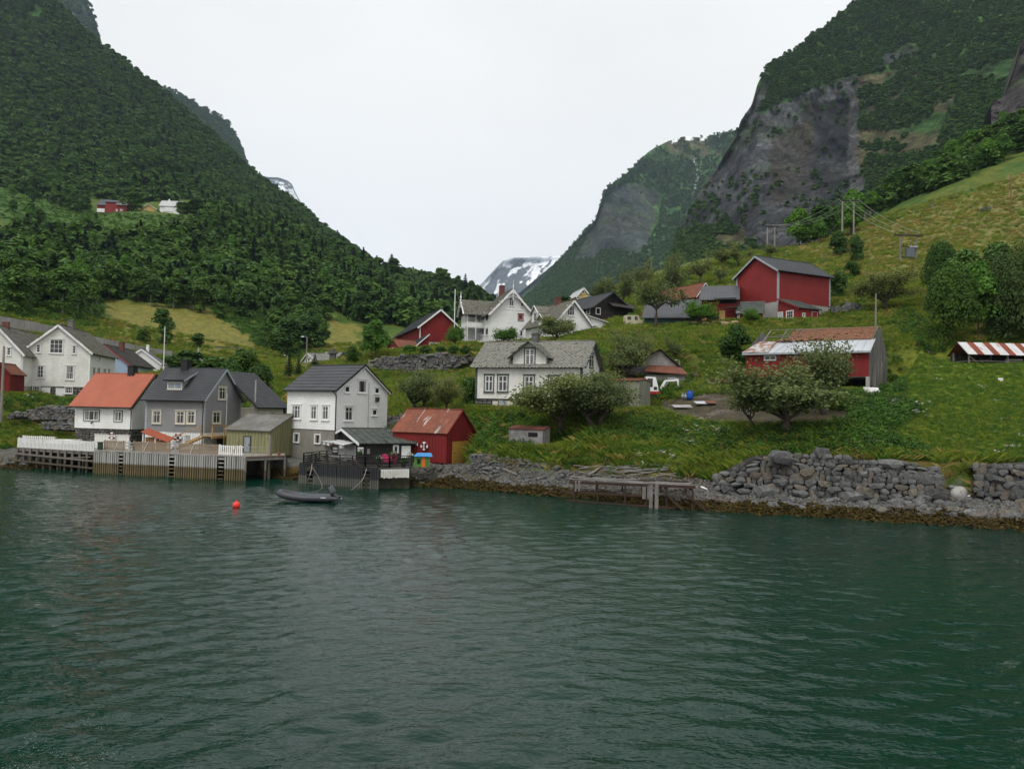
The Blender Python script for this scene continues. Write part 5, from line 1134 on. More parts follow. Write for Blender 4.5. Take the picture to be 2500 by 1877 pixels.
# dilapidated red barn
H = House('dilapidated_barn', 'dilapidated red barn with half-stripped clay tile roof and metal lower roof behind the big tree', 'barn', (2121, 950, 82), 57, pxR=2163, pxL=1821)
ze = H.z(857); zs = H.z(919); Lx, Ly = H.Lx, H.Ly; zl0 = -0.1
xk = 2.6; zk = H.z(829, xk, 0); zr = H.z(798, Lx*0.55, 0.3); xr = Lx*0.55
mb = MB(); wallface(mb, H.T('L'), [(0, ze), (Ly, ze)], zs, 'vert', 0.2); mb.build('wall', redwall, H.root)
prof = [(0, ze), (xk, zk), (xr, zr), (Lx, ze+0.2)]
mb = MB(); wallface(mb, lambda a_, z, o: (a_, -o, z), [(0, ze), (xk, zk)], 0.4, 'vert', 0.2); mb.build('side_wall', greywood, H.root)
mb = MB(); wallface(mb, lambda a_, z, o: (a_, -o, z), [(xk, zk), (xr, zr), (Lx, ze+0.2)], 0.0, 'vert', 0.3, t=0.12); mb.build('side_wall', greywood, H.root)
mb = MB(); wallface(mb, H.T('B'), [(0, ze), (xk, zk), (xr, zr), (Lx, ze)], 0, 'plain'); wallface(mb, H.T('F'), [(0, ze), (Ly, ze)], 0, 'plain'); mb.build('back_wall', greywood, H.root)
MB().box(0.6, 0.3, zs-0.15, Lx-0.2, Ly-0.2, zs).build('loft_floor', greywood, H.root)
MB().box(4.0, 0.3, -0.4, 4.2, Ly, zs-0.15).build('inner_wall', darkhole, H.root)  # near-black face paints the shade of the open lower level
for y_ in (0.12, 4.4, 8.5, Ly-0.2): MB().box(-0.02, y_-0.18, -0.8, 0.34, y_+0.18, zs).build('pillar', concrete2, H.root)
mb = MB(); slab(mb, (-0.45, -0.25, ze-0.05), (-0.45, Ly+0.35, ze-0.05), (xk+0.1, Ly*0.93, zk), (xk+0.1, -0.25, zk), 0.06, 'seam', 0.9); lr = mb.build('lower_roof', zinc, H.root)
MB().beam((-0.48, -0.25, ze-0.1), (-0.48, Ly+0.35, ze-0.1), 0.06, 0.18).build('fascia', lgrey, H.root)
mb = MB(); slab(mb, (-0.46, Ly*0.80, ze+0.03), (-0.46, Ly+0.36, ze+0.03), (xk+0.05, Ly*0.94, zk+0.05), (xk+0.05, Ly*0.78, zk+0.05), 0.05, 'corr', 0.25); mb.build('rusty_sheets', mat('rust_patched_sheet', (0.24, 0.13, 0.09), (0.42, 0.42, 0.42), 1.6, st=(1, 1, 1), grain=0.3, lo=0.45, hi=0.6), H.root)
# battens and tiles of the upper slope; left end stripped
yT = Ly*0.70
mb = MB(); rnd = random.Random(4)
for k in range(9):
    f = k/8.0; x_ = xk+(xr-xk)*f; z_ = zk+(zr-zk)*f; MB().beam((x_, 0.0, z_), (x_, yT+rnd.uniform(0.6, 3.2) if k < 8 else Ly*0.93, z_+rnd.uniform(-0.1, 0.15)), 0.06, 0.05).build('roof_batten', greywood, H.root)
for yy in (Ly*0.78, Ly*0.93): MB().beam((xk+0.2, yy, zk-0.2), (xr, yy, zr), 0.1, 0.12).build('rafter', greywood, H.root)
mb = MB(); slab(mb, (xk-0.05, 0.1, zk-0.05), (xk-0.05, yT, zk-0.05), (xr, yT, zr-0.02), (xr, 0.1, zr-0.02), 0.03); ur = mb.build('upper_roof', greywood, H.root)
E0 = Vector((xk, 0.15, zk)); sl_u = Vector((0, 1, 0)); sl_v = (Vector((xr, 0, zr))-Vector((xk, 0, zk))); Hh = sl_v.length; sl_v.normalize(); nr = sl_u.cross(sl_v).normalized(); nr = nr if nr.z > 0 else -nr
tile = MB(); 
for k in range(4):
    a0 = k/4*0.3; a1 = (k+1)/4*0.3; h0 = 0.035*sin(pi*k/4*1.0); h1 = 0.035*sin(pi*(k+1)/4)
    tile.quad(sl_u*a0+nr*(h0+0.05), sl_u*a1+nr*(h1+0.05), sl_u*a1+sl_v*0.38+nr*(h1+0.015), sl_u*a0+sl_v*0.38+nr*(h0+0.015)); tile.quad(sl_u*a0+nr*0.0, sl_u*a1+nr*0.0, sl_u*a1+nr*(h1+0.05), sl_u*a0+nr*(h0+0.05))
tme = tile.mesh('tile'); tme.materials.append(terracotta); nt_ = 0; rest = MB()
for r in range(int(Hh/0.33)):
    for c in range(int(yT/0.3)):
        if rnd.random() < 0.03 or (c*0.3 > yT-1.4 and rnd.random() < 0.35): continue
        p = E0+sl_u*(c*0.3+rnd.uniform(-.02, .02))+sl_v*(r*0.33+rnd.uniform(-.02, .02))+nr*(0.06+rnd.uniform(0, 0.02))
        if nt_ < 300: link('tile', tme, ur, p); nt_ += 1
        else: rest.add([Vector(v)+p for v in tile.v], tile.f)
stuff(rest.build('tiles', terracotta, ur))
for k in range(46):
    p = E0+sl_u*(yT-rnd.uniform(-1.0, 5.0))-sl_v*rnd.uniform(-0.1, 0.35)+nr*0.12; link('tile', tme, ur, p, (rnd.uniform(-.2, .2), rnd.uniform(-.2, .2), rnd.uniform(-2, 2)))
H.win('L', (1865, 866, 1896, 881), 2, 1, trim=lgrey, tw=0.09, cap=False, sill=False); H.win('L', (1936, 868, 1950, 884), 1, 1, trim=redwall, pmat=redold)
for k in range(7): a_ = xk+0.3+k*0.9; MB().beam((a_, -0.2, rnd.uniform(-0.2, 0.6)), (a_+rnd.uniform(-0.5, 0.6), -0.15, rnd.uniform(2.0, 3.4)), 0.16, 0.04).build('loose_board', greywood, H.root)
DB = H

# weathered barn behind the excavator
H = House('weathered_barn', 'weathered grey plank barn with rust-brown lean-to roof behind the excavator', 'barn', (1578, 950, 92), -10, pxR=1672, Ly=7)
H.shell(-0.8, H.z(915), H.z(896, 0, 2.2), 'x', greywood, 'vert', 0.18, rp=0.999, faces='RLF'); H.ze = H.z(914); H.zr = H.ze+1.0
mb = MB(); slab(mb, (-0.3, -0.3, H.z(908)), (H.Lx+0.3, -0.3, H.z(916, H.Lx)), (H.Lx-0.5, 2.4, H.z(897, H.Lx*0.7, 2.4)), (0.2, 2.4, H.z(893, 0, 2.4)), 0.08, 'corr', 0.3); mb.build('lean_to_roof', rust_red, H.root)
xa = H.Lx*0.36; zg = H.z(856, xa, 2.5); 
mb = MB(); wallface(mb, lambda a_, z, o: (a_, 2.5-o, z), [(-3.0, H.z(900, -3, 2.5)), (xa, zg), (H.Lx*0.85, H.z(897, H.Lx*.85, 2.5))], H.z(912), 'lap', 0.2); mb.build('gable_wall', greywood_h, H.root)
z_a = H.z(900, -3, 2.5); z_b = H.z(897, H.Lx*.85, 2.5)
mb = MB(); slab(mb, (-3.4, 2.1, z_a), (-3.4, 8, z_a), (xa, 8, zg+0.1), (xa, 2.1, zg+0.1), 0.12); slab(mb, (H.Lx*.85+0.4, 2.1, z_b-0.15), (H.Lx*.85+0.4, 8, z_b-0.15), (xa, 8, zg+0.1), (xa, 2.1, zg+0.1), 0.12); mb.build('roof', darkwood, H.root)
mb = MB(); mb.box(-9, 1.5, -0.5, -3.0, 6, H.z(900)); mb.build('side_wall', darkwood, H.root)
mb = MB(); slab(mb, (-9.4, 1.2, H.z(905)), (-2.8, 1.2, H.z(905)), (-2.8, 6.2, H.z(866, -5, 6)), (-9.4, 6.2, H.z(866, -5, 6)), 0.1); mb.build('side_roof', slate_dk, H.root)
# pale panel shed
H = House('panel_shed', 'pale green-grey upright panel shed with dark top board right of the slate house', 'shed', (1560, 1006, 81), 60, Lx=3.2, pxL=1494)
H.shell(-1, H.z(930), H.z(926), 'y', mat('lichened_panels', (0.27, 0.28, 0.22), (0.2, 0.21, 0.16), 0.8, st=(1, 1, 0.3), grain=0.25), 'vert', 0.3, rp=0.5); H.roof(rust_red, 0.15, 0.1, 0.1, 'flat')
# small shed on the shore
H = House('grey_shed', 'small weathered grey lap-boarded shed with a dark slot window above the shore wall', 'shed', (1326, 1096, 70.5), 62, pxR=1341, pxL=1243)
H.shell(0, H.z(1050), H.z(1043, H.Lx*0.999), 'y', greywood_h, 'lap', 0.15, rp=0.999); H.roof(rust_red, 0.12, 0.12, 0.06, 'corr', 0.25)
panel(H, 'L', (1290, 1056, 1313, 1066), darkhole, 'window', 0.05); 
for e in (0.02, H.Ly-0.1): MB().box(-0.07, e-0.02, -0.1, -0.02, e+0.12, H.z(1050)).build('corner_board', greywood, H.root)
H.found(-0.6, 0, concrete2)

# striped open shed at the right
H = House('striped_roof_shed', 'long open shed with red and white corrugated sheets at the right edge', 'shed', (2362, 893, 88), 2, Lx=13, Ly=3.2)
ze = H.z(866); zt = H.z(836, 0, 1.6); mb = MB(); k = 0; x_ = -0.2
rust_sheet = mat('rust_red_sheet', (0.24, 0.062, 0.03), (0.17, 0.05, 0.028), 1.5, grain=0.25); white_sheet = mat('white_rust_flecked_sheet', (0.55, 0.55, 0.56), (0.50, 0.50, 0.51), 1.0, c3=(0.33, 0.16, 0.10), lo=0.4, hi=0.72, grain=0.15, gsc=4, st=(2.5, 1, 1))
for k, w_ in enumerate([1.05, 0.8]*8):
    mb = MB(); slab(mb, (x_, -0.45, ze), (x_+w_, -0.45, ze), (x_+w_, 1.6, zt), (x_, 1.6, zt), 0.03, 'corr', 0.13, 0.03); mb.build('roof_sheet', rust_sheet if k % 2 else white_sheet, H.root); x_ += w_
mb = MB(); slab(mb, (-0.2, 3.6, ze), (x_, 3.6, ze), (x_, 1.6, zt), (-0.2, 1.6, zt), 0.03); mb.build('roof_back', rust_sheet, H.root)
for q in (0.1, 4.6, 9.1): 
    MB().beam((q, -0.1, -0.4), (q, -0.1, ze), 0.14).build('post', greywood, H.root); MB().beam((q, 2.8, -0.4), (q, 2.8, ze+0.4), 0.14).build('post', greywood, H.root)
MB().beam((0, -0.25, ze-0.1), (1.1, -1.2, -0.3), 0.12, 0.05).build('prop', greywood, H.root)
MB().box(0.3, 0.1, 0.55, 12, 2.7, 0.65).build('shelf', greywood, H.root)
mb = MB()
for k in range(22): mb.box(-0.2+k*0.6, 2.9, -0.2, 0.36+k*0.6, 2.95, ze+0.3)
mb.build('back_wall', darkwood, H.root)
for k in range(3): MB().beam((2.4+k*0.9, -0.5, 0.1+0.1*k), (4.6+k*2.2, -0.3, 0.5), 0.12, 0.05).build('loose_board', greywood, H.root)
# things on its shelf and beside it: bundle of rope-like pale debris
mb = MB(); rnd = random.Random(2)
for k in range(7): mb.tube([(5.2+rnd.uniform(-.5, 1.6), 0.2+rnd.uniform(0, .6), 0.75+rnd.uniform(0, .15)) for _ in range(5)], 0.06, 6)
o = mb.build('rope_bundle', mat('pale_rope', (0.42, 0.40, 0.36)), None, H.C); o.rotation_euler = (0, 0, H.th); tag(o, 'tangled pale rope bundle on the shelf of the open striped shed', 'rope')

# ------------------------------------------------------------------ farmhouses at the foot of the left hillside
H = House('dark_roofed_farmhouse', 'white farmhouse with dark roof among bushes below the straw-coloured field', 'house', (497, 885, 215), 20, pxR=580, Ly=9)
H.shell(0, H.z(868), H.z(846, 0, 4.5), 'x', white, 'lap', 0.25); H.roof(tile_brown, 0.5, 0.5, 0.15, 'flat', trim=white, tw=0.25); H.win('L', (484, 856, 492, 866), 2, 2, tw=0.08); H.win('R', (540, 866, 552, 874), 2, 1, tw=0.08)
mb = MB(); 
xm = H.Lx*0.55; ze = H.ze; mb.add([(xm-2.2, -0.3, ze-0.4), (xm+2.2, -0.3, ze-0.4), (xm+2.2, -0.3, ze+0.3), (xm, -0.3, ze+2.0), (xm-2.2, -0.3, ze+0.3)], [(0, 1, 2, 3, 4)]); mb.build('dormer', white, H.roofo)
for sg in (-1, 1): mb = MB(); slab(mb, (xm+sg*2.6, -0.7, ze+0.1), (xm+sg*2.6, 2.5, ze+0.1), (xm, 3.0, ze+2.15), (xm, -0.7, ze+2.15), 0.15); mb.build('dormer_roof', tile_brown, H.roofo)
H = House('slate_farm', 'grey slate-roofed white farm building behind the black-roofed house', 'farm building', (775, 905, 175), 25, pxR=830, pxL=732)
H.shell(0, H.z(880), H.zr_px(863, 'x'), 'x', white_old, 'lap', 0.25); H.roof(eternit, 0.4, 0.4, 0.12, 'flat', trim=white, tw=0.25); H.win('L', (752, 874, 757, 882), 1, 1, tw=0.08)
H = House('slate_farm', 'farther grey slate-roofed farm building with pale ridge behind the first one', 'farm building', (800, 895, 200), 15, pxR=850, Ly=9)
H.shell(0, H.z(874), H.z(860, 0, 4.5), 'x', concrete2, 'lap', 0.25); H.roof(eternit, 0.4, 0.4, 0.12, 'flat', trim=white, tw=0.2)
mb = MB(); mb.box(-0.6, -0.6, 0, 0.6, 0.6, 2.6); mb.box(-0.9, -0.9, 2.6, 0.9, 0.9, 2.9); mb.box(-0.4, -0.4, 2.9, 0.4, 0.4, 3.6); o = mb.build('stone_chimney', grey_stone, None, P(812, 893, 165)); tag(o, 'dark stone chimney stack with wide cap behind the black roof ridge', 'chimney')
H = House('red_cottage', 'small red gabled building with slate-blue roof behind the tall white house', 'house', (858, 900, 160), 15, Lx=5, pxL=820)
H.C = P(822, 900, 160); bpy.data.objects.remove(H.root)
H = House('red_cottage', 'small red gabled building with slate-blue roof behind the tall white house', 'house', (821, 900, 160), 12, pxR=853, Ly=8)
H.shell(0, H.z(878), H.zr_px(862, 'y'), 'y', redwall, 'vert', 0.3); H.roof(roof_grey, 0.3, 0.3, 0.12, 'flat', trim=roof_grey, tw=0.2)
H = House('dark_red_garage', 'low dark red flat-roofed garage with white edge beside the retaining wall', 'garage', (850, 900, 140), 5, pxR=893, Ly=5)
H.shell(-2, H.z(889), H.z(884, 0, 5), 'x', redwall, 'vert', 0.3, rp=0.999); H.roof(roof_grey, 0.3, 0.2, 0.12, 'flat', trim=white, tw=0.18)
# upland farm
def far(name, label, c, th, pxR, Ly, pe, pr, ridge, wm_, rm_, win=(), trim=None, zl=-3):
    H = House(name, label, name.split('_')[-1], c, th, pxR=pxR, Ly=Ly)
    zr = H.zr_px(pr, 'y') if ridge == 'y' else H.z(pr, 0, Ly*0.5)
    H.shell(zl, H.z(pe), zr, ridge, wm_, 'lap', 0.5); H.roof(rm_, 0.6, 0.6, 0.25, 'flat', trim=trim, tw=0.5)
    for (r_, f_) in win: H.win(f_, r_, 2, 2, tw=0.2, cap=False, sill=False, mw=0.1)
    return H
H = far('red_barn', 'red barn with white base panel at the left of the upland farm', (237, 517, 545), 5, 259, 14, 500, 488, 'x', redwall, roof_grey); panel(H, 'R', (237, 510, 256, 518), white, 'base_panel', 0.3)
far('red_barn', 'tall middle red barn of the upland farm with dark flat-looking roof', (257, 519, 540), 5, 290, 14, 493, 490, 'x', redbarn, roof_grey)
H = far('red_barn', 'lower red barn with pale striped roof right of the tall upland barn', (284, 519, 538), 8, 308, 12, 500, 491, 'x', redwall, eternit, [((283, 511, 287, 516), 'R'), ((293, 511, 299, 516), 'R')])
far('yellow_house', 'yellow gabled house between the red barns and the white house of the upland farm', (343, 519, 545), 5, 382, 12, 510, 499, 'y', yellow, tile_brown, [((352, 511, 356, 516), 'R')], offwhite)
H = far('white_house', 'white two-storey house with pale roof and centre gable on the upland farm', (390, 516, 560), 5, 438, 10, 502, 491, 'x', white, mat('pale_roof', (0.45, 0.46, 0.47)), [((396, 505, 399, 511), 'R'), ((400, 505, 403, 511), 'R'), ((409, 496, 413, 501), 'R'), ((411, 506, 415, 512), 'R')], white)
xm = H.Lx*0.47; mb = MB(); mb.add([(xm-3.2, -0.3, 0), (xm+3.2, -0.3, 0), (xm+3.2, -0.3, H.ze), (xm, -0.3, H.zr+0.6), (xm-3.2, -0.3, H.ze)], [(0, 1, 2, 3, 4)]); mb.build('gable_wall', white, H.root)
far('grey_shed', 'small pale plank shed on the bright green slope left of the upland farm', (104, 520, 560), 5, 119, 5, 509, 508, 'x', greywood_h, eternit)
# ------------------------------------------------------------------ quays
def zstain(name, top, mid, low, z1=1.0, z2=0.35):
    """timber that the tide has stained: pale above, weed-brown below"""
    mt, n, b, o = _new(name)
    g = n.nodes.new('ShaderNodeNewGeometry'); s = n.nodes.new('ShaderNodeSeparateXYZ'); n.links.new(g.outputs['Position'], s.inputs[0])
    nz = _noise(n, 2.0, (1, 1, 0.3), 4); ad = n.nodes.new('ShaderNodeMath'); ad.operation = 'MULTIPLY_ADD'; n.links.new(nz, ad.inputs[0]); ad.inputs[1].default_value = 0.7; n.links.new(s.outputs[2], ad.inputs[2])
    dv = n.nodes.new('ShaderNodeMath'); dv.operation = 'DIVIDE'; n.links.new(ad.outputs[0], dv.inputs[0]); dv.inputs[1].default_value = 3.0
    c = _ramp(n, dv.outputs[0], [((z2+0.1)/3, low), ((z2+0.6)/3, mid), ((z1+0.25)/3, mid), ((z1+0.4)/3, top)])
    c = _mul(n, c, _ramp(n, _noise(n, 6, (1, 1, 0.1), 4), [(0.3, (0.7,)*3), (0.7, (1.15,)*3)]))
    oi = n.nodes.new('ShaderNodeObjectInfo'); c = _mul(n, c, _ramp(n, oi.outputs['Random'], [(0, (0.75,)*3), (1, (1.05,)*3)]))
    n.links.new(c, b.inputs['Base Color']); b.inputs['Roughness'].default_value = 0.85; return mt
tide = zstain('tide_stained_timber', (0.44, 0.44, 0.42), (0.13, 0.10, 0.045), (0.045, 0.04, 0.015), 1.05, 0.0)
tide_dark = zstain('tide_stained_black_timber', (0.028, 0.03, 0.034), (0.10, 0.10, 0.085), (0.06, 0.055, 0.015), 0.75, -0.3)
tide_old = zstain('tide_stained_old_timber', (0.19, 0.17, 0.145), (0.075, 0.06, 0.04), (0.03, 0.026, 0.015), 0.9, 0.1)
def v3(a, z): return Vector((a[0], a[1], z))
def quay(name, label, F, Bk, z, post_mt, deck_mt, spacing, pw, zbot, holes=(), topbeam=None, cat='quay', posts_only=None):
    """F: front polyline (x,y), Bk: back polyline; posts as parts along the front"""
    q = thing(name, label, cat, (F[0][0], F[0][1], 0)); o = Vector(q.location)
    L0 = [Vector((p[0], p[1], 0)) for p in F]; B0 = [Vector((p[0], p[1], 0)) for p in Bk]
    n = 0
    def at(P_, t):
        ls = [(b-a).length for a, b in zip(P_, P_[1:])]; d = t*sum(ls)
        for (a, b), l in zip(zip(P_, P_[1:]), ls):
            if d <= l+1e-6: return a+(b-a)*(d/l)
            d -= l
        return P_[-1]
    tot = sum((b-a).length for a, b in zip(L0, L0[1:])); N = int(tot/0.16); mb = MB()
    for k in range(N):
        a, b, c, d = at(L0, k/N), at(L0, (k+0.93)/N), at(B0, (k+0.93)/N), at(B0, k/N)
        mb.add([p-o+Vector((0, 0, z)) for p in (a, b, c, d)]+[p-o+Vector((0, 0, z-0.06)) for p in (a, b, c, d)], [(0, 1, 2, 3), (4, 7, 6, 5), (0, 4, 5, 1), (1, 5, 6, 2)])
    stuff(mb.build('deck_planks', deck_mt, q))
    for a, b in zip(L0, L0[1:]):
        MB().beam(a-o+Vector((0, 0.1, z-0.17)), b-o+Vector((0, 0.1, z-0.17)), 0.15, 0.2).build('edge_beam', deck_mt, q)
        if topbeam: MB().beam(a-o+Vector((0, -0.02, z+0.07)), b-o+Vector((0, -0.02, z+0.07)), 0.16, 0.12).build('kerb_beam', topbeam, q)
    pm = MB(); pm.box(-pw/2, -0.07, zbot, pw/2, 0.07, z+0.0); pm = pm.mesh('fender_post'); pm.materials.append(post_mt)
    M_ = int(tot/spacing); r = random.Random(5)
    for k in range(M_+1):
        t = k/M_; p = at(L0, t); px = proj((p.x, p.y, z))[0]
        if any(a < px < b for a, b in holes): continue
        if posts_only and not (posts_only[0] < px < posts_only[1]): continue
        link('fender_post', pm, q, p-o+Vector((0, -0.08+r.uniform(-.02, .02), r.uniform(-0.04, 0.03))), (r.uniform(-.01, .01), r.uniform(-.012, .012), 0))
    # bearers and inner piles in the shadow under the deck
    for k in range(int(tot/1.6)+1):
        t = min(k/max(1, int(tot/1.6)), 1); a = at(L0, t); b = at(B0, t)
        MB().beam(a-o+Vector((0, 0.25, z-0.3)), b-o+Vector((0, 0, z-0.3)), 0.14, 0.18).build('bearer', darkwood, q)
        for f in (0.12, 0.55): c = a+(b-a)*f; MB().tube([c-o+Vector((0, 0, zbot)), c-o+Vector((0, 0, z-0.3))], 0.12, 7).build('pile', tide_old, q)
    for (hx0, hx1) in holes:
        ts = [(k/2000) for k in range(2001)]; tt = [t for t in ts if hx0 < proj(tuple(at(L0, t))[:2]+(z,))[0] < hx1]
        if not tt: continue
        a, b = at(L0, tt[0]), at(L0, tt[-1])
        lad = bpy.data.objects.new('ladder', None); 
        mb = MB()
        for zz in np.arange(0.1, z-0.15, 0.36): mb.beam(a-o+Vector((0, -0.1, zz)), b-o+Vector((0, -0.1, zz)), 0.06, 0.1)
        mb.build('ladder', post_mt, q)
        mb = MB(); mb.beam((a+b)/2-o+Vector((-0.25, 0.06, 0)), (a+b)/2-o+Vector((0.25, 0.06, 0)), 0.02, 0.02); bpy.data.objects.remove(lad)
    return q, at, L0, B0, o
def pxy(px, Y): p = P(px, 1000, Y); return (p[0], p[1])
ZD = 2.15
Fd = [pxy(237, 75.3), pxy(602, 71.0)]; Bd = [pxy(240, 84), pxy(560, 79)]
qd, atd, Ld, Bk_, od = quay('timber_quay', 'long pale timber quay with close-set tide-stained fender posts below the grey house', Fd, Bd, ZD, tide, mat('weathered_deck', (0.30, 0.28, 0.25), (0.22, 0.2, 0.18), 1.2, grain=0.25), 0.243, 0.14, -0.9, holes=((293, 302), (414, 427), (535, 548)), topbeam=mat('weathered_beam', (0.33, 0.31, 0.28), (0.24, 0.22, 0.2), 1.2))
# open part of the quay in front of the olive shed
Fe = [pxy(604, 71.0), pxy(700, 74.0)]; Be = [pxy(575, 79), pxy(698, 80)]
quay('timber_quay', 'short open timber quay without fender posts in front of the olive shed', Fe, Be, 2.1, tide_old, MATS['weathered_deck'], 1.9, 0.16, -0.9, topbeam=mat('brown_beam', (0.20, 0.13, 0.09), (0.15, 0.1, 0.07)))

def picket(name, label, p0, p1, z0, h, spacing, w, mt, tilt=0.0, rails=2, th=0.03, brace=False, group=None, postmt=None):
    a = Vector((p0[0], p0[1], z0)); b = Vector((p1[0], p1[1], z0)); d = b-a; L = d.length; t = thing(name, label, 'fence', a, math.atan2(d.y, d.x), group)
    me = MB().box(-w/2, -th/2, 0.04, w/2, th/2, h).mesh('slat'); me.materials.append(mt); n = int(L/spacing); r = random.Random(n)
    for k in range(n+1): link('slat', me, t, (k*spacing, -0.03, r.uniform(-.015, .015)), (0, r.uniform(-.015, .015), 0))
    for k in range(rails): MB().box(0, 0, 0.15+k*(h-0.3)/(max(1, rails-1)), L, 0.04, 0.22+k*(h-0.3)/max(1, rails-1)).build('rail', mt, t)
    for k in range(int(L/2.2)+1): MB().box(min(k*2.2, L)-0.04, 0.04, -0.05, min(k*2.2, L)+0.04, 0.12, h+0.05).build('post', postmt or mt, t)
    if brace:
        for k in range(int(L/2.4)): MB().beam((k*2.4+1.3, -0.08, 0.0), (k*2.4+1.8, -0.08, h), 0.07, 0.03).build('brace', white_old, t)
    return t
def off(px, Y): return pxy(px, Y)
picket('slat_fence', 'brown slatted fence panel leftmost on the long pale quay', off(258, 77.5), off(309, 76.8), ZD, 0.95, 0.12, 0.075, palewood, brace=True)
picket('slat_fence', 'brown slatted fence panel on the quay in front of the firewood shelter', off(329, 76.6), off(421, 75.4), ZD, 0.95, 0.12, 0.075, palewood, brace=True)
picket('slat_fence', 'brown slatted fence panel on the quay below the timber stair', off(441, 75.1), off(538, 73.9), ZD, 0.95, 0.12, 0.075, palewood, brace=True)
picket('picket_fence', 'short white picket fence at the right end of the pale quay', off(539, 73.2), off(598, 72.5), ZD, 0.95, 0.22, 0.12, white, brace=True)
for (a_, b_, lb) in ((311, 327, 'three grey horizontal rails between the two left fence panels on the quay'), (423, 439, 'three grey horizontal rails in the gap beside the middle fence panel')):
    pa, pb = off(a_, 76.4), off(b_, 76.2); t = thing('gate_rails', lb, 'gate', (pa[0], pa[1], ZD)); dd = Vector((pb[0]-pa[0], pb[1]-pa[1], 0))
    for k in range(3): MB().beam((0, 0, 0.2+0.3*k), dd+Vector((0, 0, 0.2+0.3*k)), 0.04, 0.12).build('rail', concrete2, t)
    MB().box(dd.x/2-0.08, dd.y/2-0.05, -0.1, dd.x/2+0.08, dd.y/2+0.1, 1.0).build('post', lgrey, t)
pa, pb = off(599, 73.0), off(655, 74.0); t = thing('pipe_railing', 'thin galvanised pipe railing along the quay before the olive shed', 'railing', (pa[0], pa[1], 2.1)); dd = Vector((pb[0]-pa[0], pb[1]-pa[1], 0))
for zz in (0.45, 0.85): MB().tube([(0, 0, zz), dd+Vector((0, 0, zz))], 0.02, 6).build('rail', steel, t)
for k in range(4): MB().tube([dd*(k/3), dd*(k/3)+Vector((0, 0, 0.88))], 0.025, 6).build('post', steel, t)
p_ = pxy(661, 73.5); o = MB().box(-0.09, -0.09, -2.6, 0.09, 0.09, 2.0).build('mooring_post', polewood, None, (p_[0], p_[1], 2.1)); tag(o, 'tall grey square post at the corner of the olive shed quay', 'post')
# white panel fence before the stone base of the orange-roofed house
pa, pb = off(234, 80.5), off(319, 79.6); t = thing('panel_fence', 'tall white boarded panel carrying the red and white lifebuoy below the orange-roofed house', 'fence', (pa[0], pa[1], ZD)); dd = Vector((pb[0]-pa[0], pb[1]-pa[1], 0)); L = dd.length; t.rotation_euler = (0, 0, math.atan2(dd.y, dd.x))
me = MB().box(0, -0.02, 0, 0.15, 0.02, 1.35).mesh('board'); me.materials.append(white_old)
for k in range(int(L/0.158)): link('board', me, t, (k*0.158, -0.01*(k % 2), 0))
MB().box(-0.05, -0.06, 1.36, L+0.05, 0.06, 1.42).build('cap_rail', white, t)
# left weathered pier with white fence
Fp = [pxy(47, 80.5), pxy(236, 76.0)]; Bp = [pxy(60, 86), pxy(240, 84)]; zp = 2.35
qp, atp, Lp, _, op = quay('weathered_pier', 'old weathered timber pier with crossed beams under the white fence at the left', Fp, Bp, zp-0.35, tide_old, mat('grey_deck', (0.24, 0.22, 0.19), (0.17, 0.16, 0.14)), 0.95, 0.2, -0.8)
for (z_, s_) in ((0.55, 0.0), (1.25, 0.1)): MB().beam(Lp[0]-op+Vector((-0.4, -0.2, z_+0.2)), Lp[1]-op+Vector((0, -0.2, z_-0.1)), 0.16, 0.16).build('cross_beam', tide_old, qp)
MB().beam(Lp[0]-op+Vector((2.6, -0.35, 0.95)), Lp[1]-op+Vector((-0.2, -0.35, 1.55)), 0.1, 0.1).build('loose_beam', tide_old, qp)
picket('picket_fence', 'long white board fence on the weathered pier at the left', off(48, 80.3), off(234, 75.9), zp-0.32, 1.02, 0.2, 0.13, white, rails=2)
picket('picket_fence', 'white board fence standing back at the rear edge of the weathered pier', off(60, 86.0), off(140, 85.2), zp-0.2, 0.85, 0.26, 0.15, white, rails=2)
bt = thing('upturned_boat', 'white upturned rowing boat lying behind the white pier fence', 'boat', P(160, 1084, 83.5), 0.1)
mb = MB(); N = 10; rows = []
for i in range(N+1):
    t_ = i/N; wdt = 0.62*sin(pi*min(t_*1.15, 1)*0.5)**0.7*(1 if t_ < 0.85 else 1) if t_ < 0.87 else 0.62; wdt = 0.62*(1-(2*t_-1)**4*0.5) if t_ < 0.5 else 0.62*(1-((t_-0.5)*2)**2.2)
    rows.append([(-1.9+3.8*t_, wdt*cos(a_)*1.0, 0.05+0.45*sin(a_)*(0.7+0.3*(1-abs(2*t_-1)))) for a_ in np.linspace(0, pi, 9)])
mb.v = [p for r in rows for p in r]; mb.f = [(i*9+k, i*9+k+1, (i+1)*9+k+1, (i+1)*9+k) for i in range(N) for k in range(8)]; mb.build('hull', white, bt, smooth=True)
MB().beam((-1.9, 0, 0.5), (1.7, 0, 0.5), 0.05, 0.06).build('keel', white_old, bt)

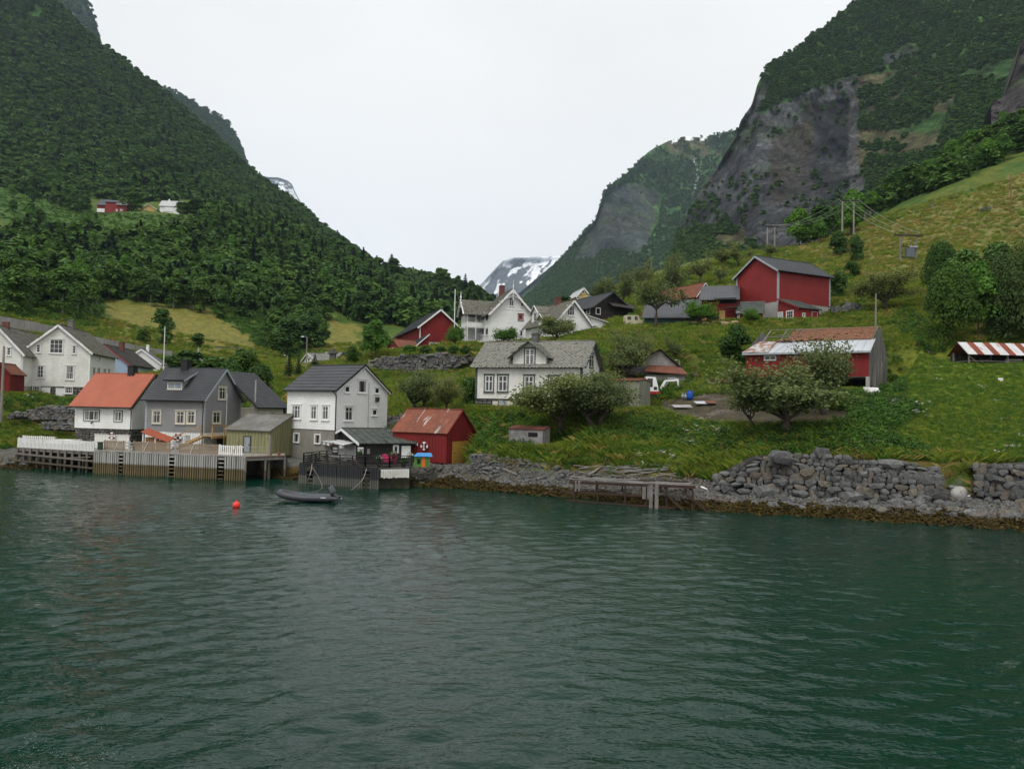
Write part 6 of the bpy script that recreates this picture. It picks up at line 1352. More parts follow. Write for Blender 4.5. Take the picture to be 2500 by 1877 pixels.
# black quay of the boathouse
ZB = 1.72
Fb = [pxy(737, 70.2), pxy(927, 66.3)]; Bb = [pxy(748, 76.5), pxy(1000, 74.0)]
qb, atb, Lb, _, ob = quay('black_quay', 'black timber quay with closely set fender posts under the black boathouse', Fb, Bb, ZB, tide_dark, mat('dark_deck', (0.07, 0.066, 0.06), (0.045, 0.043, 0.04)), 0.235, 0.16, -0.9, holes=((752, 766), (888, 904)), topbeam=blackwood)
a = Vector((*pxy(928, 66.3), 0)); b = Vector((*pxy(1003, 67.6), 0)); c = Vector((*pxy(1003, 74), 0))
mb = MB(); mb.add([a-ob+Vector((0, 0, ZB-0.06)), b-ob+Vector((0, 0, ZB-0.06)), c-ob+Vector((0, 0, ZB-0.06)), a-ob+Vector((0, 0, ZB-0.02)), b-ob+Vector((0, 0, ZB-0.02)), c-ob+Vector((0, 0, ZB-0.02))], [(0, 2, 1), (3, 4, 5), (0, 1, 4, 3), (1, 2, 5, 4)]); mb.build('deck', MATS['dark_deck'], qb)
N = 13; r = random.Random(8)
for k in range(N):
    p = a+(b-a)*(k/N); q_ = a+(b-a)*((k+0.94)/N); zb_ = 0.95+r.uniform(-.05, .05); 
    mb = MB(); mb.beam((p+q_)/2-ob+Vector((0, -0.05, zb_)), (p+q_)/2-ob+Vector((0, -0.05, ZB-0.05)), (q_-p).length, 0.04, up=(0, 1, 0)); mb.build('face_board', white_old if k > 0 else tide_dark, qb)
wallm = mat('wet_quay_stone', (0.06, 0.055, 0.025), (0.03, 0.03, 0.018), 1.5, grain=0.4, gsc=4)
mb = MB(); mb.box(0, 0, 0, 1, 1, 1); mb.v = [tuple(x) for x in ([a-ob+Vector((-1.2, 0.25, -1)), b-ob+Vector((0, 0.2, -1)), c-ob+Vector((0, 0, -1)), a-ob+Vector((-1.5, 3, -1)), a-ob+Vector((-1.2, 0.25, 1.0)), b-ob+Vector((0, 0.2, 1.0)), c-ob+Vector((0, 0, 1.0)), a-ob+Vector((-1.5, 3, 1.0))])]; mb.build('stone_footing', wallm, qb)
# railing: posts, top rail, slats
def railing(pts, z, h, label, mt, slats=4, step=1.35, off_=None):
    t = thing('railing', label, 'railing', (pts[0][0], pts[0][1], z)); o_ = Vector(t.location); o_.z = 0; V_ = [Vector((p[0], p[1], 0))-o_ for p in pts]
    for p, q_ in zip(V_, V_[1:]):
        L = (q_-p).length; n = max(1, int(L/step))
        for k in range(n+1): c_ = p+(q_-p)*(k/n); MB().beam(c_, c_+Vector((0, 0, h)), 0.1).build('post', mt, t)
        MB().beam(p+Vector((0, 0, h+0.03)), q_+Vector((0, 0, h+0.03)), 0.13, 0.06).build('top_rail', mt, t)
        for k in range(slats): MB().beam(p+Vector((0, 0.05, 0.15+k*(h-0.2)/slats)), q_+Vector((0, 0.05, 0.15+k*(h-0.2)/slats)), 0.03, 0.09).build('slat', mt, t)
    return t
railing([pxy(801, 74.5), pxy(745, 70.3), pxy(772, 69.7)], ZB, 0.95, 'black slatted railing on the left corner of the black quay', blackwood)
railing([pxy(774, 69.8), pxy(895, 67.3), pxy(955, 68.0), pxy(1008, 69.4)], ZB, 0.95, 'long black slatted railing along the front of the black quay', blackwood, 5)
def rope(name, label, pts, r_=0.025, mt=None, cat='rope'):
    P_ = [Vector(p) for p in pts]; out_ = []
    for i in range(len(P_)-1):
        p0 = P_[max(i-1, 0)]; p1 = P_[i]; p2 = P_[i+1]; p3 = P_[min(i+2, len(P_)-1)]
        for k in range(6):
            t = k/6; out_.append(0.5*((2*p1)+(-p0+p2)*t+(2*p0-5*p1+4*p2-p3)*t*t+(-p0+3*p1-3*p2+p3)*t**3))
    out_.append(P_[-1]); o = MB().tube(out_, r_, 6).build(name, mt or mat('grey_rope', (0.36, 0.34, 0.31)), None, smooth=True); return tag(o, label, cat)
rope('mooring_rope', 'grey mooring rope hanging from the left of the black quay into the water', [P(762, 1132, 69.5), P(757, 1158, 66.5), PZ(744, 1185, 0)])
rope('mooring_rope', 'grey mooring rope slanting from the middle of the black quay to the water', [P(895, 1144, 66.5), P(884, 1172, 64.8), PZ(858, 1196, 0)])
rope('hose', 'pale hose lying in a shallow curve along the front edge of the black quay', [P(773, 1132, 69.6), P(785, 1141, 69.2), P(830, 1144, 68.2), P(870, 1147, 67.5), P(890, 1142, 67.0)], 0.035)

# ------------------------------------------------------------------ inflatable boat with outboard
rib = mat('dark_grey_rubber', (0.045, 0.05, 0.062), (0.04, 0.044, 0.055), 1.0, grain=0.06, rough=0.5, spec=0.4, bump=0)
pb = PZ(757, 1224, 0.0); bt = thing('inflatable_boat', 'dark grey inflatable boat with outboard motor moored off the black quay', 'inflatable boat', (pb[0], pb[1], 0.0), 0.02)
path = []; 
for t_ in np.linspace(0, 1, 33):
    # from starboard stern round the bow (at -x) to port stern
    if t_ < 0.36: x = 1.75-3.2*(t_/0.36); y = -0.62
    elif t_ > 0.64: x = 1.75-3.2*((1-t_)/0.36); y = 0.62
    else: a_ = (t_-0.36)/0.28*pi; x = -1.45-0.75*sin(a_); y = -0.62*cos(a_)
    path.append((x, y, 0.30+0.30*max(0, (-x-0.3)/1.9)**1.7))
rad = [0.24 if 0.02 < t_ < 0.98 else 0.15 for t_ in np.linspace(0, 1, 33)]
path = [(2.15, -0.62, 0.3)]+path+[(2.15, 0.62, 0.3)]; rad = [0.07]+rad+[0.07]
MB().tube(path, rad, 14).build('side_tube', rib, bt, smooth=True)
mb = MB(); mb.add([(1.6, -0.6, 0.12), (1.6, 0.6, 0.12), (-1.6, 0.55, 0.16), (-1.6, -0.55, 0.16), (-2.0, 0, 0.3)], [(0, 3, 4, 2, 1)]); mb.build('floor', mat('grey_floor', (0.12, 0.125, 0.13)), bt)
MB().box(1.55, -0.45, 0.05, 1.61, 0.45, 0.62).build('transom', black, bt)
MB().box(0.3, -0.5, 0.42, 0.6, 0.5, 0.45).build('thwart', mat('grey_seat', (0.10, 0.105, 0.11)), bt)
MB().box(0.95, -0.862, 0.36, 1.3, -0.85, 0.41).build('tube_patch', white, bt)
MB().ball((-2.05, -0.35, 0.66), 0.11, 8).build('bow_patch', mat('faded_orange', (0.45, 0.10, 0.05)), bt)
MB().tube([(-0.6, -0.62, 0.56), (-0.5, -0.58, 0.72), (-0.35, -0.5, 0.62), (-0.25, -0.62, 0.7), (-0.1, -0.62, 0.55)], 0.02, 6).build('grab_line', mat('turquoise_cord', (0.08, 0.34, 0.31)), bt)
ob_g = mat('outboard_grey', (0.10, 0.11, 0.125), (0.08, 0.09, 0.10), rough=0.35, spec=0.5, bump=0)
mot = MB()
for (xa, za, w_, l_) in ((0, 0, 0, 0),): pass
ax = Vector((0.45, 0, -0.75)).normalized(); nx_ = Vector((0.75, 0, 0.45)).normalized(); base = Vector((1.62, 0, 0.62))
def mbox(c, la, lb, w0, w1, nseg=1):
    m_ = MB(); pts = []
    for s_, ww in ((-1, w0), (-0.7, w0*1.25), (0.6, w1*1.2), (1, w1)):
        for (u_, v_) in ((-0.8, -1), (0.8, -1), (1, -0.6), (1, 0.6), (0.8, 1), (-0.8, 1), (-1, 0.6), (-1, -0.6)):
            sc_ = 0.85 if abs(s_) == 1 else 1.0; p = c+ax*(s_*la)+nx_*(u_*lb*sc_)+Vector((0, v_*ww, 0)); pts.append(tuple(p))
    m_.v = pts; m_.f = [(i*8+k, i*8+(k+1) % 8, (i+1)*8+(k+1) % 8, (i+1)*8+k) for i in range(3) for k in range(8)]+[tuple(range(8))[::-1], tuple(range(24, 32))]; return m_
mbox(base+Vector((-0.15, 0, 0.22))+nx_*0.12, 0.26, 0.19, 0.12, 0.13).build('engine_cowl', ob_g, bt, smooth=False)
m_ = mbox(base+ax*0.42+nx_*0.12, 0.28, 0.09, 0.06, 0.05); m_.build('leg', ob_g, bt)
m_ = MB(); m_.beam(base+ax*0.12-nx_*0.02, base+ax*0.55-nx_*0.05, 0.12, 0.1); m_.build('bracket', black, bt)
m_ = MB(); m_.tube([base+ax*0.66+nx_*0.0, base+ax*0.66+nx_*0.33], 0.06, 8); m_.beam(base+ax*0.60+nx_*0.02, base+ax*0.60+nx_*0.30, 0.18, 0.015); m_.build('gearcase', ob_g, bt)
m_ = MB(); pc = base+ax*0.66+nx_*0.36
for k in range(3): 
    a_ = k*2*pi/3; d_ = ax*cos(a_)+Vector((0, 1, 0))*sin(a_); m_.quad(pc+d_*0.03, pc+d_*0.1+nx_*0.04+d_.cross(nx_)*0.05, pc+d_*0.16, pc+d_*0.1-nx_*0.03-d_.cross(nx_)*0.05)
m_.tube([pc-nx_*0.05, pc+nx_*0.05], 0.035, 8); m_.build('propeller', mat('pale_metal', (0.5, 0.5, 0.5)), bt)
MB().tube([base+Vector((-0.2, 0.05, 0.1)), base+Vector((-0.75, 0.1, 0.12))], 0.03, 6).build('tiller', black, bt)
rope('bow_line', 'thin line from the bow of the inflatable boat up to the quay', [Vector((pb[0]-0.6, pb[1], 0.6)), Vector((pb[0]-0.35, pb[1]+5, 0.5)), P(760, 1135, 69.9)], 0.012)
red_buoy = mat('buoy_red', (0.75, 0.045, 0.035), (0.68, 0.04, 0.03), 1.0, grain=0.05, rough=0.4, bump=0)
p_ = PZ(577, 1238, 0.0); t = thing('mooring_buoy', 'round red mooring buoy floating left of the inflatable boat', 'buoy', (p_[0], p_[1], 0)); MB().ball((0, 0, 0.13), 0.26, 14).build('float', red_buoy, t, smooth=True); MB().lathe([(0.001, 0.5), (0.05, 0.49), (0.06, 0.42), (0.07, 0.36)], 8).build('eye', red_buoy, t)
p_ = hit(2021, 1215); t = thing('stranded_buoy', 'orange buoy lying on the stones below the sea wall', 'buoy', (p_[0], p_[1], p_[2]+0.15)); MB().ball((0, 0, 0), 0.17, 12).build('float', mat('buoy_orange', (0.75, 0.11, 0.03), None, bump=0), t, smooth=True); MB().tube([(0.15, 0, 0), (0.28, 0.0, -0.02)], 0.04, 6).build('eye', black, t)

# lifebuoys
def lifebuoy(label, c, rz, r_=0.34):
    t = thing('lifebuoy', label, 'lifebuoy', c, rz); n = 24; rt = 0.085
    for s_ in range(8):
        mb = MB(); mb.tube([(r_*cos(a_), 0, r_*sin(a_)) for a_ in np.linspace(s_*pi/4+pi/8, (s_+1)*pi/4+pi/8, 5)], rt, 8); mb.build('segment', white if s_ % 2 else redwall, t, smooth=True)
    MB().tube([(r_*1.25*cos(a_), -0.02, r_*1.25*sin(a_)) for a_ in np.linspace(0, 2*pi, 17)], 0.012, 5).build('grab_line', mat('grey_rope', (0.36, 0.34, 0.31)), t)
    return t
lifebuoy('lifebuoy hung on the front wall of the red boathouse', RB.w(-0.14, *[RB.fp('L', 1038, 1089)[0]])+np.array([0, 0, RB.fp('L', 1038, 1089)[1]]), RB.th+pi*1.5, 0.32)
mb_ = MB(); mb_.box(-0.03, -0.1, -0.28, 0.03, -0.03, 0.3); mb_.build('bracket', white, bpy.data.objects['lifebuoy'])
s_, z_ = GH.fp('L', 437, 1067); lifebuoy('weathered lifebuoy on the white basement wall of the grey house', GH.w(-0.14, s_)+np.array([0, 0, z_]), GH.th+pi*1.5, 0.36)
pp = P(273, 1064, 79.7); lifebuoy('faded lifebuoy on the white panel fence below the orange-roofed house', pp, 0.05, 0.28)
# firewood shelter
p0 = P(352, 1095, 78.6); t = thing('firewood_shelter', 'orange sheet-roofed firewood shelter leaning on the basement of the grey house', 'shelter', p0, -0.04); L = reach(p0, np.array([1, -0.04, 0]), 412)
zt = zat(p0[0], p0[1], 1055)-p0[2]; zr_ = zat(p0[0]+L, p0[1], 1080)-p0[2]
mb = MB(); slab(mb, (-0.15, -0.5, zt), (L+0.1, -0.5, zr_), (L+0.1, 1.0, zr_+0.35), (-0.15, 1.0, zt+0.35), 0.04, 'corr', 0.15, 0.03); mb.build('sheet_roof', orange, t)
for x_ in (0, L*0.5): MB().box(x_-0.05, -0.35, -0.4, x_+0.05, -0.25, zt+(zr_-zt)*x_/L).build('post', white, t)
lg = MB().tube([(0, 0, 0), (0, 0.4, 0)], 0.075, 8).mesh('log'); lg.materials.append(mat('split_firewood', (0.42, 0.24, 0.10), (0.30, 0.15, 0.06), 3, grain=0.3, perobj=0.4)); r = random.Random(3)
fw = thing('firewood_stack', 'stack of split firewood under the orange sheet roof', 'firewood', p0+np.array([0.12, -0.2, 0]), -0.04)
for i in range(14):
    for j in range(9):
        x_ = 0.1+i*0.15+(j % 2)*0.075; z__ = 0.05+j*0.13
        if x_ < L-0.3 and z__ < zt+(zr_-zt)*(x_+0.1)/L-0.14: link('log', lg, fw, (x_, r.uniform(-.04, .04), z__), (r.uniform(-.1, .1), 0, r.uniform(-.1, .1)))

# ------------------------------------------------------------------ on the black quay
def at_(px, py, Y): return P(px, py, Y)
pink = mat('magenta_plastic', (0.50, 0.015, 0.10), (0.42, 0.012, 0.085), 1.0, grain=0.05, rough=0.5, bump=0)
def deckchair(label, c, rz):
    t = thing('deck_chair', label, 'chair', c, rz, 'magenta slatted deck chairs')
    for k in range(5): 
        x_ = -0.24+k*0.12; h_ = 0.95-0.05*abs(k-2)**1.5; MB().beam((x_, 0.25, 0.3), (x_, 0.5, 0.3+h_*0.75), 0.1, 0.02, up=(0, 1, 0)).build('back_slat', pink, t)
    for k in range(4): MB().box(-0.28, -0.3+k*0.14, 0.34-0.02*k, 0.28, -0.18+k*0.14, 0.365-0.02*k).build('seat_slat', pink, t)
    for s in (-1, 1):
        MB().box(s*0.32-0.05, -0.35, 0.55, s*0.32+0.05, 0.35, 0.575).build('armrest', pink, t); MB().box(s*0.32-0.02, -0.33, 0, s*0.32+0.02, -0.25, 0.55).build('leg', pink, t); MB().beam((s*0.3, -0.2, 0.3), (s*0.3, 0.5, 0.0), 0.03, 0.08).build('leg', pink, t)
deckchair('magenta slatted deck chair, the left one of two before the black boathouse', at_(941, 1137, 68.6), 0.3)
deckchair('magenta slatted deck chair, the right one of two before the black boathouse', at_(957, 1134, 69.6), -0.2)
leafg = leafmat('potted_leaves', (0.03, 0.07, 0.015), (0.06, 0.13, 0.03), 3.0)
flowerw = mat('white_petals', (0.75, 0.75, 0.70), None, bump=0); flowerr = mat('red_petals', (0.45, 0.02, 0.04), None, bump=0)
def leafquads(cs, size, rs, flat=0.0):
    """small leaf faces with random turns at given centres"""
    n = len(cs); a = rs.normal(size=(n, 3)); a[:, 2] *= (1-flat); a /= np.linalg.norm(a, axis=1)[:, None]+1e-9; b = rs.normal(size=(n, 3)); b -= (b*a).sum(1)[:, None]*a; b /= np.linalg.norm(b, axis=1)[:, None]+1e-9
    s = size*rs.uniform(0.6, 1.3, (n, 1)); V = np.stack([cs-a*s, cs+b*s*0.55, cs+a*s, cs-b*s*0.55], 1).reshape(-1, 3); return V, np.arange(4*n).reshape(-1, 4)
def pot(label, c, h=0.45, r_=0.22, potm=None, fl=None, sz=0.3, n=160, tall=0.0):
    t = thing('planter', label, 'planter', c); MB().lathe([(0.001, 0), (r_*0.75, 0), (r_, h), (r_*0.9, h), (r_*0.85, h-0.05), (0.001, h-0.06)], 12).build('pot', potm or black, t)
    rs = np.random.RandomState(n+int(c[0]*10) % 90); cs = rs.normal(size=(n, 3))*np.array([sz*0.5, sz*0.5, sz*0.4+tall])+np.array([0, 0, h+sz*0.4+tall]); V_, F_ = leafquads(cs, 0.07, rs); link('leaves', npmesh('leaves', V_, F_, leafg), t)
    if fl: 
        cs = rs.normal(size=(40, 3)); cs /= np.linalg.norm(cs, axis=1)[:, None]; cs[:, 2] = np.abs(cs[:, 2]); cs = cs*np.array([sz*0.75, sz*0.75, sz*0.7])+np.array([0, 0, h+sz*0.4]); V_, F_ = leafquads(cs, 0.07, rs); link('blossom', npmesh('blossom', V_, F_, fl), t)
pot('black planter of white flowers left of the magenta chairs', at_(925, 1140, 67.9), fl=flowerw, sz=0.35, h=0.6)
pot('planter of pale flowers behind the right magenta chair', at_(962, 1130, 70.0), fl=flowerw, sz=0.35, h=0.7)
pot('grey planter of yellow-white flowers beside the hanging cloth', at_(1003, 1138, 70.2), fl=flowerw, potm=mat('zinc_pot', (0.16, 0.17, 0.17)), sz=0.35, h=0.8)
pot('tall green climbing plant in a pot against the black boathouse wall', at_(940, 1128, 71.6), sz=0.35, h=0.4, tall=0.7, n=240)
pot('dark planter against the railing below the small white window', at_(985, 1142, 68.9), sz=0.28, h=0.5)
pot('hanging pot of red flowers under the striped awning', at_(812, 1098, 72.5), h=0.25, r_=0.18, fl=flowerr, sz=0.25)
pot('small plant in a pot by the lantern corner of the black boathouse', at_(878, 1120, 69.6), sz=0.3, h=0.35)
t = thing('cafe_table', 'small pale table standing under the awning behind the railing', 'table', at_(822, 1134, 71.0)); MB().box(-0.6, -0.35, 0.7, 0.6, 0.35, 0.74).build('table_top', concrete2, t)
for x_ in (-0.5, 0.5):
    for y_ in (-0.28, 0.28): MB().box(x_-0.03, y_-0.03, 0, x_+0.03, y_+0.03, 0.7).build('leg', greywood, t)
t = thing('menu_board', 'black menu board standing by the white double doors', 'sign', at_(818, 1117, 72.2)); MB().box(-0.28, -0.02, 0.3, 0.28, 0.02, 1.2).build('frame', black, t)
MB().box(-0.22, -0.035, 0.75, 0.22, -0.02, 0.95).build('notice', curtain, t); MB().box(-0.22, -0.035, 0.5, 0.22, -0.02, 0.66).build('notice', curtain, t)
t = thing('wooden_tub', 'brown wooden tub under the table by the railing', 'tub', at_(866, 1136, 68.6)); MB().lathe([(0.001, 0), (0.26, 0), (0.32, 0.4), (0.28, 0.4), (0.24, 0.35), (0.001, 0.35)], 14).build('staves', mat('tub_wood', (0.10, 0.06, 0.04)), t); MB().lathe([(0.30, 0.2), (0.315, 0.2), (0.32, 0.26), (0.30, 0.26)], 14).build('hoop', steel, t)
# play house
PHc = at_(1012, 1140, 69.2); t = thing('play_house', 'green plastic play house with blue roof beside the red boathouse', 'play house', PHc, 0.12); gp = mat('lime_green_plastic', (0.10, 0.26, 0.05), None, bump=0, rough=0.4); bp = mat('bright_blue_plastic', (0.04, 0.24, 0.55), None, bump=0, rough=0.4); op_ = mat('orange_plastic', (0.65, 0.16, 0.02), None, bump=0, rough=0.4)
W_ = 1.5; 
for k in range(5): MB().box(0, 0, 0.05+k*0.2, W_, 0.05, 0.22+k*0.2).build('wall_board', gp, t)
for x_ in (0, W_*0.45, W_*0.8, W_): MB().box(x_-0.05, -0.06, 0, x_+0.05, -0.005, 1.1).build('post', gp, t)
MB().box(0.25, -0.04, 0.35, 0.65, -0.01, 0.85).build('window', darkhole, t); 
mb = MB(); mb.add([(W_*0.48, -0.05, 0.0), (W_*0.75, -0.05, 0.0), (W_*0.72, -0.05, 1.0), (W_*0.62, -0.05, 1.15), (W_*0.52, -0.05, 1.0)], [(0, 1, 2, 3, 4)]); mb.build('door', op_, t)
mb = MB(); mb.box(0, 0.05, 0, W_, 1.0, 1.05); mb.build('back_wall', gp, t)
mb = MB(); slab(mb, (-0.12, -0.2, 1.08), (W_+0.35, -0.2, 1.08), (W_+0.2, 0.5, 1.42), (0.25, 0.5, 1.42), 0.05); slab(mb, (-0.12, 1.2, 1.08), (W_+0.35, 1.2, 1.08), (W_+0.2, 0.5, 1.42), (0.25, 0.5, 1.42), 0.05); mb.build('roof', bp, t); t.scale = (0.85, 0.85, 0.85)
p_ = P(245, 1086, 76.8); t = thing('garden_hose_box', 'small dark green box on the quay beside the white panel fence', 'box', (p_[0], p_[1], ZD)); mb = MB(); mb.box(-0.2, -0.15, 0, 0.2, 0.15, 0.75); mb.box(-0.23, -0.18, 0.75, 0.23, 0.18, 0.82); mb.build('body', dgreen, t)
for (px_, c_, lb) in ((660, (0.3, 0.09, 0.05), 'terracotta flower pot at the right end of the olive shed quay'), (681, (0.3, 0.09, 0.05), 'terracotta flower pot beside the concrete base of the tall white house')):
    o = MB().lathe([(0.001, 0), (0.12, 0), (0.18, 0.3), (0.15, 0.3), (0.001, 0.27)], 10).build('flower_pot', mat('terracotta_pot', c_), None, P(px_, 1114, 75.0)); o.location.z = 2.12; tag(o, lb, 'pot')

# ------------------------------------------------------------------ stones
def stonemesh(seed, boxy=0.5):
    r = np.random.RandomState(seed); mb = MB(); n = 7; V_ = []
    for i in range(5):
        ph = pi*i/4
        for k in range(n):
            if i in (0, 4) and k: continue
            th = 2*pi*k/n+0.4*i; d = np.array([sin(ph)*cos(th), sin(ph)*sin(th), cos(ph)]); d = d/(np.abs(d).max()**boxy); V_.append(d*0.5*r.uniform(0.8, 1.14))
    F_ = [(0, 1+k, 1+(k+1) % n) for k in range(n)]
    for i in range(2): F_ += [(1+i*n+k, 1+(i+1)*n+k, 1+(i+1)*n+(k+1) % n, 1+i*n+(k+1) % n) for k in range(n)]
    F_ += [(1+2*n+k, 1+3*n, 1+2*n+(k+1) % n) for k in range(n)]
    mb.add(V_, [f[::-1] for f in F_]); me = mb.mesh('stone'); return me, mb
rock = mat('shore_stone', (0.22, 0.222, 0.218), (0.12, 0.125, 0.125), 2.0, grain=0.45, gsc=7, rough=0.85, c3=(0.27, 0.27, 0.25), lo=0.3, hi=0.7, perobj=0.5, bump=0.6, bd=0.03)
rock_br = mat('ochre_stone', (0.19, 0.165, 0.13), (0.12, 0.11, 0.095), 2.0, grain=0.4, gsc=7, rough=0.9, perobj=0.4, bump=0.6)
rock_old = mat('retaining_stone', (0.24, 0.225, 0.20), (0.13, 0.127, 0.115), 1.2, grain=0.45, gsc=5, rough=0.95, c3=(0.21, 0.19, 0.15), lo=0.3, hi=0.7)
SM = []
for k in range(14):
    me, mbb = stonemesh(k, 0.8 if k % 2 else 0.55); me.materials.append(rock if k % 5 else rock_br); SM.append((me, mbb))
def stonewall(name, label, line, sizes, seed, limit=300, lean=0.18, mt=None, objects=True, fill=True, cat='stone wall'):
    """line: (px, Y, base row, top row) stations; dry-stone wall of separate stones in rough courses"""
    r = random.Random(seed); st = [(P(px, b, Y), P(px, t_, Y)) for (px, Y, b, t_) in line]
    xs = [0]; 
    for a_, b_ in zip(st, st[1:]): xs.append(xs[-1]+math.hypot(b_[0][0]-a_[0][0], b_[0][1]-a_[0][1]))
    root = thing(name, label, cat, st[0][0]); O = st[0][0]
    def S(s): 
        x = np.interp(s, xs, [q_[0][0] for q_ in st]); y = np.interp(s, xs, [q_[0][1] for q_ in st]); zb = np.interp(s, xs, [q_[0][2] for q_ in st]); zt = np.interp(s, xs, [q_[1][2] for q_ in st]); return x, y, zb, zt
    # earth core behind the stones
    mb = MB(); N = 40; T_ = xs[-1]
    for k in range(N):
        A_, B_ = S(T_*k/N), S(T_*(k+1)/N); o1 = 0.32; H1 = (A_[3]-A_[2])*lean; H2 = (B_[3]-B_[2])*lean
        mb.quad((A_[0]-O[0], A_[1]-O[1]+o1, A_[2]-O[2]-0.3), (B_[0]-O[0], B_[1]-O[1]+o1, B_[2]-O[2]-0.3), (B_[0]-O[0], B_[1]-O[1]+o1+H2, B_[3]-O[2]-0.1), (A_[0]-O[0], A_[1]-O[1]+o1+H1, A_[3]-O[2]-0.1))
        mb.quad((A_[0]-O[0], A_[1]-O[1]+o1+H1, A_[3]-O[2]-0.1), (B_[0]-O[0], B_[1]-O[1]+o1+H2, B_[3]-O[2]-0.1), (B_[0]-O[0], B_[1]-O[1]+o1+H2+1.2, B_[3]-O[2]-0.1), (A_[0]-O[0], A_[1]-O[1]+o1+H1+1.2, A_[3]-O[2]-0.1))
    mb.build('core', mat('dark_soil', (0.03, 0.028, 0.022), (0.02, 0.018, 0.015)), root)
    rest = MB(); items = []
    zmin = min(q_[0][2] for q_ in st); zmax = max(q_[1][2] for q_ in st); z = zmin-0.1; row = 0
    while z < zmax:
        h = r.uniform(*sizes)*0.72; s = r.uniform(-0.3, 0)
        while s < T_:
            w_ = r.uniform(*sizes)*r.choice([0.6, 0.8, 1.0, 1.3, 1.9]); x, y, zb, zt = S(min(max(s+w_/2, 0), T_)); hh = h*r.uniform(0.7, 1.35)
            if z+h*0.5 > zb-0.1 and z+h*0.5 < zt+r.uniform(-0.1, 0.05):
                big = 1.6 if r.random() < 0.09 else 1.0
                items.append((x-O[0], y-O[1]+(z-zb)*lean+r.uniform(-.04, .04), z+h/2-O[2]+r.uniform(-.03, .03), w_*1.06*big, max(0.45, w_)*0.8, hh*1.12*big, r.randrange(14), r.uniform(-.3, .3)))
            s += w_
        z += h*0.93
    r.shuffle(items)
    for i, (x, y, z, sx, sy, sz, k, rot) in enumerate(items):
        if objects and i < limit:
            o = link('stone', SM[k][0], root, (x, y, z), (rot*0.6, rot, r.uniform(-.3, .3))); o.scale = (sx, sy, sz)
        else:
            c_, s_ = cos(rot), sin(rot); rest.add([(x+(v[0]*c_+v[2]*s_)*sx, y+v[1]*sy, z+(v[2]*c_-v[0]*s_)*sz) for v in SM[k][1].v], SM[k][1].f)
    if rest.v: stuff(rest.build('stones', mt or rock, root))
    return root
stonewall('sea_wall', 'tall dry-stone sea wall of rounded grey boulders below the lawn on the right', [(1745, 60.0, 1205, 1168), (1800, 58.8, 1205, 1140), (1850, 58.2, 1208, 1116), (1910, 57.8, 1210, 1108), (2040, 56.6, 1214, 1112), (2160, 55.8, 1216, 1124), (2240, 55.2, 1214, 1130), (2296, 54.8, 1206, 1145)], (0.32, 0.66), 11)
stonewall('sea_wall', 'short dry-stone wall segment beyond the grassy gap at the right edge', [(2388, 54.2, 1205, 1140), (2450, 53.9, 1210, 1134), (2560, 53.2, 1215, 1128)], (0.34, 0.7), 12)
stonewall('sea_wall', 'lower dry-stone sea wall under the small grey shed', [(1150, 70.3, 1165, 1108), (1200, 69.6, 1168, 1108), (1260, 68.8, 1170, 1122), (1340, 67.4, 1172, 1132), (1390, 66.3, 1172, 1150)], (0.22, 0.46), 13)
stonewall('retaining_wall', 'tall grey stone retaining wall below the red barn and villa', [(905, 124, 905, 880), (925, 123.5, 915, 874), (1000, 122.5, 912, 863), (1080, 121.5, 905, 862), (1130, 121, 890, 866), (1160, 121, 880, 870)], (0.4, 0.85), 14, mt=rock_old)
stonewall('garden_wall', 'short low dry-stone wall in the grass left of the slate house', [(1105, 104, 926, 912), (1160, 103, 928, 910)], (0.3, 0.5), 15, mt=rock_old)
stonewall('garden_wall', 'rough stone wall behind the orange-roofed house on the left bank', [(20, 92.5, 1018, 1010), (60, 92.5, 1018, 1002), (115, 92, 1022, 990), (184, 91.5, 1030, 990)], (0.3, 0.6), 16, limit=120)
stonewall('garden_wall', 'low broken stone edge in the grass beside the pier', [(105, 86.5, 1044, 1034), (180, 86, 1048, 1032)], (0.3, 0.5), 17)
stonewall('field_wall', 'low stone wall on the grass right of the big red barn', [(2030, 119, 762, 745), (2080, 119, 762, 745), (2135, 119, 756, 748)], (0.45, 0.9), 18)
stonewall('field_wall', 'dry-stone wall behind the timber stair between grey house and white house', [(615, 92, 1010, 992), (700, 92, 1014, 990)], (0.3, 0.55), 19, limit=90)
stonewall('field_wall', 'dark stone wall beside the red boathouse behind the tall white house', [(942, 84, 1045, 1015), (985, 84, 1045, 1010)], (0.25, 0.5), 20, limit=80)
stonewall('field_wall', 'tumbled grey stones on the upper hayfield at the right', [(2398, 186, 515, 508), (2465, 188, 510, 500)], (0.5, 0.9), 21)
stonewall('field_wall', 'long tumbled stone wall along the top of the hayfield at the right', [(2270, 205, 512, 505), (2360, 206, 488, 481), (2440, 207, 470, 455), (2520, 208, 452, 440)], (0.5, 0.9), 22, limit=120)
stonewall('field_wall', 'low scatter of stones across the slope above the dug earth', [(1690, 99, 918, 911), (1740, 98, 912, 904), (1780, 98, 905, 900)], (0.25, 0.5), 23)
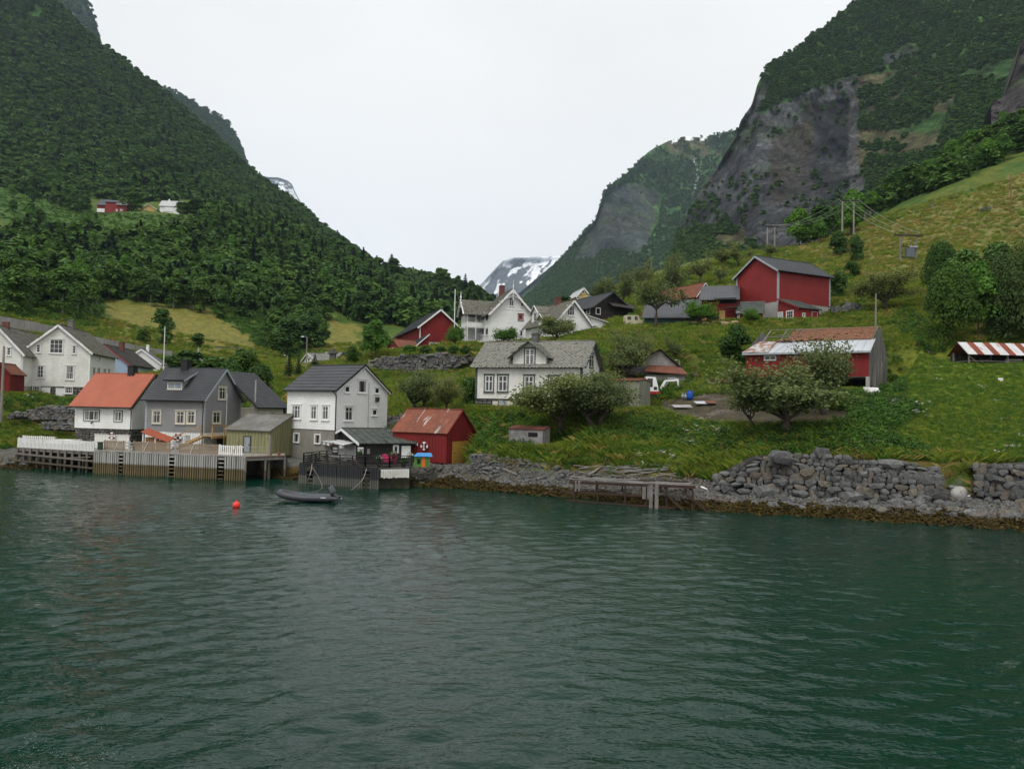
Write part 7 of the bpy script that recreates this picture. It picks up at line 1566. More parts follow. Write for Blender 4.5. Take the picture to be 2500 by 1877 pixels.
# concrete road wall on the left hillside
rt = thing('road_wall', 'long pale concrete road wall climbing the hillside behind the left houses', 'wall', P(0, 790, 172)); O = P(0, 790, 172)
stn = [(-60, 172, 776, 758), (0, 172, 790, 772), (60, 173, 800, 782), (120, 174, 812, 795), (230, 176, 838, 822), (330, 177, 858, 843), (420, 178, 870, 858)]
for (a_, b_) in zip(stn, stn[1:]):
    A0, A1, B0_, B1 = P(a_[0], a_[2], a_[1]), P(a_[0], a_[3], a_[1]), P(b_[0], b_[2], b_[1]), P(b_[0], b_[3], b_[1]); n = 4
    for k in range(n):
        f0, f1 = k/n+0.004, (k+1)/n-0.004; c_ = [A0+(B0_-A0)*f0-[0, 0, 1.5], A0+(B0_-A0)*f1-[0, 0, 1.5], A1+(B1-A1)*f1, A1+(B1-A1)*f0]
        mb = MB(); mb.add([q_-O for q_ in c_]+[q_-O+np.array([0.1, 0.4, 0]) for q_ in c_], [(0, 1, 2, 3), (7, 6, 5, 4), (3, 2, 6, 7), (0, 3, 7, 4), (1, 5, 6, 2)]); mb.build('panel', mat('road_wall_concrete', (0.20, 0.195, 0.19), (0.15, 0.145, 0.14), 0.4), rt)

# boulders and cobbles on the shore
big = thing('boulder', 'big pale rounded boulder, much the largest on the beach at the right', 'boulder', hit(2340, 1222)+np.array([0, 0, 0.35])); 
me, mbb = stonemesh(77, 0.2); mb = MB(); mb.v = [(v[0]*1.7, v[1]*1.3, v[2]*1.35) for v in mbb.v]; mb.f = mbb.f; o = mb.build('rock', mat('pale_granite', (0.36, 0.36, 0.345), (0.27, 0.27, 0.255), 2.2, grain=0.3, gsc=14), big, smooth=True, rot=(0.3, 0.25, 0.4)); sb = o.modifiers.new('s', 'SUBSURF'); sb.levels = sb.render_levels = 2
r = random.Random(31); nb = 0
def shore_stones(px0, px1, n, smin, smax, label, group, dlo=0.4, dhi=4.0):
    for _ in range(n):
        px_ = r.uniform(px0, px1); u = P(px_, 1200, 60)[0]/60; u += 0
        Y = float(yshore(u))+r.uniform(dlo, dhi); x = u*Y; s = r.uniform(smin, smax)*(1.3 if r.random() < 0.1 else 1); z = float(ground(x, Y))
        k = r.randrange(14); o = link('boulder', SM[k][0], None, (x, Y, z+s*0.12), (r.uniform(-.3, .3), r.uniform(-.3, .3), r.uniform(0, 6.28))); o.scale = (s*r.uniform(0.9, 1.5), s*r.uniform(0.8, 1.1), s*r.uniform(0.55, 0.8)); tag(o, label, 'boulder', group)
shore_stones(1880, 2560, 150, 0.3, 0.75, 'loose grey boulder among many at the foot of the tall sea wall', 'loose boulders at the foot of the tall sea wall', 0.9, 4.4)
shore_stones(1560, 1900, 70, 0.18, 0.42, 'grey stone among many on the shingle between rusty pier and tall sea wall', 'stones on the shingle between pier and tall sea wall', 0.9, 4.0)
shore_stones(940, 1400, 70, 0.2, 0.5, 'dark stone among many on the beach below the lower sea wall', 'stones on the beach below the lower sea wall', 0.6, 3.4)
shore_stones(-40, 60, 14, 0.3, 0.8, 'grey boulder among a few on the bank left of the weathered pier', 'boulders left of the weathered pier', 1.0, 5.0)
for (px_, py_, s_, lb) in ((2178, 1180, 0.9, 'dark boulder with pale lichen cap in the lower course of the sea wall'), (2210, 1195, 1.1, 'wide brownish-grey slab boulder before the foot of the sea wall'), (2190, 1228, 0.9, 'dark cracked boulder standing clear in the cobbles'), (2305, 1205, 0.8, 'dark upright boulder just left of the big pale one'), (1905, 1116, 1.3, 'long flat capstone on the left end of the tall sea wall'), (2009, 1106, 0.95, 'squarish capstone rising above the tall sea wall in the grass')):
    p_ = P(px_, py_, 57.5) if py_ < 1120 else hit(px_, py_); o = link('boulder', SM[int(px_) % 14][0], None, p_, (0.1, 0.1, 0.3)); o.scale = (s_*1.35, s_, s_*0.8); tag(o, lb, 'boulder')
# ------------------------------------------------------------------ rusty pier
rp_ = thing('rusty_pier', 'derelict rusty steel pier with a heap of loose boards on its deck', 'pier', PZ(1403, 1222, 0)); O = Vector(rp_.location)
A_ = Vector((*pxy(1400, 60.5), 0))-O; B_ = Vector((*pxy(1700, 56.2), 0))-O; C_ = Vector((0.3, 3.6, 0)); zt0, zt1 = 1.45, 1.7
def rpz(t, z): return A_+(B_-A_)*t+Vector((0, 0, z))
MB().beam(rpz(-0.02, zt0), rpz(1.0, zt1), 0.16, 0.2).build('girder', rust_steel, rp_); MB().beam(rpz(0, zt0)+C_, rpz(1, zt1)+C_, 0.16, 0.2).build('girder', rust_steel, rp_); MB().beam(rpz(-0.1, 0.72), rpz(0.62, 0.8), 0.12, 0.14).build('girder', rust_steel, rp_); MB().beam(rpz(-0.05, 0.05), rpz(0.86, 0.08), 0.12, 0.12).build('girder', rust_steel, rp_)
for t_ in (0.02, 0.22, 0.45, 0.62, 0.78, 0.98):
    for c_ in (Vector((0, 0, 0)), C_): MB().beam(rpz(t_, -1)+c_, rpz(t_, 1.5)+c_, 0.12).build('pile', rust_steel, rp_)
    MB().beam(rpz(t_, 1.45), rpz(t_, 1.45)+C_, 0.1, 0.14).build('cross_bar', rust_steel, rp_)
for t_, d_ in ((0.72, 0.22), (0.88, 0.25)): MB().beam(rpz(t_, 1.5), rpz(t_+d_, -0.3)+Vector((0, -0.5, 0)), 0.1).build('strut', rust_steel, rp_)
for k, t_ in enumerate((0.60, 0.64, 0.655, 0.70)): MB().beam(rpz(t_, -0.6 if k > 1 else 0.6)+Vector((0, -0.14, 0)), rpz(t_, 1.5+0.1*k)+Vector((0, -0.14, 0)), 0.26, 0.06, up=(0, 1, 0)).build('fender_board', mat('bleached_wood', (0.21, 0.20, 0.185), (0.14, 0.13, 0.12), 1.5), rp_)
for k, t_ in enumerate((0.03, 0.06)): MB().beam(rpz(t_, 0.8)+Vector((0, -0.14, 0)), rpz(t_, 1.6)+Vector((0, -0.14, 0)), 0.14, 0.05, up=(0, 1, 0)).build('fender_board', MATS['bleached_wood'], rp_)
for k in range(26):
    f = r.uniform(0, 1); MB().beam(rpz(max(f-0.25, -.02), 1.62+0.02*(k % 3))+C_*r.uniform(0, 1), rpz(min(f+0.25, 1.02), 1.66+0.02*(k % 4))+C_*r.uniform(0, 1), 0.16, 0.05).build('deck_board', greywood, rp_)
blw = MATS['bleached_wood']
def driftwood(label, pts, rad=0.07, grp='driftwood', nm='driftwood', mt=None):
    Q = [hit(px_, py_)+np.array([0, 0, 0.12+dz]) for (px_, py_, dz) in pts]; rr = [rad*(1-0.5*i/len(Q)) for i in range(len(Q))]; o = MB().tube(Q, rr, 7).build(nm, mt or blw, None, smooth=True); return tag(o, label, 'driftwood')
driftwood('long bleached driftwood trunk on the beach below the red boathouse', [(1177, 1145, 0.1), (1200, 1147, .15), (1230, 1155, .1), (1262, 1166, 0.05)], 0.13)
driftwood('thin pale plank lying in the cobbles under the lower sea wall', [(1290, 1168, .05), (1320, 1171, .05)], 0.06)
driftwood('curved bleached branch on the shingle left of the tall sea wall', [(1795, 1170, 0.5), (1800, 1182, 0.3), (1830, 1190, 0.2), (1870, 1193, .2), (1900, 1180, 0.3)], 0.10)
driftwood('straight bleached branch above the curved one left of the tall sea wall', [(1800, 1178, 0.5), (1850, 1180, 0.5), (1890, 1182, 0.4), (1918, 1176, 0.4)], 0.08)
driftwood('thin forked branch reaching up-left from the driftwood pile', [(1780, 1166, 0.6), (1815, 1172, 0.5), (1840, 1190, 0.3), (1855, 1205, .1)], 0.05)
driftwood('pale log lying across the cobbles near the right wall segment', [(2425, 1206, 0.1), (2455, 1204, .1), (2480, 1202, .1)], 0.08)
driftwood('white plank leaning by the big pale boulder', [(2337, 1232, 0.1), (2368, 1222, 0.2)], 0.06, mt=white)
driftwood('short white plank on the shingle right of the rusty pier', [(1712, 1196, 0.1), (1727, 1203, 0.1)], 0.09, mt=white)
driftwood('forked pale root stump on the beach before the sea wall', [(2185, 1205, 0.2), (2200, 1200, 0.3), (2222, 1195, .2)], 0.16)
for k in range(30):
    px_, py_ = r.uniform(1400, 1620), r.uniform(1148, 1172); a_ = r.uniform(-0.5, 0.5); L = r.uniform(20, 60)
    o = MB().tube([hit(px_, py_)+np.array([0, 0, 0.2+0.02*k % .3]), hit(px_+L, py_+L*a_*0.25)+np.array([0, 0, 0.25+r.uniform(0, .25)])], [0.06, 0.04], 6).build('driftwood', blw if k % 3 else greywood, None); tag(o, 'loose grey pole in the driftwood heap behind the rusty pier', 'driftwood', 'driftwood poles heaped behind the rusty pier')
for (x0, y0, x1, y1, lb) in ((1436, 1172, 1478, 1132, 'long plank leaning up to the right on the rusty pier heap'), (1478, 1133, 1500, 1150, 'dark broken branch at the top of the driftwood heap'), (1335, 1108, 1400, 1150, 'long grey pole sliding down the bank onto the driftwood')):
    o = MB().beam(hit(x0, y0)+np.array([0, 0, 0.4]), P(x1, y1, hit(x0, y0)[1]+1.0), 0.2, 0.07).build('plank', greywood, None); tag(o, lb, 'plank')
def scrap(name, label, cat, px_, py_, build, rz=0.0, dz=0.0):
    p_ = hit(px_, py_); t = thing(name, label, cat, p_+np.array([0, 0, dz]), rz); build(t); return t
def crate(t):
    for (a_, b_) in (((-0.3, -0.2, 0), (0.3, -0.17, 0.3)), ((-0.3, 0.17, 0), (0.3, 0.2, 0.3)), ((-0.3, -0.2, 0), (-0.27, 0.2, 0.3)), ((0.27, -0.2, 0), (0.3, 0.2, 0.3))): MB().box(*a_, *b_).build('side', offwhite, t)
    MB().box(-0.3, -0.2, 0, 0.3, 0.2, 0.03).build('bottom', offwhite, t)
c = scrap('fish_crate', 'white fish crate tipped on the bank above the rusty pier', 'crate', 1574, 1137, crate, 0.3); c.rotation_euler = (0.5, 0.2, 0.3)
scrap('plastic_drum', 'pale open plastic drum half hidden in the bank grass', 'drum', 1605, 1112, lambda t: (MB().lathe([(0.001, 0), (0.22, 0), (0.24, 0.4), (0.2, 0.4), (0.19, 0.08), (0.001, 0.08)], 12).build('shell', mat('cloudy_plastic', (0.36, 0.38, 0.36)), t), MB().lathe([(0.24, 0.36), (0.27, 0.37), (0.27, 0.41), (0.24, 0.42)], 12).build('rim', concrete2, t)))
c = scrap('zinc_drum', 'grey metal drum lying on its side in the bank grass', 'drum', 1676, 1106, lambda t: (MB().lathe([(0.001, -0.4), (0.2, -0.4), (0.2, 0.4), (0.001, 0.4)], 12).build('shell', steel, t), MB().lathe([(0.2, -0.02), (0.215, 0.0), (0.2, 0.02)], 12).build('hoop', steel, t)), 0.4, 0.2); c.rotation_euler = (0.2, 1.3, 0.4)
scrap('rusty_basket', 'small rusty brown basket in the weeds on the bank', 'basket', 1637, 1092, lambda t: [MB().box(-0.25+k*0.12, -0.02, 0, -0.2+k*0.12, 0.02, 0.4).build('bar', rust_red, t) for k in range(5)]+[MB().box(-0.27, -0.04, 0.15*k, 0.3, 0.03, 0.15*k+0.04).build('band', rust_red, t) for k in range(3)])

# ------------------------------------------------------------------ excavator, barrels, van
pe = hit(1588, 976, 84); t = thing('mini_excavator', 'small excavator with white cab, red lower body and bent arm beside the weathered barn', 'excavator', pe, 0.0); tw_ = white; rd = mat('excavator_red', (0.40, 0.03, 0.03), None, bump=0, rough=0.4)
S = pe[1]/1900.0
for y_ in (-0.75, 0.55): 
    mb = MB(); mb.v = []; prof = [(-0.8, 0.25), (-0.7, 0.05), (0.9, 0.05), (1.1, 0.25), (1.0, 0.42), (-0.7, 0.42)]
    mb.add([(x, y_, z) for x, z in prof]+[(x, y_+0.3, z) for x, z in prof], [tuple(range(5, -1, -1)), tuple(range(6, 12))]+[(k, (k+1) % 6, 6+(k+1) % 6, 6+k) for k in range(6)]); mb.build('track', black, t)
MB().lathe([(0.001, 0.4), (0.4, 0.4), (0.4, 0.5), (0.001, 0.5)], 12).build('turntable', black, t)
mb = MB(); mb.box(-0.75, -0.75, 0.5, 0.95, 0.75, 0.78); mb.build('red_body', rd, t); mb = MB(); mb.box(-0.8, -0.7, 0.785, -0.35, 0.7, 1.35); mb.build('engine_cover', tw_, t)
mb = MB(); prof = [(-0.72, 0.79), (0.75, 0.79), (0.68, 1.4), (0.42, 2.35), (-0.62, 2.4)]
mb.add([(x, -0.72, z) for x, z in prof]+[(x, 0.3, z) for x, z in prof], [tuple(range(4, -1, -1)), tuple(range(5, 10))]+[(k, (k+1) % 5, 5+(k+1) % 5, 5+k) for k in range(5)]); cabo = mb.build('cab', tw_, t)
mb = MB(); mb.add([(-0.5, -0.735, 1.25), (0.1, -0.735, 1.25), (0.1, -0.735, 2.2), (-0.5, -0.735, 2.22)], [(0, 1, 2, 3)]); mb.add([(0.22, -0.735, 0.95), (0.6, -0.735, 0.95), (0.58, -0.735, 1.3), (0.22, -0.735, 1.3)], [(0, 1, 2, 3)]); mb.build('side_window', glass, cabo)
mb = MB(); mb.add([(0.70, -0.65, 1.35), (0.70, 0.25, 1.35), (0.45, 0.25, 2.28), (0.45, -0.65, 2.28)], [(0, 1, 2, 3)]); mb.build('windscreen', glass, cabo)
b0, b1, b2, b3 = (0.95, 0.1, 0.75), (1.65, 0.1, 2.0), (3.1, 0.1, 2.15), (3.15, 0.1, 1.0)
m_ = MB(); m_.beam(b0, b1, 0.22, 0.26); m_.build('boom', tw_, t); m_ = MB(); m_.beam(b1, b2, 0.2, 0.22); m_.build('boom', tw_, t); m_ = MB(); m_.beam((3.0, 0.1, 2.25), b3, 0.18, 0.22); m_.build('dipper', tw_, t)
for (p, q_) in ((((1.1, 0.1, 0.75)), (2.0, 0.1, 1.85)), ((1.9, 0.1, 2.3), (2.95, 0.1, 2.35))): MB().tube([p, q_], 0.05, 6).build('hydraulic_ram', steel, t)
mb = MB(); prof = [(2.75, 0.55), (3.1, 1.05), (3.45, 0.9), (3.5, 0.4), (3.2, 0.1), (2.85, 0.15), (3.1, 0.4)]
mb.add([(x, -0.25, z) for x, z in prof]+[(x, 0.45, z) for x, z in prof], [tuple(range(6, -1, -1)), tuple(range(7, 14))]+[(k, (k+1) % 7, 7+(k+1) % 7, 7+k) for k in range(7)]); mb.build('bucket', mat('worn_bucket_steel', (0.10, 0.09, 0.08)), t)
MB().box(0.9, -0.2, 0.5, 1.2, 0.4, 0.8).build('boom_bracket', rd, t)
c = scrap('blue_barrel', 'bright blue plastic barrel standing on the grass right of the excavator', 'barrel', 1684, 976, lambda t: (MB().lathe([(0.001, 0), (0.29, 0), (0.31, 0.3), (0.31, 0.6), (0.29, 0.9), (0.2, 0.93), (0.001, 0.93)], 16).build('shell', mat('blue_plastic', (0.02, 0.10, 0.45), None, bump=0, rough=0.4), t, smooth=True), MB().lathe([(0.3, 0.86), (0.32, 0.87), (0.32, 0.93), (0.29, 0.94)], 16).build('rim', MATS['blue_plastic'], t)))
def can(t): MB().lathe([(0.001, 0), (0.17, 0), (0.18, 0.4), (0.1, 0.52), (0.1, 0.6), (0.13, 0.62), (0.13, 0.66), (0.001, 0.68)], 14).build('body', steel, t, smooth=True); MB().tube([(0.18, 0, 0.45), (0.24, 0, 0.4), (0.18, 0, 0.35)], 0.015, 6).build('handle', steel, t)
scrap('milk_can', 'galvanised milk can next to the blue barrel', 'milk can', 1674, 976, can); scrap('milk_can', 'galvanised milk can, the farther left of the pair beside the blue barrel', 'milk can', 1667, 975, can)
pv = hit(1526, 799, 118); t = thing('cream_van', 'old cream panel van parked beside the dark house', 'van', pv, 0.05); crm = mat('cream_van_paint', (0.52, 0.48, 0.34), (0.47, 0.43, 0.3), bump=0, rough=0.4)
L = reach(pv, np.array([1, 0.05, 0]), 1570); s_ = L/4.2
prof = [(0, 0.3), (0, 1.75), (0.15, 1.95), (3.0, 1.98), (3.5, 1.3), (4.1, 1.1), (4.2, 0.6), (4.15, 0.3)]
mb = MB(); n_ = len(prof); mb.add([(x*s_, 0, z) for x, z in prof]+[(x*s_, 1.7, z) for x, z in prof], [tuple(range(n_)), tuple(range(2*n_-1, n_-1, -1))]+[((k+1) % n_, k, n_+k, n_+(k+1) % n_) for k in range(n_)]); bd = mb.build('body', crm, t)
for x_ in (0.8, 3.3):
    for y_ in (-0.02, 1.5): w_ = MB().tube([(x_*s_, y_, 0.32), (x_*s_, y_+0.2, 0.32)], 0.33, 14).build('wheel', black, t); MB().tube([(x_*s_, y_-0.01, 0.32), (x_*s_, y_+0.01, 0.32)], 0.17, 10).build('hubcap', steel, w_)
mb = MB(); mb.quad((2.2*s_, -0.01, 1.2), (3.0*s_, -0.01, 1.2), (2.85*s_, -0.01, 1.8), (2.2*s_, -0.01, 1.8)); mb.quad((0.5*s_, -0.01, 1.2), (1.4*s_, -0.01, 1.2), (1.4*s_, -0.01, 1.75), (0.5*s_, -0.01, 1.75)); mb.build('side_window', glass, t)
MB().box(4.2*s_-0.02, 0.2, 0.6, 4.2*s_+0.02, 0.5, 0.85).build('headlight', steel, t); MB().box(-0.06, 0.1, 0.3, 0.0, 1.6, 0.45).build('bumper', steel, t)
# small things in the yard
zs_ = mat('crumpled_zinc', (0.35, 0.36, 0.37), (0.25, 0.22, 0.2), 1.5)
for (px_, py_, w_, lb, m__) in ((1665, 998, 1.9, 'grey corrugated sheet lying on the dug earth, left of the pair', zs_), (1712, 990, 1.3, 'pale corrugated sheet lying on the dug earth, right of the pair', zinc), (1735, 989, 0.9, 'rusty corrugated sheet beside the pale one on the dug earth', rust_red)):
    p_ = hit(px_, py_, 60); mb = MB(); slab(mb, (-w_/2, -0.4, 0.12), (w_/2, -0.45, 0.1), (w_/2+0.1, 0.5, 0.4), (-w_/2, 0.5, 0.35), 0.015, 'corr', 0.12, 0.02); o = mb.build('corrugated_sheet', m__, None, p_, rot=(0, 0, 0.15)); tag(o, lb, 'metal sheet')
pl = hit(1758, 944, 80); t = thing('plank_stack', 'stack of weathered brown planks on trestles before the dilapidated barn', 'plank stack', pl, -0.03)
for k in range(7): MB().box(-1.3+r.uniform(-.15, .1), -0.4+0.0*k, 0.35+k*0.065, 1.3+r.uniform(-.1, .3), 0.4, 0.40+k*0.065).build('plank', mat('brown_plank', (0.24, 0.14, 0.08), (0.17, 0.10, 0.06), 1.5, perobj=0.4), t)
for x_ in (-0.9, 0.9): MB().box(x_-0.08, -0.4, 0, x_+0.08, 0.4, 0.34).build('trestle', greywood, t)
for k in range(5): p_ = hit(1700+k*24, 792+(k % 2)*2, 100); o = link('sack', SM[k][0].copy(), None, p_+np.array([0, 0, 0.2])); o.data.materials.clear(); o.data.materials.append(mat('straw_sack', (0.40, 0.30, 0.18), (0.32, 0.24, 0.15))); o.scale = (1.5, 0.8, 0.6); tag(o, 'straw-coloured sack in the row before the cart shed and barn', 'sack', 'row of straw-coloured sacks')
p_ = hit(2128, 962, 60); o = link('plastic_bag', SM[3][0].copy(), None, p_+np.array([0, 0, 0.2])); o.data.materials.clear(); o.data.materials.append(white); o.scale = (1.6, 1.0, 0.9); tag(o, 'crumpled white plastic heap under the corner of the dilapidated barn', 'plastic heap')
p_ = hit(2443, 932, 60); o = link('plastic_bag', SM[5][0].copy(), None, p_+np.array([0, 0, 0.15])); o.data.materials.clear(); o.data.materials.append(white); o.scale = (0.5, 0.4, 0.4); tag(o, 'small white plastic bag in the grass below the striped shed', 'bag')
o = link('lawn_stump', SM[2][0].copy(), None, hit(2482, 985)); o.data.materials.clear(); o.data.materials.append(darkwood); o.scale = (0.6, 0.4, 0.3); tag(o, 'small dark stump in the middle of the lawn at the right', 'stump')
pp_ = hit(175, 972, 100); t = thing('covered_boat', 'small grey upturned boat under a tarpaulin before the basement doors of the white house', 'boat', pp_+np.array([0, -2, 0.1]), -0.3)
me, mbb = stonemesh(5, 0.3); mb = MB(); mb.v = [(v[0]*2.6, v[1]*1.2, v[2]*0.9+0.3) for v in mbb.v]; mb.f = mbb.f; mb.build('tarpaulin', mat('grey_tarpaulin', (0.12, 0.13, 0.13)), t); MB().beam((-1.2, 0, 0.05), (1.2, 0, 0.05), 0.1).build('keel', greywood, t)
# blue-green stripes of netting and a trampoline frame beside the retaining wall
t = thing('net_fence', 'green net fence on the terrace left of the retaining wall', 'fence', P(880, 880, 138)); O_ = P(880, 880, 138)
for k in range(6): MB().tube([(k*1.3, 0, 0), (k*1.3+0.1, 0, 1.7)], 0.04, 6).build('post', green, t)
for k in range(5): MB().tube([(0, 0, 0.2+k*0.35), (6.6, 0, 0.2+k*0.35)], 0.02, 5).build('wire', mat('net_green', (0.05, 0.20, 0.13)), t)
t = thing('concrete_pier_wall', 'mossy square concrete wall end at the left foot of the retaining wall', 'wall', P(898, 912, 124)); mb = MB(); mb.box(0, 0, -1, 1.6, 1.5, 2.2); mb.build('block', mat('mossy_concrete', (0.22, 0.2, 0.14), (0.16, 0.15, 0.07), 0.6, grain=0.25), t); MB().box(1.0, -0.1, -1, 1.25, 0.0, 2.4).build('buttress', concrete2, t)
# timber steps behind the olive shed
ps = hit(640, 1014, 84); t = thing('timber_steps', 'yellow timber steps with two handrails up the bank behind the olive shed', 'steps', ps, 0.0); L = 2.0; Hh = 1.9
for y_ in (0.0, 1.0):
    MB().beam((0+y_*1.1, y_, 0), (L+y_*1.1-0.6, y_+0.5, Hh), 0.06, 0.2).build('stringer', newwood, t); MB().beam((-0.3+y_*1.1, y_, 0.9), (L+y_*1.1-0.6, y_+0.5, Hh+0.9), 0.06, 0.1).build('handrail', newwood, t)
    for f in (0, 1): MB().beam((f*(L-0.6)+y_*1.1, y_+f*0.5, Hh*f-0.2), (f*(L-0.6)+y_*1.1, y_+f*0.5, Hh*f+0.95), 0.09).build('post', newwood, t)
for k in range(8): f = (k+0.5)/8; MB().beam((f*(L-0.6), 0.5*f, Hh*f), (f*(L-0.6)+1.1, 1+0.5*f, Hh*f), 0.22, 0.04).build('tread', newwood, t)

# ------------------------------------------------------------------ poles, lamps, wires
def pole(name, label, cat, px_, pyb, pyt, Y, r_, mt, taper=0.7):
    b = P(px_, pyb, Y); z = zat(b[0], b[1], pyt)-b[2]; o = MB().tube([(0, 0, -1.0), (0, 0, z)], [r_, r_*taper], 8).build(name, mt, None, b, smooth=False); return tag(o, label, cat), z, b
pole('flagpole', 'tall white flagpole beside the villa and red barn', 'flagpole', 1108, 850, 706, 136, 0.1, white)
pole('flagpole', 'white flagpole rising behind the grey house', 'flagpole', 399, 905, 797, 120, 0.08, white)
pole('wooden_pole', 'thick brown wooden pole at the very left edge', 'pole', 3, 1010, 845, 92, 0.17, polewood)
pole('wooden_pole', 'white-topped grey pole behind the dilapidated barn', 'pole', 2138, 805, 716, 101, 0.13, polewood)
pole('wooden_pole', 'reddish wooden pole on the upper hayfield near the right edge', 'pole', 2468, 526, 425, 184, 0.16, mat('reddish_pole', (0.20, 0.10, 0.06)))
pole('square_post', 'grey post standing behind the roof of the olive shed', 'post', 622, 1015, 928, 86, 0.09, concrete2, 1.0)
pole('wooden_pole', 'thin pole above the dark house roof', 'pole', 1477, 740, 675, 150, 0.08, polewood)
pole('wooden_pole', 'thin pole among the ridge orchard trees', 'pole', 1590, 670, 626, 215, 0.1, polewood)
pole('wooden_pole', 'thin pole beside the spruces above the upland farm', 'pole', 474, 505, 474, 560, 0.3, polewood)
pole('wooden_pole', 'thin pole on the bright fern slope, the left one', 'pole', 120, 490, 472, 600, 0.25, polewood)
pole('wooden_pole', 'thin pole on the bright fern slope nearer the farm', 'pole', 142, 503, 483, 590, 0.25, polewood)
pole('wooden_pole', 'thin pole below the upland red barn', 'pole', 298, 543, 520, 500, 0.25, polewood)
pole('wooden_pole', 'small pale pole in the field above the dark-roofed farmhouse', 'pole', 620, 868, 846, 215, 0.09, polewood)
def lamp(label, px_, pyb, pyt, Y, s=1.0):
    b = P(px_, pyb, Y); z = zat(b[0], b[1], pyt)-b[2]; t = thing('street_lamp', label, 'street lamp', b); MB().tube([(0, 0, -0.5), (0, 0, z)], [0.13*s, 0.09*s], 8).build('mast', polewood if s == 1 else steel, t); MB().tube([(0, 0, z-0.1), (-0.35*s, -0.1, z+0.05), (-0.7*s, -0.1, z+0.05)], 0.035*s, 6).build('arm', steel, t)
    mb = MB(); mb.add([(-0.55*s, -0.2*s, z+0.0), (-1.05*s, -0.15*s, z+0.02), (-1.05*s, 0.05*s, z+0.02), (-0.55*s, 0.1*s, z+0.0), (-0.6*s, -0.12*s, z+0.14*s), (-0.95*s, -0.1*s, z+0.1*s), (-0.95*s, 0.0, z+0.1*s), (-0.6*s, 0.05*s, z+0.14*s)], [(0, 1, 2, 3), (4, 7, 6, 5), (0, 4, 5, 1), (1, 5, 6, 2), (2, 6, 7, 3), (3, 7, 4, 0)]); mb.build('lamp_head', white, t)
lamp('street lamp on a tall pale pole behind the ridge of the black-roofed house', 747, 915, 823, 130); lamp('small distant street lamp above the spruces', 701, 900, 868, 175, 0.8); lamp('short street lamp on the slope above the weathered barn', 1659, 905, 880, 99, 0.6)
def hpole(label, pxl, pxr, pyb, pyt, Y, arm=(0, 0), mt=polewood, mid=False):
    a = P(pxl, pyb, Y); b = P(pxr, pyb-(pxr-pxl)*0.15, Y); z = zat(a[0], a[1], pyt)-a[2]; z2 = zat(b[0], b[1], pyt)-b[2]; t = thing('power_pole', label, 'power pole', a, 0); d = Vector(b-a)
    for q_, zz in ((Vector((0, 0, 0)), z), (d, z2+d.z)): MB().tube([q_+Vector((0, 0, -1)), Vector((q_.x, q_.y, zz))], [0.24, 0.19], 8).build('mast', mt, t)
    u = Vector((1, 0, 0)); l = arm[0]*Y/1900; r2 = arm[1]*Y/1900
    MB().beam((-l, -0.15, z-0.15), (d.x+r2, -0.15, z-0.15), 0.2, 0.28).build('crossarm', darkwood, t); tops = []
    for f in (0.04, 0.5, 0.96): x_ = -l+(d.x+r2+l)*f; MB().lathe([(0.05, -0.05), (0.1, 0.05), (0.05, 0.12), (0.1, 0.2), (0.04, 0.35)], 7, (x_, -0.15, z)).build('insulator', darkwood, t); tops.append(Vector(a)+Vector((x_, -0.15, z+0.3)))
    if mid:
        MB().beam((0, -0.1, z*0.83), (d.x, -0.1, z*0.83), 0.12, 0.14).build('crossarm', darkwood, t)
        for k in range(4): MB().tube([(d.x*(0.2+0.2*k), -0.1, z*0.83), (d.x*(0.2+0.2*k), -0.1, z*0.83+0.6)], 0.06, 6).build('insulator', darkwood, t)
        mb = MB(); mb.box(d.x*0.35, -0.4, z*0.68, d.x*0.85, 0.4, z*0.68+1.7); tr = mb.build('transformer', mat('transformer_grey', (0.11, 0.13, 0.14)), t); MB().tube([(d.x*0.55, -0.2, z*0.68+1.95), (d.x*1.05, -0.2, z*0.68+1.95)], 0.22, 10).build('expansion_tank', steel, tr)
        for k in range(3): MB().tube([(d.x*0.4+k*0.3, -0.2, z*0.68+1.7), (d.x*0.4+k*0.3, -0.2, z*0.68+2.1)], 0.05, 6).build('bushing', darkwood, tr)
    return tops
t1 = hpole('farthest twin-mast power pole over the orchard ridge', 1873, 1891, 612, 552, 212, (6, 10)); t2 = hpole('twin-mast power pole with straight crossarm at the edge of the wood', 2056, 2084, 592, 489, 198, (12, 12)); t3 = hpole('near twin-mast power pole carrying a grey transformer', 2197, 2236, 745, 573, 150, (16, 14), mat('lichened_pole', (0.2, 0.19, 0.17), (0.13, 0.125, 0.11)), True)
def wires(A_, B_, sag, nm):
    for a, b in zip(A_, B_):
        pts = [a+(b-a)*(k/14)-Vector((0, 0, sag*4*(k/14)*(1-k/14))) for k in range(15)]; o = MB().tube(pts, 0.03, 5).build('power_line', mat('wire_grey', (0.35, 0.36, 0.37)), None); tag(o, nm, 'power line', nm)
wires(t1, t2, 2.2, 'power line between the far and middle twin-mast poles'); wires(t2, t3, 1.0, 'power line from the middle poles down to the transformer pole')
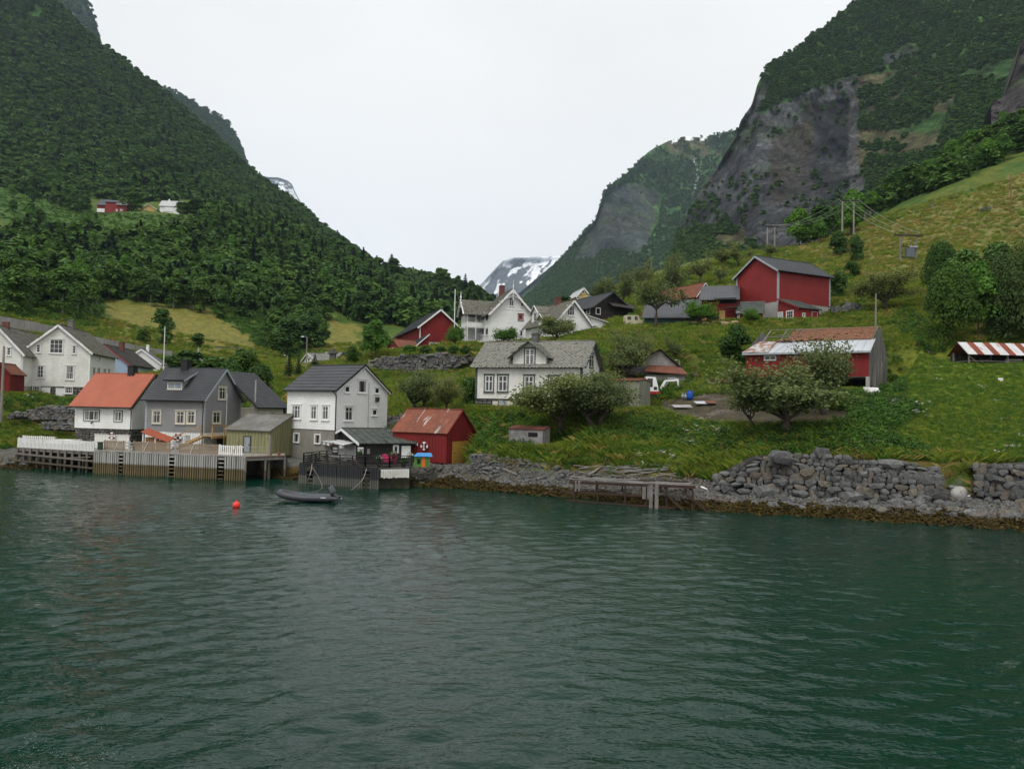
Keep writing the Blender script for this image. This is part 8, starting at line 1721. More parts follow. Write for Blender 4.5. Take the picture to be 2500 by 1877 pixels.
# clipped hedge on the terrace
# ------------------------------------------------------------------ vegetation
bark = mat('grey_brown_bark', (0.085, 0.07, 0.055), (0.05, 0.042, 0.034), 3.0, grain=0.4, gsc=12, rough=0.95)
birchbark = mat('pale_bark', (0.30, 0.29, 0.27), (0.16, 0.15, 0.14), 2.0, grain=0.3, rough=0.9)
L_apple = leafmat('grey_green_leaves', (0.075, 0.105, 0.035), (0.17, 0.205, 0.075), 0.5, rnd=0.2, autumn=(0.17, 0.155, 0.055))
L_olive = leafmat('olive_green_leaves', (0.045, 0.085, 0.02), (0.095, 0.15, 0.04), 0.6, rnd=0.2)
L_birch = leafmat('birch_leaves', (0.052, 0.125, 0.026), (0.135, 0.24, 0.052), 0.22, rnd=0.4)
L_dark = leafmat('dark_leaves', (0.03, 0.078, 0.014), (0.075, 0.15, 0.028), 0.6, rnd=0.3)
L_bright = leafmat('bright_leaves', (0.055, 0.145, 0.02), (0.12, 0.26, 0.035), 0.7, rnd=0.25)
L_spruce = leafmat('spruce_needles', (0.014, 0.036, 0.015), (0.03, 0.06, 0.022), 0.4, rnd=0.4)
L_weed = leafmat('weed_leaves', (0.05, 0.13, 0.018), (0.11, 0.23, 0.035), 0.9, rnd=0.4)
L_grass = leafmat('grass_blades', (0.13, 0.20, 0.022), (0.26, 0.31, 0.045), 0.5, rnd=0.3)
L_straw = leafmat('dry_grass', (0.30, 0.21, 0.075), (0.44, 0.34, 0.12), 0.5, rnd=0.3)
L_sea = leafmat('seaweed', (0.028, 0.019, 0.005), (0.085, 0.06, 0.012), 1.5, rnd=0.6, trans=0.1)

def quads(C, N, size, rs, asp=0.6):
    """leaf faces at C whose normals lean to N"""
    n = len(C); N = N/(np.linalg.norm(N, axis=1)[:, None]+1e-9); a = rs.normal(size=(n, 3)); a -= (a*N).sum(1)[:, None]*N; a /= np.linalg.norm(a, axis=1)[:, None]+1e-9; b = np.cross(N, a)
    s = size*rs.uniform(0.6, 1.35, (n, 1)); V = np.stack([C-a*s, C+b*s*asp, C+a*s, C-b*s*asp], 1).reshape(-1, 3); return V, np.arange(4*n).reshape(-1, 4)
def skeleton(seed, H, R_, trunkh, nl, twist=0.35, lean=0.0, depth=3, upb=0.35, trunks=1):
    """limbs as lists of points with radii; returns limbs and the twig ends"""
    r = random.Random(seed); limbs = []; ends = []
    def grow(p, d, L, rad, lev):
        pts = [p]; rads = [rad]; n = 4
        for k in range(n):
            d = (d+Vector((r.gauss(0, twist), r.gauss(0, twist), r.gauss(0.06, twist*0.6)))*0.55).normalized(); p = p+d*(L/n); pts.append(p); rads.append(rad*(1-0.62*(k+1)/n))
            if lev >= 2: ends.append(p)
        limbs.append((pts, rads)); ends.append(p)
        if lev < depth:
            for k in range(3 if lev else nl):
                a = r.uniform(0, 2*pi) if lev else 2*pi*(k+r.uniform(-.3, .3))/nl; t = r.uniform(0.35, 1.0) if lev else r.uniform(0.75, 1.0); i = min(int(t*n), n); q = pts[i]
                nd = (d*0.55+Vector((cos(a), sin(a), r.uniform(-0.1, upb)))).normalized() if lev else Vector((cos(a)*1.0, sin(a)*1.0, r.uniform(0.45, 1.1))).normalized(); grow(q, nd, L*r.uniform(0.55, 0.8) if lev else R_*r.uniform(0.55, 0.8), rads[i]*0.72, lev+1)
    for k in range(trunks): grow(Vector((r.uniform(-.5, .5)*(trunks > 1), r.uniform(-.4, .4)*(trunks > 1), -0.3)), Vector((lean+r.uniform(-.4, .4)*(trunks > 1), 0, 1)), trunkh, 0.05*R_+0.06, 0)
    return limbs, ends
def treemesh(seed, H, R_, trunkh, nl, nleaf, lsz, clump, lm, depth=3, twist=0.35, lean=0.0, upb=0.35, trunks=1, bm=None):
    limbs, ends = skeleton(seed, H, R_, trunkh, nl, twist, lean, depth, upb, trunks); mb = MB()
    for pts, rads in limbs:
        if rads[0] > 0.012*R_/3: mb.tube(pts, rads, 5 if rads[0] < 0.08 else 8, cap=False)
    zmx = max(e.z for e in ends); k = H/(zmx+clump*0.6); ex = max(math.hypot(e.x, e.y) for e in ends); kx = R_/(ex*0.9+clump*0.4)
    mb.v = [(v[0]*kx, v[1]*kx, v[2]*k) for v in mb.v]; E = np.array([(e.x*kx, e.y*kx, e.z*k) for e in ends]); rs = np.random.RandomState(seed)
    idx = rs.randint(0, len(E), nleaf); w = rs.uniform(0.4, 1.25, len(E))[idx][:, None]; o = rs.normal(size=(nleaf, 3))*clump*0.42*w*np.array([1, 1, 0.75]); C = E[idx]+o; C[:, 2] = np.maximum(C[:, 2], H*0.3)+(C[:, 2] < H*0.3)*rs.uniform(0, H*0.25, nleaf)
    ctr = np.array([0, 0, H*0.5]); N = (C-ctr)*0.35+rs.normal(size=(nleaf, 3))*1.2+np.array([0, 0, 0.8]); V, F = quads(C, N, lsz, rs); cm = npmesh('crown', V, F, lm); tm = mb.mesh('trunk'); tm.materials.append(bm or bark); return tm, cm
def lumpmesh(seed, H, R_, nleaf, lsz, lm, nl=9, base=0.25, trunk=True, bm=None, up=0.5):
    """fuller crown: leaves on the skins of overlapping lumps"""
    rs = np.random.RandomState(seed); th = rs.uniform(0, 2*pi, nl); zz = rs.uniform(0, 1, nl); rr = R_*0.55*np.sin(pi*(0.18+0.75*zz))*rs.uniform(0.5, 1, nl); Cn = np.stack([rr*np.cos(th), rr*np.sin(th), H*(base+0.16+(1-base-0.30)*zz)], 1)
    Cn[0] = (0, 0, H*0.84); rad = R_*rs.uniform(0.36, 0.6, nl); rad[0] *= 0.75; i = rs.randint(0, nl, nleaf); d = rs.normal(size=(nleaf, 3)); d /= np.linalg.norm(d, axis=1)[:, None]; d[:, 2] = np.where(d[:, 2] < -0.3, -d[:, 2], d[:, 2])
    C = Cn[i]+d*rad[i][:, None]*rs.uniform(0.55, 1.1, (nleaf, 1))**0.6*np.array([1, 1, 0.85]); N = d+rs.normal(size=(nleaf, 3))*0.55+np.array([0, 0, up]); V, F = quads(C, N, lsz, rs, 0.7); cm = npmesh('crown', V, F, lm)
    mb = MB(); mb.tube([(0, 0, -0.8), (0.1, 0, H*0.3), (-0.1, 0.1, H*0.8)], [0.028*H*0.5+0.05, 0.02*H*0.5+0.03, 0.03], 6, cap=False)
    for k in range(4): mb.tube([(0, 0, H*(0.25+0.1*k)), tuple(Cn[k % nl])], [0.05, 0.02], 5, cap=False)
    tm = mb.mesh('trunk'); tm.materials.append(bm or bark); return tm, cm
def sprucemesh(seed, H, R_, nleaf, lsz, lm):
    rs = np.random.RandomState(seed); t = rs.uniform(0, 1, nleaf)**0.8; lay = np.round(t*14)/14; z = H*(0.1+0.9*lay); r_ = R_*(1-lay)*1.02+0.08; f = rs.uniform(0.15, 1, nleaf)**0.6; a = rs.uniform(0, 2*pi, nleaf); wob = 1+0.25*np.sin(a*5+lay*40)
    C = np.stack([np.cos(a)*r_*f*wob, np.sin(a)*r_*f*wob, z-r_*f*0.35+rs.normal(0, .05, nleaf)*H*0.1], 1); N = np.stack([np.cos(a)*0.5, np.sin(a)*0.5, np.ones(nleaf)], 1)+rs.normal(size=(nleaf, 3))*0.3; V, F = quads(C, N, lsz, rs, 0.5); cm = npmesh('crown', V, F, lm); mb = MB(); mb.tube([(0, 0, -0.5), (0, 0, H*0.97)], [H*0.018, 0.02], 6, cap=False); tm = mb.mesh('trunk'); tm.materials.append(bark); return tm, cm
# kinds of tree (trunk, crown, height, half width)
K = {}
for i in range(4): K['apple%d' % i] = (treemesh(10+i, 5.5, 3.6, 1.7, 5, 8500, 0.10, 0.95, L_apple, depth=3, twist=0.5, trunks=1+(i % 2)), 5.5, 3.6)
for i in range(3): K['gnarl%d' % i] = (treemesh(30+i, 6, 3.2, 1.9, 4, 2100, 0.12, 0.8, L_apple, depth=3, twist=0.6), 6, 3.2)
for i in range(3): K['birch%d' % i] = (lumpmesh(50+i, 11, 3.4, 2600, 0.34, L_birch, 17, -0.10, up=1.0), 11, 3.4)
for i in range(2): K['tallbirch%d' % i] = (lumpmesh(55+i, 12, 2.8, 2000, 0.34, L_birch, 14, 0.0, up=1.0, bm=birchbark), 12, 2.8)
for i in range(3): K['bush%d' % i] = (lumpmesh(60+i, 4, 2.4, 4200, 0.15, L_dark, 12, -0.08), 4, 2.4)
K['bright0'] = (treemesh(71, 4.5, 3.0, 1.4, 5, 5500, 0.12, 1.0, L_bright, twist=0.4), 4.5, 3.0); K['bright1'] = (lumpmesh(72, 8, 3.4, 4200, 0.22, L_bright, 12, 0.05), 8, 3.4)
for i in range(2): K['spruce%d' % i] = (sprucemesh(80+i, 8, 1.9, 3000, 0.24, L_spruce), 8, 1.9)
K['big0'] = (lumpmesh(90, 9, 5.2, 19000, 0.16, L_dark, 30, -0.12), 9, 5.2); K['big1'] = (lumpmesh(91, 8, 5.0, 17000, 0.15, L_olive, 28, -0.12), 8, 5.0)
rt_ = random.Random(99)
def plant(kind, pos, H, W, name, label, group=None, dark=None):
    (tm, cm), h0, w0 = K[kind]; t = thing(name, label, 'bush' if 'bush' in name or 'shrub' in name else 'tree', pos, rt_.uniform(0, 6.28), group); t.scale = (W/w0, W/w0, H/h0); link('trunk', tm, t); link('crown', cm, t); return t
def tree(kind, px, pyb, pyt, wpx, name, label, group=None, ymin=44, Y=None):
    p = P(px, pyb, Y) if Y else hit(px, pyb, ymin); s = p[1]/1900; return plant(kind, p, (pyb-pyt)*s*1.02, wpx*s/2, name, label, group)
for a in [
 ('apple0', 1375, 1062, 893, 300, 'old_orchard_tree', 'wide grey-green orchard tree, the left of the pair before the slate house'),
 ('apple1', 1465, 1048, 895, 235, 'old_orchard_tree', 'grey-green orchard tree right of its pair, between slate house and panel shed'),
 ('apple2', 1925, 1072, 862, 400, 'old_orchard_tree', 'big spreading grey-green tree on the bank before the dilapidated barn'),
 ('apple3', 2018, 1010, 812, 220, 'old_orchard_tree', 'grey-green tree directly against the red wall of the dilapidated barn'),
 ('gnarl0', 1846, 1050, 905, 140, 'old_orchard_tree', 'lower left leaning tree beside the big spreading one above the dug earth'),
 ('apple1', 1030, 1010, 893, 150, 'old_orchard_tree', 'gnarled green tree on the grass below the retaining wall, left of two'),
 ('apple2', 1092, 1015, 905, 125, 'old_orchard_tree', 'gnarled green tree below the retaining wall, the right of two by the slate house'),
 ('apple0', 1348, 842, 763, 125, 'old_orchard_tree', 'grey-green tree in front of the white house with lean-to'),
 ('apple3', 1530, 940, 795, 160, 'old_orchard_tree', 'dense grey-green tree behind the slate house roof end'),
 ('bright0', 1236, 842, 793, 80, 'garden_tree', 'small leafy garden tree against the villa wall above the slate roof'),
 ('gnarl0', 1640, 890, 815, 80, 'young_tree', 'sparse young tree on the slope above the weathered barn'),
 ('bright0', 1708, 796, 727, 100, 'garden_tree', 'bright green small tree in front of the cart shed'),
 ('bright0', 1836, 792, 748, 50, 'garden_tree', 'little bright green tree before the porch of the big red barn'),
 ('apple0', 2172, 762, 648, 170, 'umbrella_tree', 'umbrella-shaped tree with bare forked trunk right of the big red barn'),
 ('bush0', 1795, 884, 800, 92, 'dark_bush', 'dark green bush on the slope left of the dilapidated barn'),
 ('big0', 2318, 838, 665, 150, 'big_bush_tree', 'big dark green tree mass right of the umbrella tree above the lawn'),
 ('bright1', 2390, 830, 640, 120, 'big_bush_tree', 'fresh green tree in the middle of the tree mass above the striped shed'), ('birch2', 2355, 790, 598, 110, 'big_bush_tree', 'dark tall tree rising behind the middle of the tree mass'), ('big1', 2462, 838, 618, 150, 'big_bush_tree', 'big grey-green tree behind the striped shed at the right edge'),
 ('big0', 2300, 752, 600, 110, 'big_bush_tree', 'dark tree behind the transformer pole at the top left of the tree mass'),
 ('birch0', 2430, 770, 588, 110, 'big_bush_tree', 'tall dark tree behind the striped shed roof'), ('big1', 2535, 830, 585, 160, 'big_bush_tree', 'grey-green tree cut by the right edge above the striped shed'),
 ('gnarl1', 1602, 800, 625, 150, 'gnarled_tree', 'tall gnarled half-bare tree in front of the long outbuilding'),
 ('gnarl2', 1520, 758, 640, 130, 'gnarled_tree', 'gnarled orchard tree above the dark house, left of the tallest'),
 ('gnarl0', 1660, 740, 612, 115, 'gnarled_tree', 'gnarled orchard tree rising behind the tin-roofed barn'),
 ('apple2', 1470, 745, 668, 85, 'gnarled_tree', 'small orchard tree at the left end of the ridge beside the dark roof'),
 ('gnarl1', 1563, 712, 625, 95, 'gnarled_tree', 'leafy orchard tree on the ridge behind the gnarled ones'),
 ('gnarl1', 1706, 700, 600, 100, 'gnarled_tree', 'open orchard tree on the ridge left of the white farm buildings'),
 ('gnarl0', 1640, 690, 612, 80, 'gnarled_tree', 'ridge orchard tree between two taller gnarled ones'),
 ('gnarl2', 1752, 700, 640, 55, 'gnarled_tree', 'slim leafy tree on the grass above the cart shed roof'),
 ('gnarl2', 1800, 655, 588, 110, 'gnarled_tree', 'spreading orchard tree on the ridge left of the big barn roof'),
 ('apple1', 1762, 650, 600, 60, 'gnarled_tree', 'low orchard tree beside the spreading one on the ridge'),
 ('gnarl0', 1455, 790, 745, 55, 'young_tree', 'low crooked tree in front of the dark house porch'),
 ('apple2', 1880, 630, 590, 50, 'ridge_bush', 'round bush at the foot of the farthest power pole'),
 ('bush0', 2045, 625, 570, 55, 'ridge_bush', 'dark bush on the field edge left of the twin-mast pole'),
 ('bush1', 2090, 640, 575, 45, 'ridge_bush', 'dark bush on the field edge right of the twin-mast pole'),
 ('bush2', 2080, 680, 640, 50, 'ridge_bush', 'small bush on the slope behind the end of the big red barn'),
 ('bush1', 2046, 730, 665, 60, 'ridge_bush', 'green bush beside the right corner of the big red barn'),
 ('bright1', 916, 885, 780, 88, 'maple_tree', 'full round green tree left of the red barn'),
 ('bright0', 1110, 850, 786, 55, 'garden_tree', 'small reddish-green tree between the red barn and the villa'),
 ('birch1', 1378, 745, 698, 52, 'garden_tree', 'dark round tree behind the white house ridge'),
 ('birch0', 396, 842, 750, 62, 'birch_tree', 'lone rounded birch standing in the straw field'),
 ('birch2', 349, 838, 800, 40, 'birch_tree', 'smaller dark tree left of the lone birch in the straw field'),
 ('birch0', 482, 850, 812, 45, 'birch_tree', 'small round tree above the dark-roofed farmhouse'),
 ('bush2', 1146, 1000, 925, 70, 'dark_bush', 'dark bush at the left corner of the slate house'),
 ('spruce0', 705, 925, 868, 32, 'spruce', 'small dark spruce, the left of three behind the black-roofed house'), ('spruce1', 728, 922, 872, 26, 'spruce', 'small dark spruce, the middle of three behind the black-roofed house'), ('spruce0', 768, 905, 866, 28, 'spruce', 'small dark spruce, the right of three before the slate farm'),
 ('birch1', 455, 915, 850, 110, 'garden_bush', 'leafy bush left of the dark-roofed farmhouse'), ('birch0', 520, 930, 868, 90, 'garden_bush', 'leafy bush in front of the dark-roofed farmhouse'), ('bush1', 590, 950, 855, 110, 'garden_bush', 'tall leafy bush right of the dark-roofed farmhouse'), ('bush0', 560, 990, 890, 110, 'garden_bush', 'leafy bush behind the rear wing of the grey house'), ('bush2', 635, 975, 895, 85, 'garden_bush', 'leafy bush behind the timber steps'), ('birch2', 410, 905, 868, 50, 'garden_bush', 'bush behind the chimney of the grey house'),
 ('bush0', 862, 890, 850, 50, 'garden_bush', 'yellow-green bush beside the small red cottage'), ('bright0', 930, 858, 835, 40, 'garden_bush', 'bright clipped bush at the gable of the red annex')]:
    tree(*a)
for k, (px, w) in enumerate(((1040, 40), (1075, 38), (1108, 36), (1138, 34))):
    t = tree('bush%d' % (k % 3), px, 864, 845, w, 'clipped_hedge_bush', 'clipped hedge bush along the coping of the retaining wall', 'hedge along the retaining wall', Y=123.5)
tree('bright1', 1000, 864, 842, 50, 'hedge_bush', 'light green rounded bush on the corner of the retaining wall', Y=123.0)
# trees of the wooded parts, each its own; (region, count, kinds, heights in metres, label)
def wood(poly, n, kinds, h0, h1, wr, name, label, group, ymin=44, seed=1, ymax=700):
    r = random.Random(seed); xs_ = [p[0] for p in poly]; ys_ = [p[1] for p in poly]; k = 0; tries = 0; got = []
    while k < n and tries < n*8:
        tries += 1; px = r.uniform(min(xs_), max(xs_)); py = r.uniform(min(ys_), max(ys_))
        if not inpoly(np.array([px]), np.array([py]), poly)[0]: continue
        p = hit(px, py, ymin)
        if p[1] > ymax: continue
        H = r.uniform(h0, h1)
        if any((p[0]-q[0])**2+(p[1]-q[1])**2 < (H*wr*1.1)**2 for q in got): continue
        got.append(p); plant(r.choice(kinds), p, H, H*wr*r.uniform(0.8, 1.25), name, label, group); k += 1
    return got
B3 = ['birch0', 'birch1', 'birch2', 'bright1', 'tallbirch0', 'tallbirch1', 'birch0']
wood([(640,760),(700,740),(790,770),(805,850),(790,885),(700,880),(650,840)], 17, ['birch0', 'birch1', 'birch2'], 9, 13, 0.36, 'birch_tree', 'birch in the clump between the two straw fields', 'clump of birches between the straw fields', seed=2)
wood([(0,600),(230,592),(430,610),(500,560),(600,560),(760,620),(900,720),(880,790),(780,760),(640,770),(560,790),(470,760),(250,740),(120,790),(0,760)], 170, B3, 10, 15, 0.30, 'birch_tree', 'tree in the dense wood on the lower left hillside', 'trees of the wood on the lower left hillside', seed=3)
wood([(780,650),(900,710),(1000,790),(1090,790),(1110,780),(1060,730),(950,670),(800,610)], 70, B3+['spruce0'], 8, 13, 0.30, 'birch_tree', 'tree on the wooded foot of the hillside behind the village', 'trees on the wooded foot behind the village', seed=4, ymin=160)
wood([(0,690),(110,700),(240,740),(245,800),(120,800),(0,770)], 10, ['tallbirch0', 'tallbirch1'], 11, 15, 0.24, 'birch_tree', 'slim birch with pale trunk above the road wall', 'pale-trunked birches above the road wall', seed=5)
wood([(560,520),(650,520),(720,600),(700,640),(600,600)], 16, ['spruce0', 'spruce1'], 14, 19, 0.17, 'spruce', 'dark spruce in the stand right of the upland farm', 'spruces right of the upland farm', seed=6)
wood([(40,440),(200,500),(250,530),(130,500),(60,470)], 9, ['birch0', 'birch1'], 11, 15, 0.4, 'birch_tree', 'round tree along the upper edge of the fern slope', 'trees along the edge of the fern slope', seed=7)
plant('birch1', P(322, 524, 535), 17, 9, 'birch_tree', 'dark tree between the upland red barns and the yellow house'); plant('birch0', P(447, 524, 538), 9, 7, 'birch_tree', 'tree hiding the right end of the upland white house'); plant('tallbirch0', P(193, 528, 540), 12, 4, 'birch_tree', 'tall narrow tree left of the upland red barn'); plant('birch2', P(480, 525, 540), 13, 7, 'birch_tree', 'tree a little right of the upland white house')
wood([(2080,540),(2200,500),(2330,440),(2500,380),(2500,310),(2350,330),(2250,400),(2150,470),(1960,560),(1960,600)], 62, ['bright1', 'birch0', 'bright1', 'birch1'], 8, 13, 0.42, 'deciduous_tree', 'leafy green tree on the wooded shoulder above the hayfield', 'trees on the wooded shoulder above the hayfield', seed=8, ymin=180)
wood([(1930,600),(2010,560),(2080,545),(2090,590),(2000,610)], 9, ['bright1', 'birch0'], 7, 11, 0.4, 'deciduous_tree', 'leafy tree behind the twin-mast pole at the field edge', 'trees behind the twin-mast pole', seed=9, ymin=214)
for k, (px, py) in enumerate(((1072, 700), (1085, 700), (955, 665), (962, 668), (1118, 722), (1135, 720), (1150, 728), (1165, 735))): 
    plant(('tallbirch0', 'tallbirch1', 'spruce0')[k % 3], P(px, py+6, 700-k*10), 21-1.5*k % 6, 7 if k < 4 else 5, 'skyline_tree', 'tall tree breaking the skyline above the red barn', 'tall trees on the skyline above the red barn')
# far woods: one mass each
def protos(lst):
    r_ = []
    for nm, me in lst: r_.append(bpy.data.objects.new(nm, me))
    return r_
FP = protos([('far_crown', lumpmesh(200+i, 9, 4.0, 220, 0.95, L_birch, 7, 0.0, up=1.1)[1]) for i in range(4)]+[('far_spruce', sprucemesh(210, 11, 2.6, 200, 0.8, L_spruce)[1])])
rs = np.random.RandomState(12)
def meshwood(name, w, ny, n, fm_, s0, s1, spr=0.06, sk=(1.25, 1.0)):
    g = w[:ny]; h, wd = g.shape[:2]; fi = rs.uniform(0, h-1.01, n); fj = rs.uniform(0, wd-1.01, n); i = fi.astype(int); j = fj.astype(int); a = (fi-i)[:, None]; b = (fj-j)[:, None]
    p = g[i, j]*(1-a)*(1-b)+g[i+1, j]*a*(1-b)+g[i, j+1]*(1-a)*b+g[i+1, j+1]*a*b; m = fm_(i, j, p); p = p[m]; N = len(p); s = rs.uniform(s0, s1, (N, 1)); sp = rs.uniform(0, 1, N) < spr
    return scatter(name, p-np.array([0, 0, 1.5]), np.stack([np.zeros(N), np.zeros(N), rs.uniform(0, 6.28, N)], 1), s*np.array([sk[0], sk[0], sk[1]]), FP, np.where(sp, 4, rs.randint(0, 4, N)))
meshwood('hillside_forest', wL, 150, 34000, lambda i, j, p: (fbm(p[:, 0]*0.02, p[:, 2]*0.02, 0, 44, 3) > 0.30) & ~((CXL[i, j] > 205) & (CXL[i, j] < 470) & (PYL[i, j] > 503)) & (rs.uniform(0, 1, len(p)) < 0.9), 0.55, 1.65, 0.10)
def veg(T, CX, PY, polys, frac, thr=0.5, bare=(), fb=0.5):
    def f(i, j, p):
        X = CX[i, j]; Y = PY[i, j]; rk = np.zeros(len(i), bool)
        for q in polys: rk |= inpoly(X, Y, q)
        n_ = fbm(p[:, 0]*0.012, p[:, 2]*0.012, 0, 77, 4); n2_ = fbm(p[:, 0]*0.03, p[:, 2]*0.03, 0, 78, 3); bb = np.zeros(len(i), bool)
        for q in bare: bb |= inpoly(X, Y, q)
        rk &= ~bb; ok_b = (n2_ > fb) | (X > 2330); rk2 = bb & ~ok_b; return ~rk2 & np.where(rk, rs.uniform(0, 1, len(i)) < frac*(n_ > 0.56), n_ > thr-0.2)
    return f
meshwood('cliff_top_forest', wR, 260, 22000, veg(TR, CXR, PYR, rk_R, 0.05, bare=bare_R, fb=0.45), 0.5, 1.1, 0.0)
meshwood('mountain_scrub', wM, 170, 16000, veg(TM, CXM, PYM, rk_M, 0.08, bare=bare_M, fb=0.55), 0.7, 1.4, 0.0)
meshwood('cliff_edge_scrub', wA, 90, 3000, lambda i, j, p: (p[:, 2] > 300) & (rs.uniform(0, 1, len(i)) < 0.8), 1.2, 2.2, 0.0)
meshwood('shoulder_scrub', wB, 90, 3000, lambda i, j, p: p[:, 2] > 200, 1.2, 2.2, 0.0)
# wood that fills in behind the single trees of the lower left hillside and below the upland farm
def fill(name, polys, n, Yr, protos_, s0, s1, avoid=(), nidx=None, tilt=0.0, dz=0.0, sq=1.0, seed=1):
    r_ = np.random.RandomState(seed); u = r_.uniform(-0.72, 0.72, n*6); Y = np.exp(r_.uniform(math.log(Yr[0]), math.log(Yr[1]), n*6)); X = u*Y; Z = ground(X, Y); q_ = np.stack([X, Y, Z-CAMH], -1); f_ = q_@cF; px = PWID/2+FPX*(q_@cR)/f_; py = PHEI/2-FPX*(q_@cU)/f_
    m = np.zeros(len(X), bool)
    for p in polys: m |= inpoly(px, py, p)
    for p in avoid: m &= ~inpoly(px, py, p)
    X, Y, Z = X[m][:n], Y[m][:n], Z[m][:n]; N = len(X); s = r_.uniform(s0, s1, (N, 1)); ix = r_.randint(0, len(protos_), N) if nidx is None else r_.choice(len(protos_), N, p=nidx)
    return scatter(name, np.stack([X, Y, Z+dz], 1), np.stack([r_.normal(0, tilt, N), r_.normal(0, tilt, N), r_.uniform(0, 6.28, N)], 1), s*np.array([1, 1, sq]), protos_, ix)
fern_ = [(0,420),(120,475),(240,520),(450,528),(450,550),(230,565),(110,550),(0,535)]
straw_ = [[(240,735),(500,750),(640,830),(700,900),(560,890),(450,860),(250,840)], [(770,750),(890,800),(900,870),(780,890)]]
fill('lower_hillside_wood', [[(-200,600),(100,595),(230,598),(450,590),(500,540),(560,520),(800,560),(1000,660),(1090,750),(1090,800),(1000,800),(880,790),(780,750),(640,760),(500,745),(250,730),(100,740),(-200,700)]], 2600, (200, 690), FP, 0.85, 1.45, [fern_]+straw_+[[(215,470),(480,470),(480,535),(215,540)]], dz=-1)
fill('orchard_shoulder_wood', [[(2080,545),(2300,460),(2600,330),(2600,180),(2300,330),(2100,450),(1950,560)]], 700, (225, 420), FP[:4], 0.55, 0.95, dz=-1)
# low growth
def tuft(seed, n, h, w, m_, spread, lean=0.35, name='tuft'):
    r_ = np.random.RandomState(seed); V = []; 
    for k in range(n):
        b = np.array([r_.normal(0, spread), r_.normal(0, spread), -0.03]); d = np.array([r_.normal(0, lean), r_.normal(0, lean), 1.0])*h*r_.uniform(0.6, 1.1); a = r_.uniform(0, pi); s = np.array([cos(a), sin(a), 0])*w; V += [b-s, b+s, b+d*0.6+s*0.6, b+d+np.array([d[0], d[1], -h*0.1])*0.4]
    return npmesh(name, np.array(V), np.arange(4*n).reshape(-1, 4), m_)
def leafy(seed, n, h, r0, sz, m_, name='weed'):
    r_ = np.random.RandomState(seed); d = r_.normal(size=(n, 3)); d /= np.linalg.norm(d, axis=1)[:, None]; d[:, 2] = np.abs(d[:, 2]); C = d*np.array([r0, r0, h])*r_.uniform(0.5, 1.05, (n, 1)); V, F = quads(C, d+r_.normal(size=(n, 3))*0.6+np.array([0, 0, .5]), sz, r_, 0.6); return npmesh(name, V, F, m_)
def umbel(seed):
    r_ = np.random.RandomState(seed); V = []
    for k in range(7):
        b = np.array([r_.normal(0, .25), r_.normal(0, .25), r_.uniform(0.5, 0.85)])
        for j in range(6): c_ = b+np.array([r_.normal(0, .06), r_.normal(0, .06), r_.normal(0, .015)]); s = 0.035; V += [c_+[-s, -s, 0], c_+[s, -s, 0], c_+[s, s, 0.01], c_+[-s, s, 0.01]]
    return npmesh('umbel', np.array(V), np.arange(len(V)).reshape(-1, 4), flowerw)
GT = protos([('grass', tuft(1, 26, 0.34, 0.014, L_grass, 0.16)), ('grass', tuft(2, 26, 0.26, 0.014, L_grass, 0.18)), ('grass', tuft(3, 22, 0.4, 0.014, L_weed, 0.16))]); LG = protos([('long_grass', tuft(4, 30, 0.75, 0.02, L_grass, 0.2, 0.5)), ('long_grass', tuft(5, 30, 0.7, 0.02, L_straw, 0.2, 0.6)), ('long_grass', tuft(6, 30, 0.65, 0.02, L_weed, 0.2, 0.5))])
WD = protos([('weed', leafy(7, 130, 0.75, 0.5, 0.085, L_weed)), ('weed', leafy(8, 130, 0.6, 0.6, 0.085, L_weed)), ('weed', leafy(9, 150, 0.9, 0.55, 0.09, L_dark)), ('weed', leafy(10, 110, 0.5, 0.5, 0.08, L_bright))]); UM = protos([('umbel', umbel(1)), ('umbel', umbel(2))])
SW = protos([('seaweed', leafy(11, 60, 0.14, 0.5, 0.12, L_sea)), ('seaweed', leafy(12, 60, 0.10, 0.6, 0.13, L_sea))])
lawn_ = [(2080,1100),(2080,1000),(2120,930),(2180,860),(2600,850),(2600,1130),(2300,1112)]; dirt_ = [(1590,1000),(1640,975),(1750,960),(1900,980),(2080,1005),(2080,1035),(1900,1045),(1700,1035)]
allg = [(-100,1100),(-100,700),(600,850),(1200,820),(1500,700),(1900,600),(2600,400),(2600,1135),(2300,1125),(1850,1120),(1760,1175),(1500,1165),(1300,1140),(1100,1120),(900,1100),(640,1100),(500,1080)]
yard = [(180,1110),(180,1035),(700,1000),(700,1110)]
pile_ = [(1380,1185),(1390,1140),(1480,1135),(1640,1150),(1700,1185)]
fill('lawn_grass', [lawn_, [(540,935),(700,925),(700,990),(560,990)], [(860,960),(1120,930),(1150,1000),(900,1040)]], 30000, (50, 125), GT, 0.35, 0.75, seed=2)
fill('rough_grass', [allg], 34000, (52, 135), LG, 0.5, 1.05, [lawn_, dirt_, yard, pile_], nidx=[0.55, 0.09, 0.36], seed=3)
fill('bank_grass', [[(2270,1215),(2290,1130),(2400,1130),(2395,1215)]], 500, (50, 60), LG, 0.6, 1.1, nidx=[.5, .35, .15], seed=15)
hay = [(1911,600),(2200,540),(2500,425),(2900,300),(2900,640),(2500,640),(2350,660),(2050,700),(2040,640)]
fill('hill_grass', [allg], 16000, (125, 330), LG, 0.8, 1.5, [yard, hay], nidx=[0.66, 0.12, 0.22], seed=4)
fill('hay_stubble', [hay], 4500, (140, 230), LG, 0.5, 1.0, nidx=[0.6, 0.38, 0.02], seed=14)
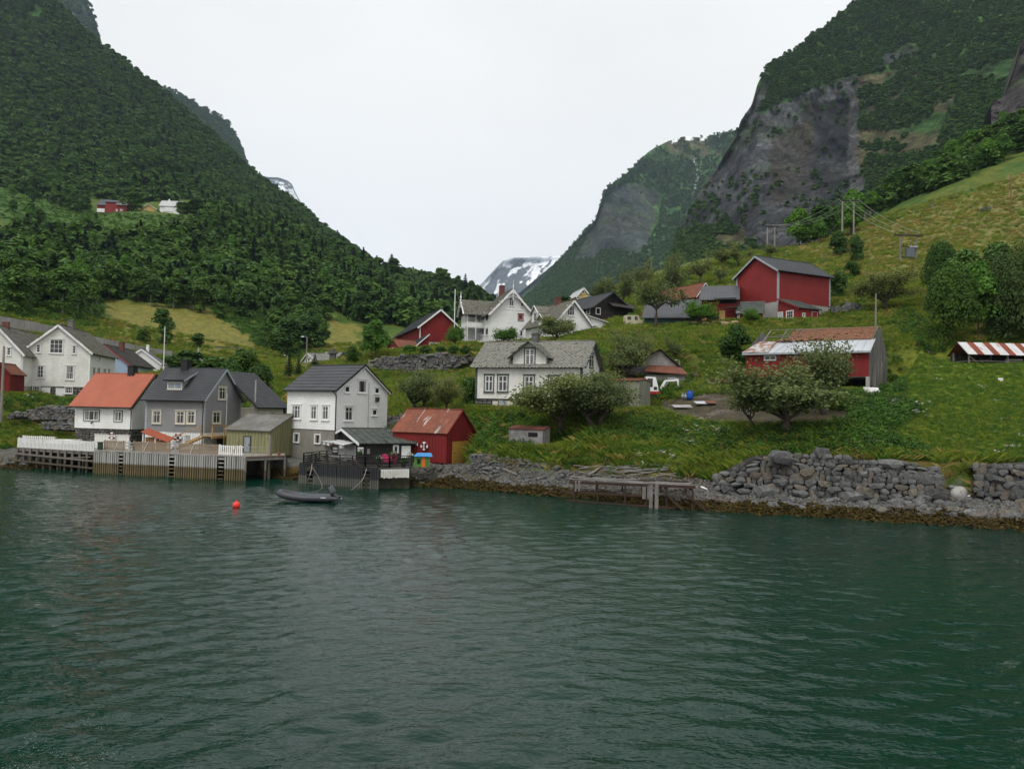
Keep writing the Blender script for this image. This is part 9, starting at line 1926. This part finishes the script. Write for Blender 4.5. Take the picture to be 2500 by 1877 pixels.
weedz = [[(1150,1115),(1165,1022),(1420,1022),(1560,1020),(1720,1045),(1800,1060),(1850,1110),(1750,1110),(1600,1085),(1440,1075),(1330,1090),(1250,1110)], [(1800,1060),(2080,1040),(2220,1085),(2300,1120),(1850,1112)], [(2000,960),(2180,975),(2250,1000),(2180,1050),(2080,1050),(2000,1010)], [(2140,870),(2200,880),(2210,960),(2150,960)], [(0,1010),(0,980),(180,985),(190,1000),(80,1010)], [(2200,745),(2330,850),(2280,870),(2170,800)], [(1090,1060),(1150,1005),(1180,1110),(1120,1120)], [(1590,905),(1680,925),(1690,950),(1600,975)]]
fill('weed_thicket', weedz, 9000, (55, 115), WD, 0.55, 1.25, [dirt_], seed=5)
fill('scattered_weeds', [allg], 3500, (52, 130), WD, 0.3, 0.8, [lawn_, dirt_, yard], seed=6)
fill('hillside_fern', [fern_, [(470,690),(640,760),(760,860),(720,880),(620,840),(520,760)], [(0,700),(250,740),(240,800),(0,770)]], 9000, (150, 690), WD, 1.2, 3.0, nidx=[.4, .3, .2, .1], seed=7, sq=0.6)
wood([(0,440),(120,490),(230,530),(440,535),(440,560),(230,570),(0,540)], 13, ['birch0', 'bright1', 'birch2', 'tallbirch0'], 6, 11, 0.36, 'birch_tree', 'small tree scattered on the bright fern slope below the upland farm', 'trees dotted over the fern slope', seed=21)
fill('cow_parsley', [[(0,1010),(0,985),(100,975),(110,1000)], [(0,1075),(130,1030),(120,1075)], [(1650,1045),(1720,1030),(1790,1060),(1760,1085),(1640,1070)], [(1250,1015),(1290,1010),(1290,1030)], [(2110,1075),(2180,1060),(2190,1100),(2120,1105)], [(2160,985),(2260,990),(2250,1030),(2180,1010)], [(1140,1045),(1165,1040),(1160,1075)], [(1500,1130),(1700,1080),(1690,1150)]], 800, (55, 115), UM, 0.7, 1.2, seed=8)
fill('meadow_flowers', [lawn_, weedz[0], weedz[1], [(550,1010),(200,870),(0,1000),(0,880)]], 110, (52, 130), UM, 0.5, 0.8, seed=9)
fill('hedge_scrub', [[(2040,690),(2060,640),(2110,640),(2100,740)]], 60, (125, 160), WD, 1.5, 3.0, seed=10)
# seaweed along the tide line
r_ = np.random.RandomState(5); n = 9000; u = r_.uniform(-0.70, 0.74, n); Y = yshore(u)+r_.uniform(-0.35, 1.75, n)*(0.55+0.45*vnoise(u*60, u*0, 0, 3)); X = u*Y; Z = ground(X, Y); m_ = (Z > -0.25) & (Z < 0.6+0.45*vnoise(X*0.8, Y*0.8, 0, 6))
X, Y, Z = X[m_], Y[m_], Z[m_]; N = len(X); scatter('seaweed_bed', np.stack([X, Y, Z], 1), np.stack([r_.normal(0, .3, N), r_.normal(0, .3, N), r_.uniform(0, 6.28, N)], 1), r_.uniform(0.3, 0.9, (N, 1))*np.ones(3), SW, r_.randint(0, 2, N))
# cobbles between the boulders
CB = protos([('cobble', SM[i][0]) for i in range(6)])
n = 14000; u = np.where(r_.uniform(0, 1, n) < 0.8, r_.uniform(-0.14, 0.74, n), r_.uniform(-0.72, -0.3, n)); Y = yshore(u)+r_.uniform(0.7, 5.0, n); X = u*Y; Z = ground(X, Y); m_ = (Z > 0.3) & (Z < 1.75); X, Y, Z = X[m_], Y[m_], Z[m_]; N = len(X)
scatter('shore_cobbles', np.stack([X, Y, Z+0.02], 1), r_.normal(0, 1.5, (N, 3)), r_.uniform(0.08, 0.3, (N, 1))*np.array([1.2, 1, 0.7]), CB, r_.randint(0, 6, N))
fill('earth_rubble', [dirt_], 700, (60, 100), CB, 0.06, 0.28, seed=13)

# wake foam at the lower left
n = 2600; r_ = np.random.RandomState(8); px_ = r_.uniform(-60, 330, n); py_ = r_.uniform(1740, 1895, n); k_ = (fbm(px_*0.02+py_*0.02, py_*0.045-px_*0.012, 0, 9, 4) > 0.60) & (py_+px_*0.35 > 1815); FPt = np.array([PZ(a, b, 0.035) for a, b in zip(px_[k_], py_[k_])])
V, F = quads(FPt, np.array([[0, 0, 1.0]]*len(FPt))+r_.normal(0, .08, (len(FPt), 3)), 0.012, r_, 0.4); stuff(link('wake_foam', npmesh('wake_foam', V, F, mat('foam_white', (0.3, 0.36, 0.34), None, bump=0))))
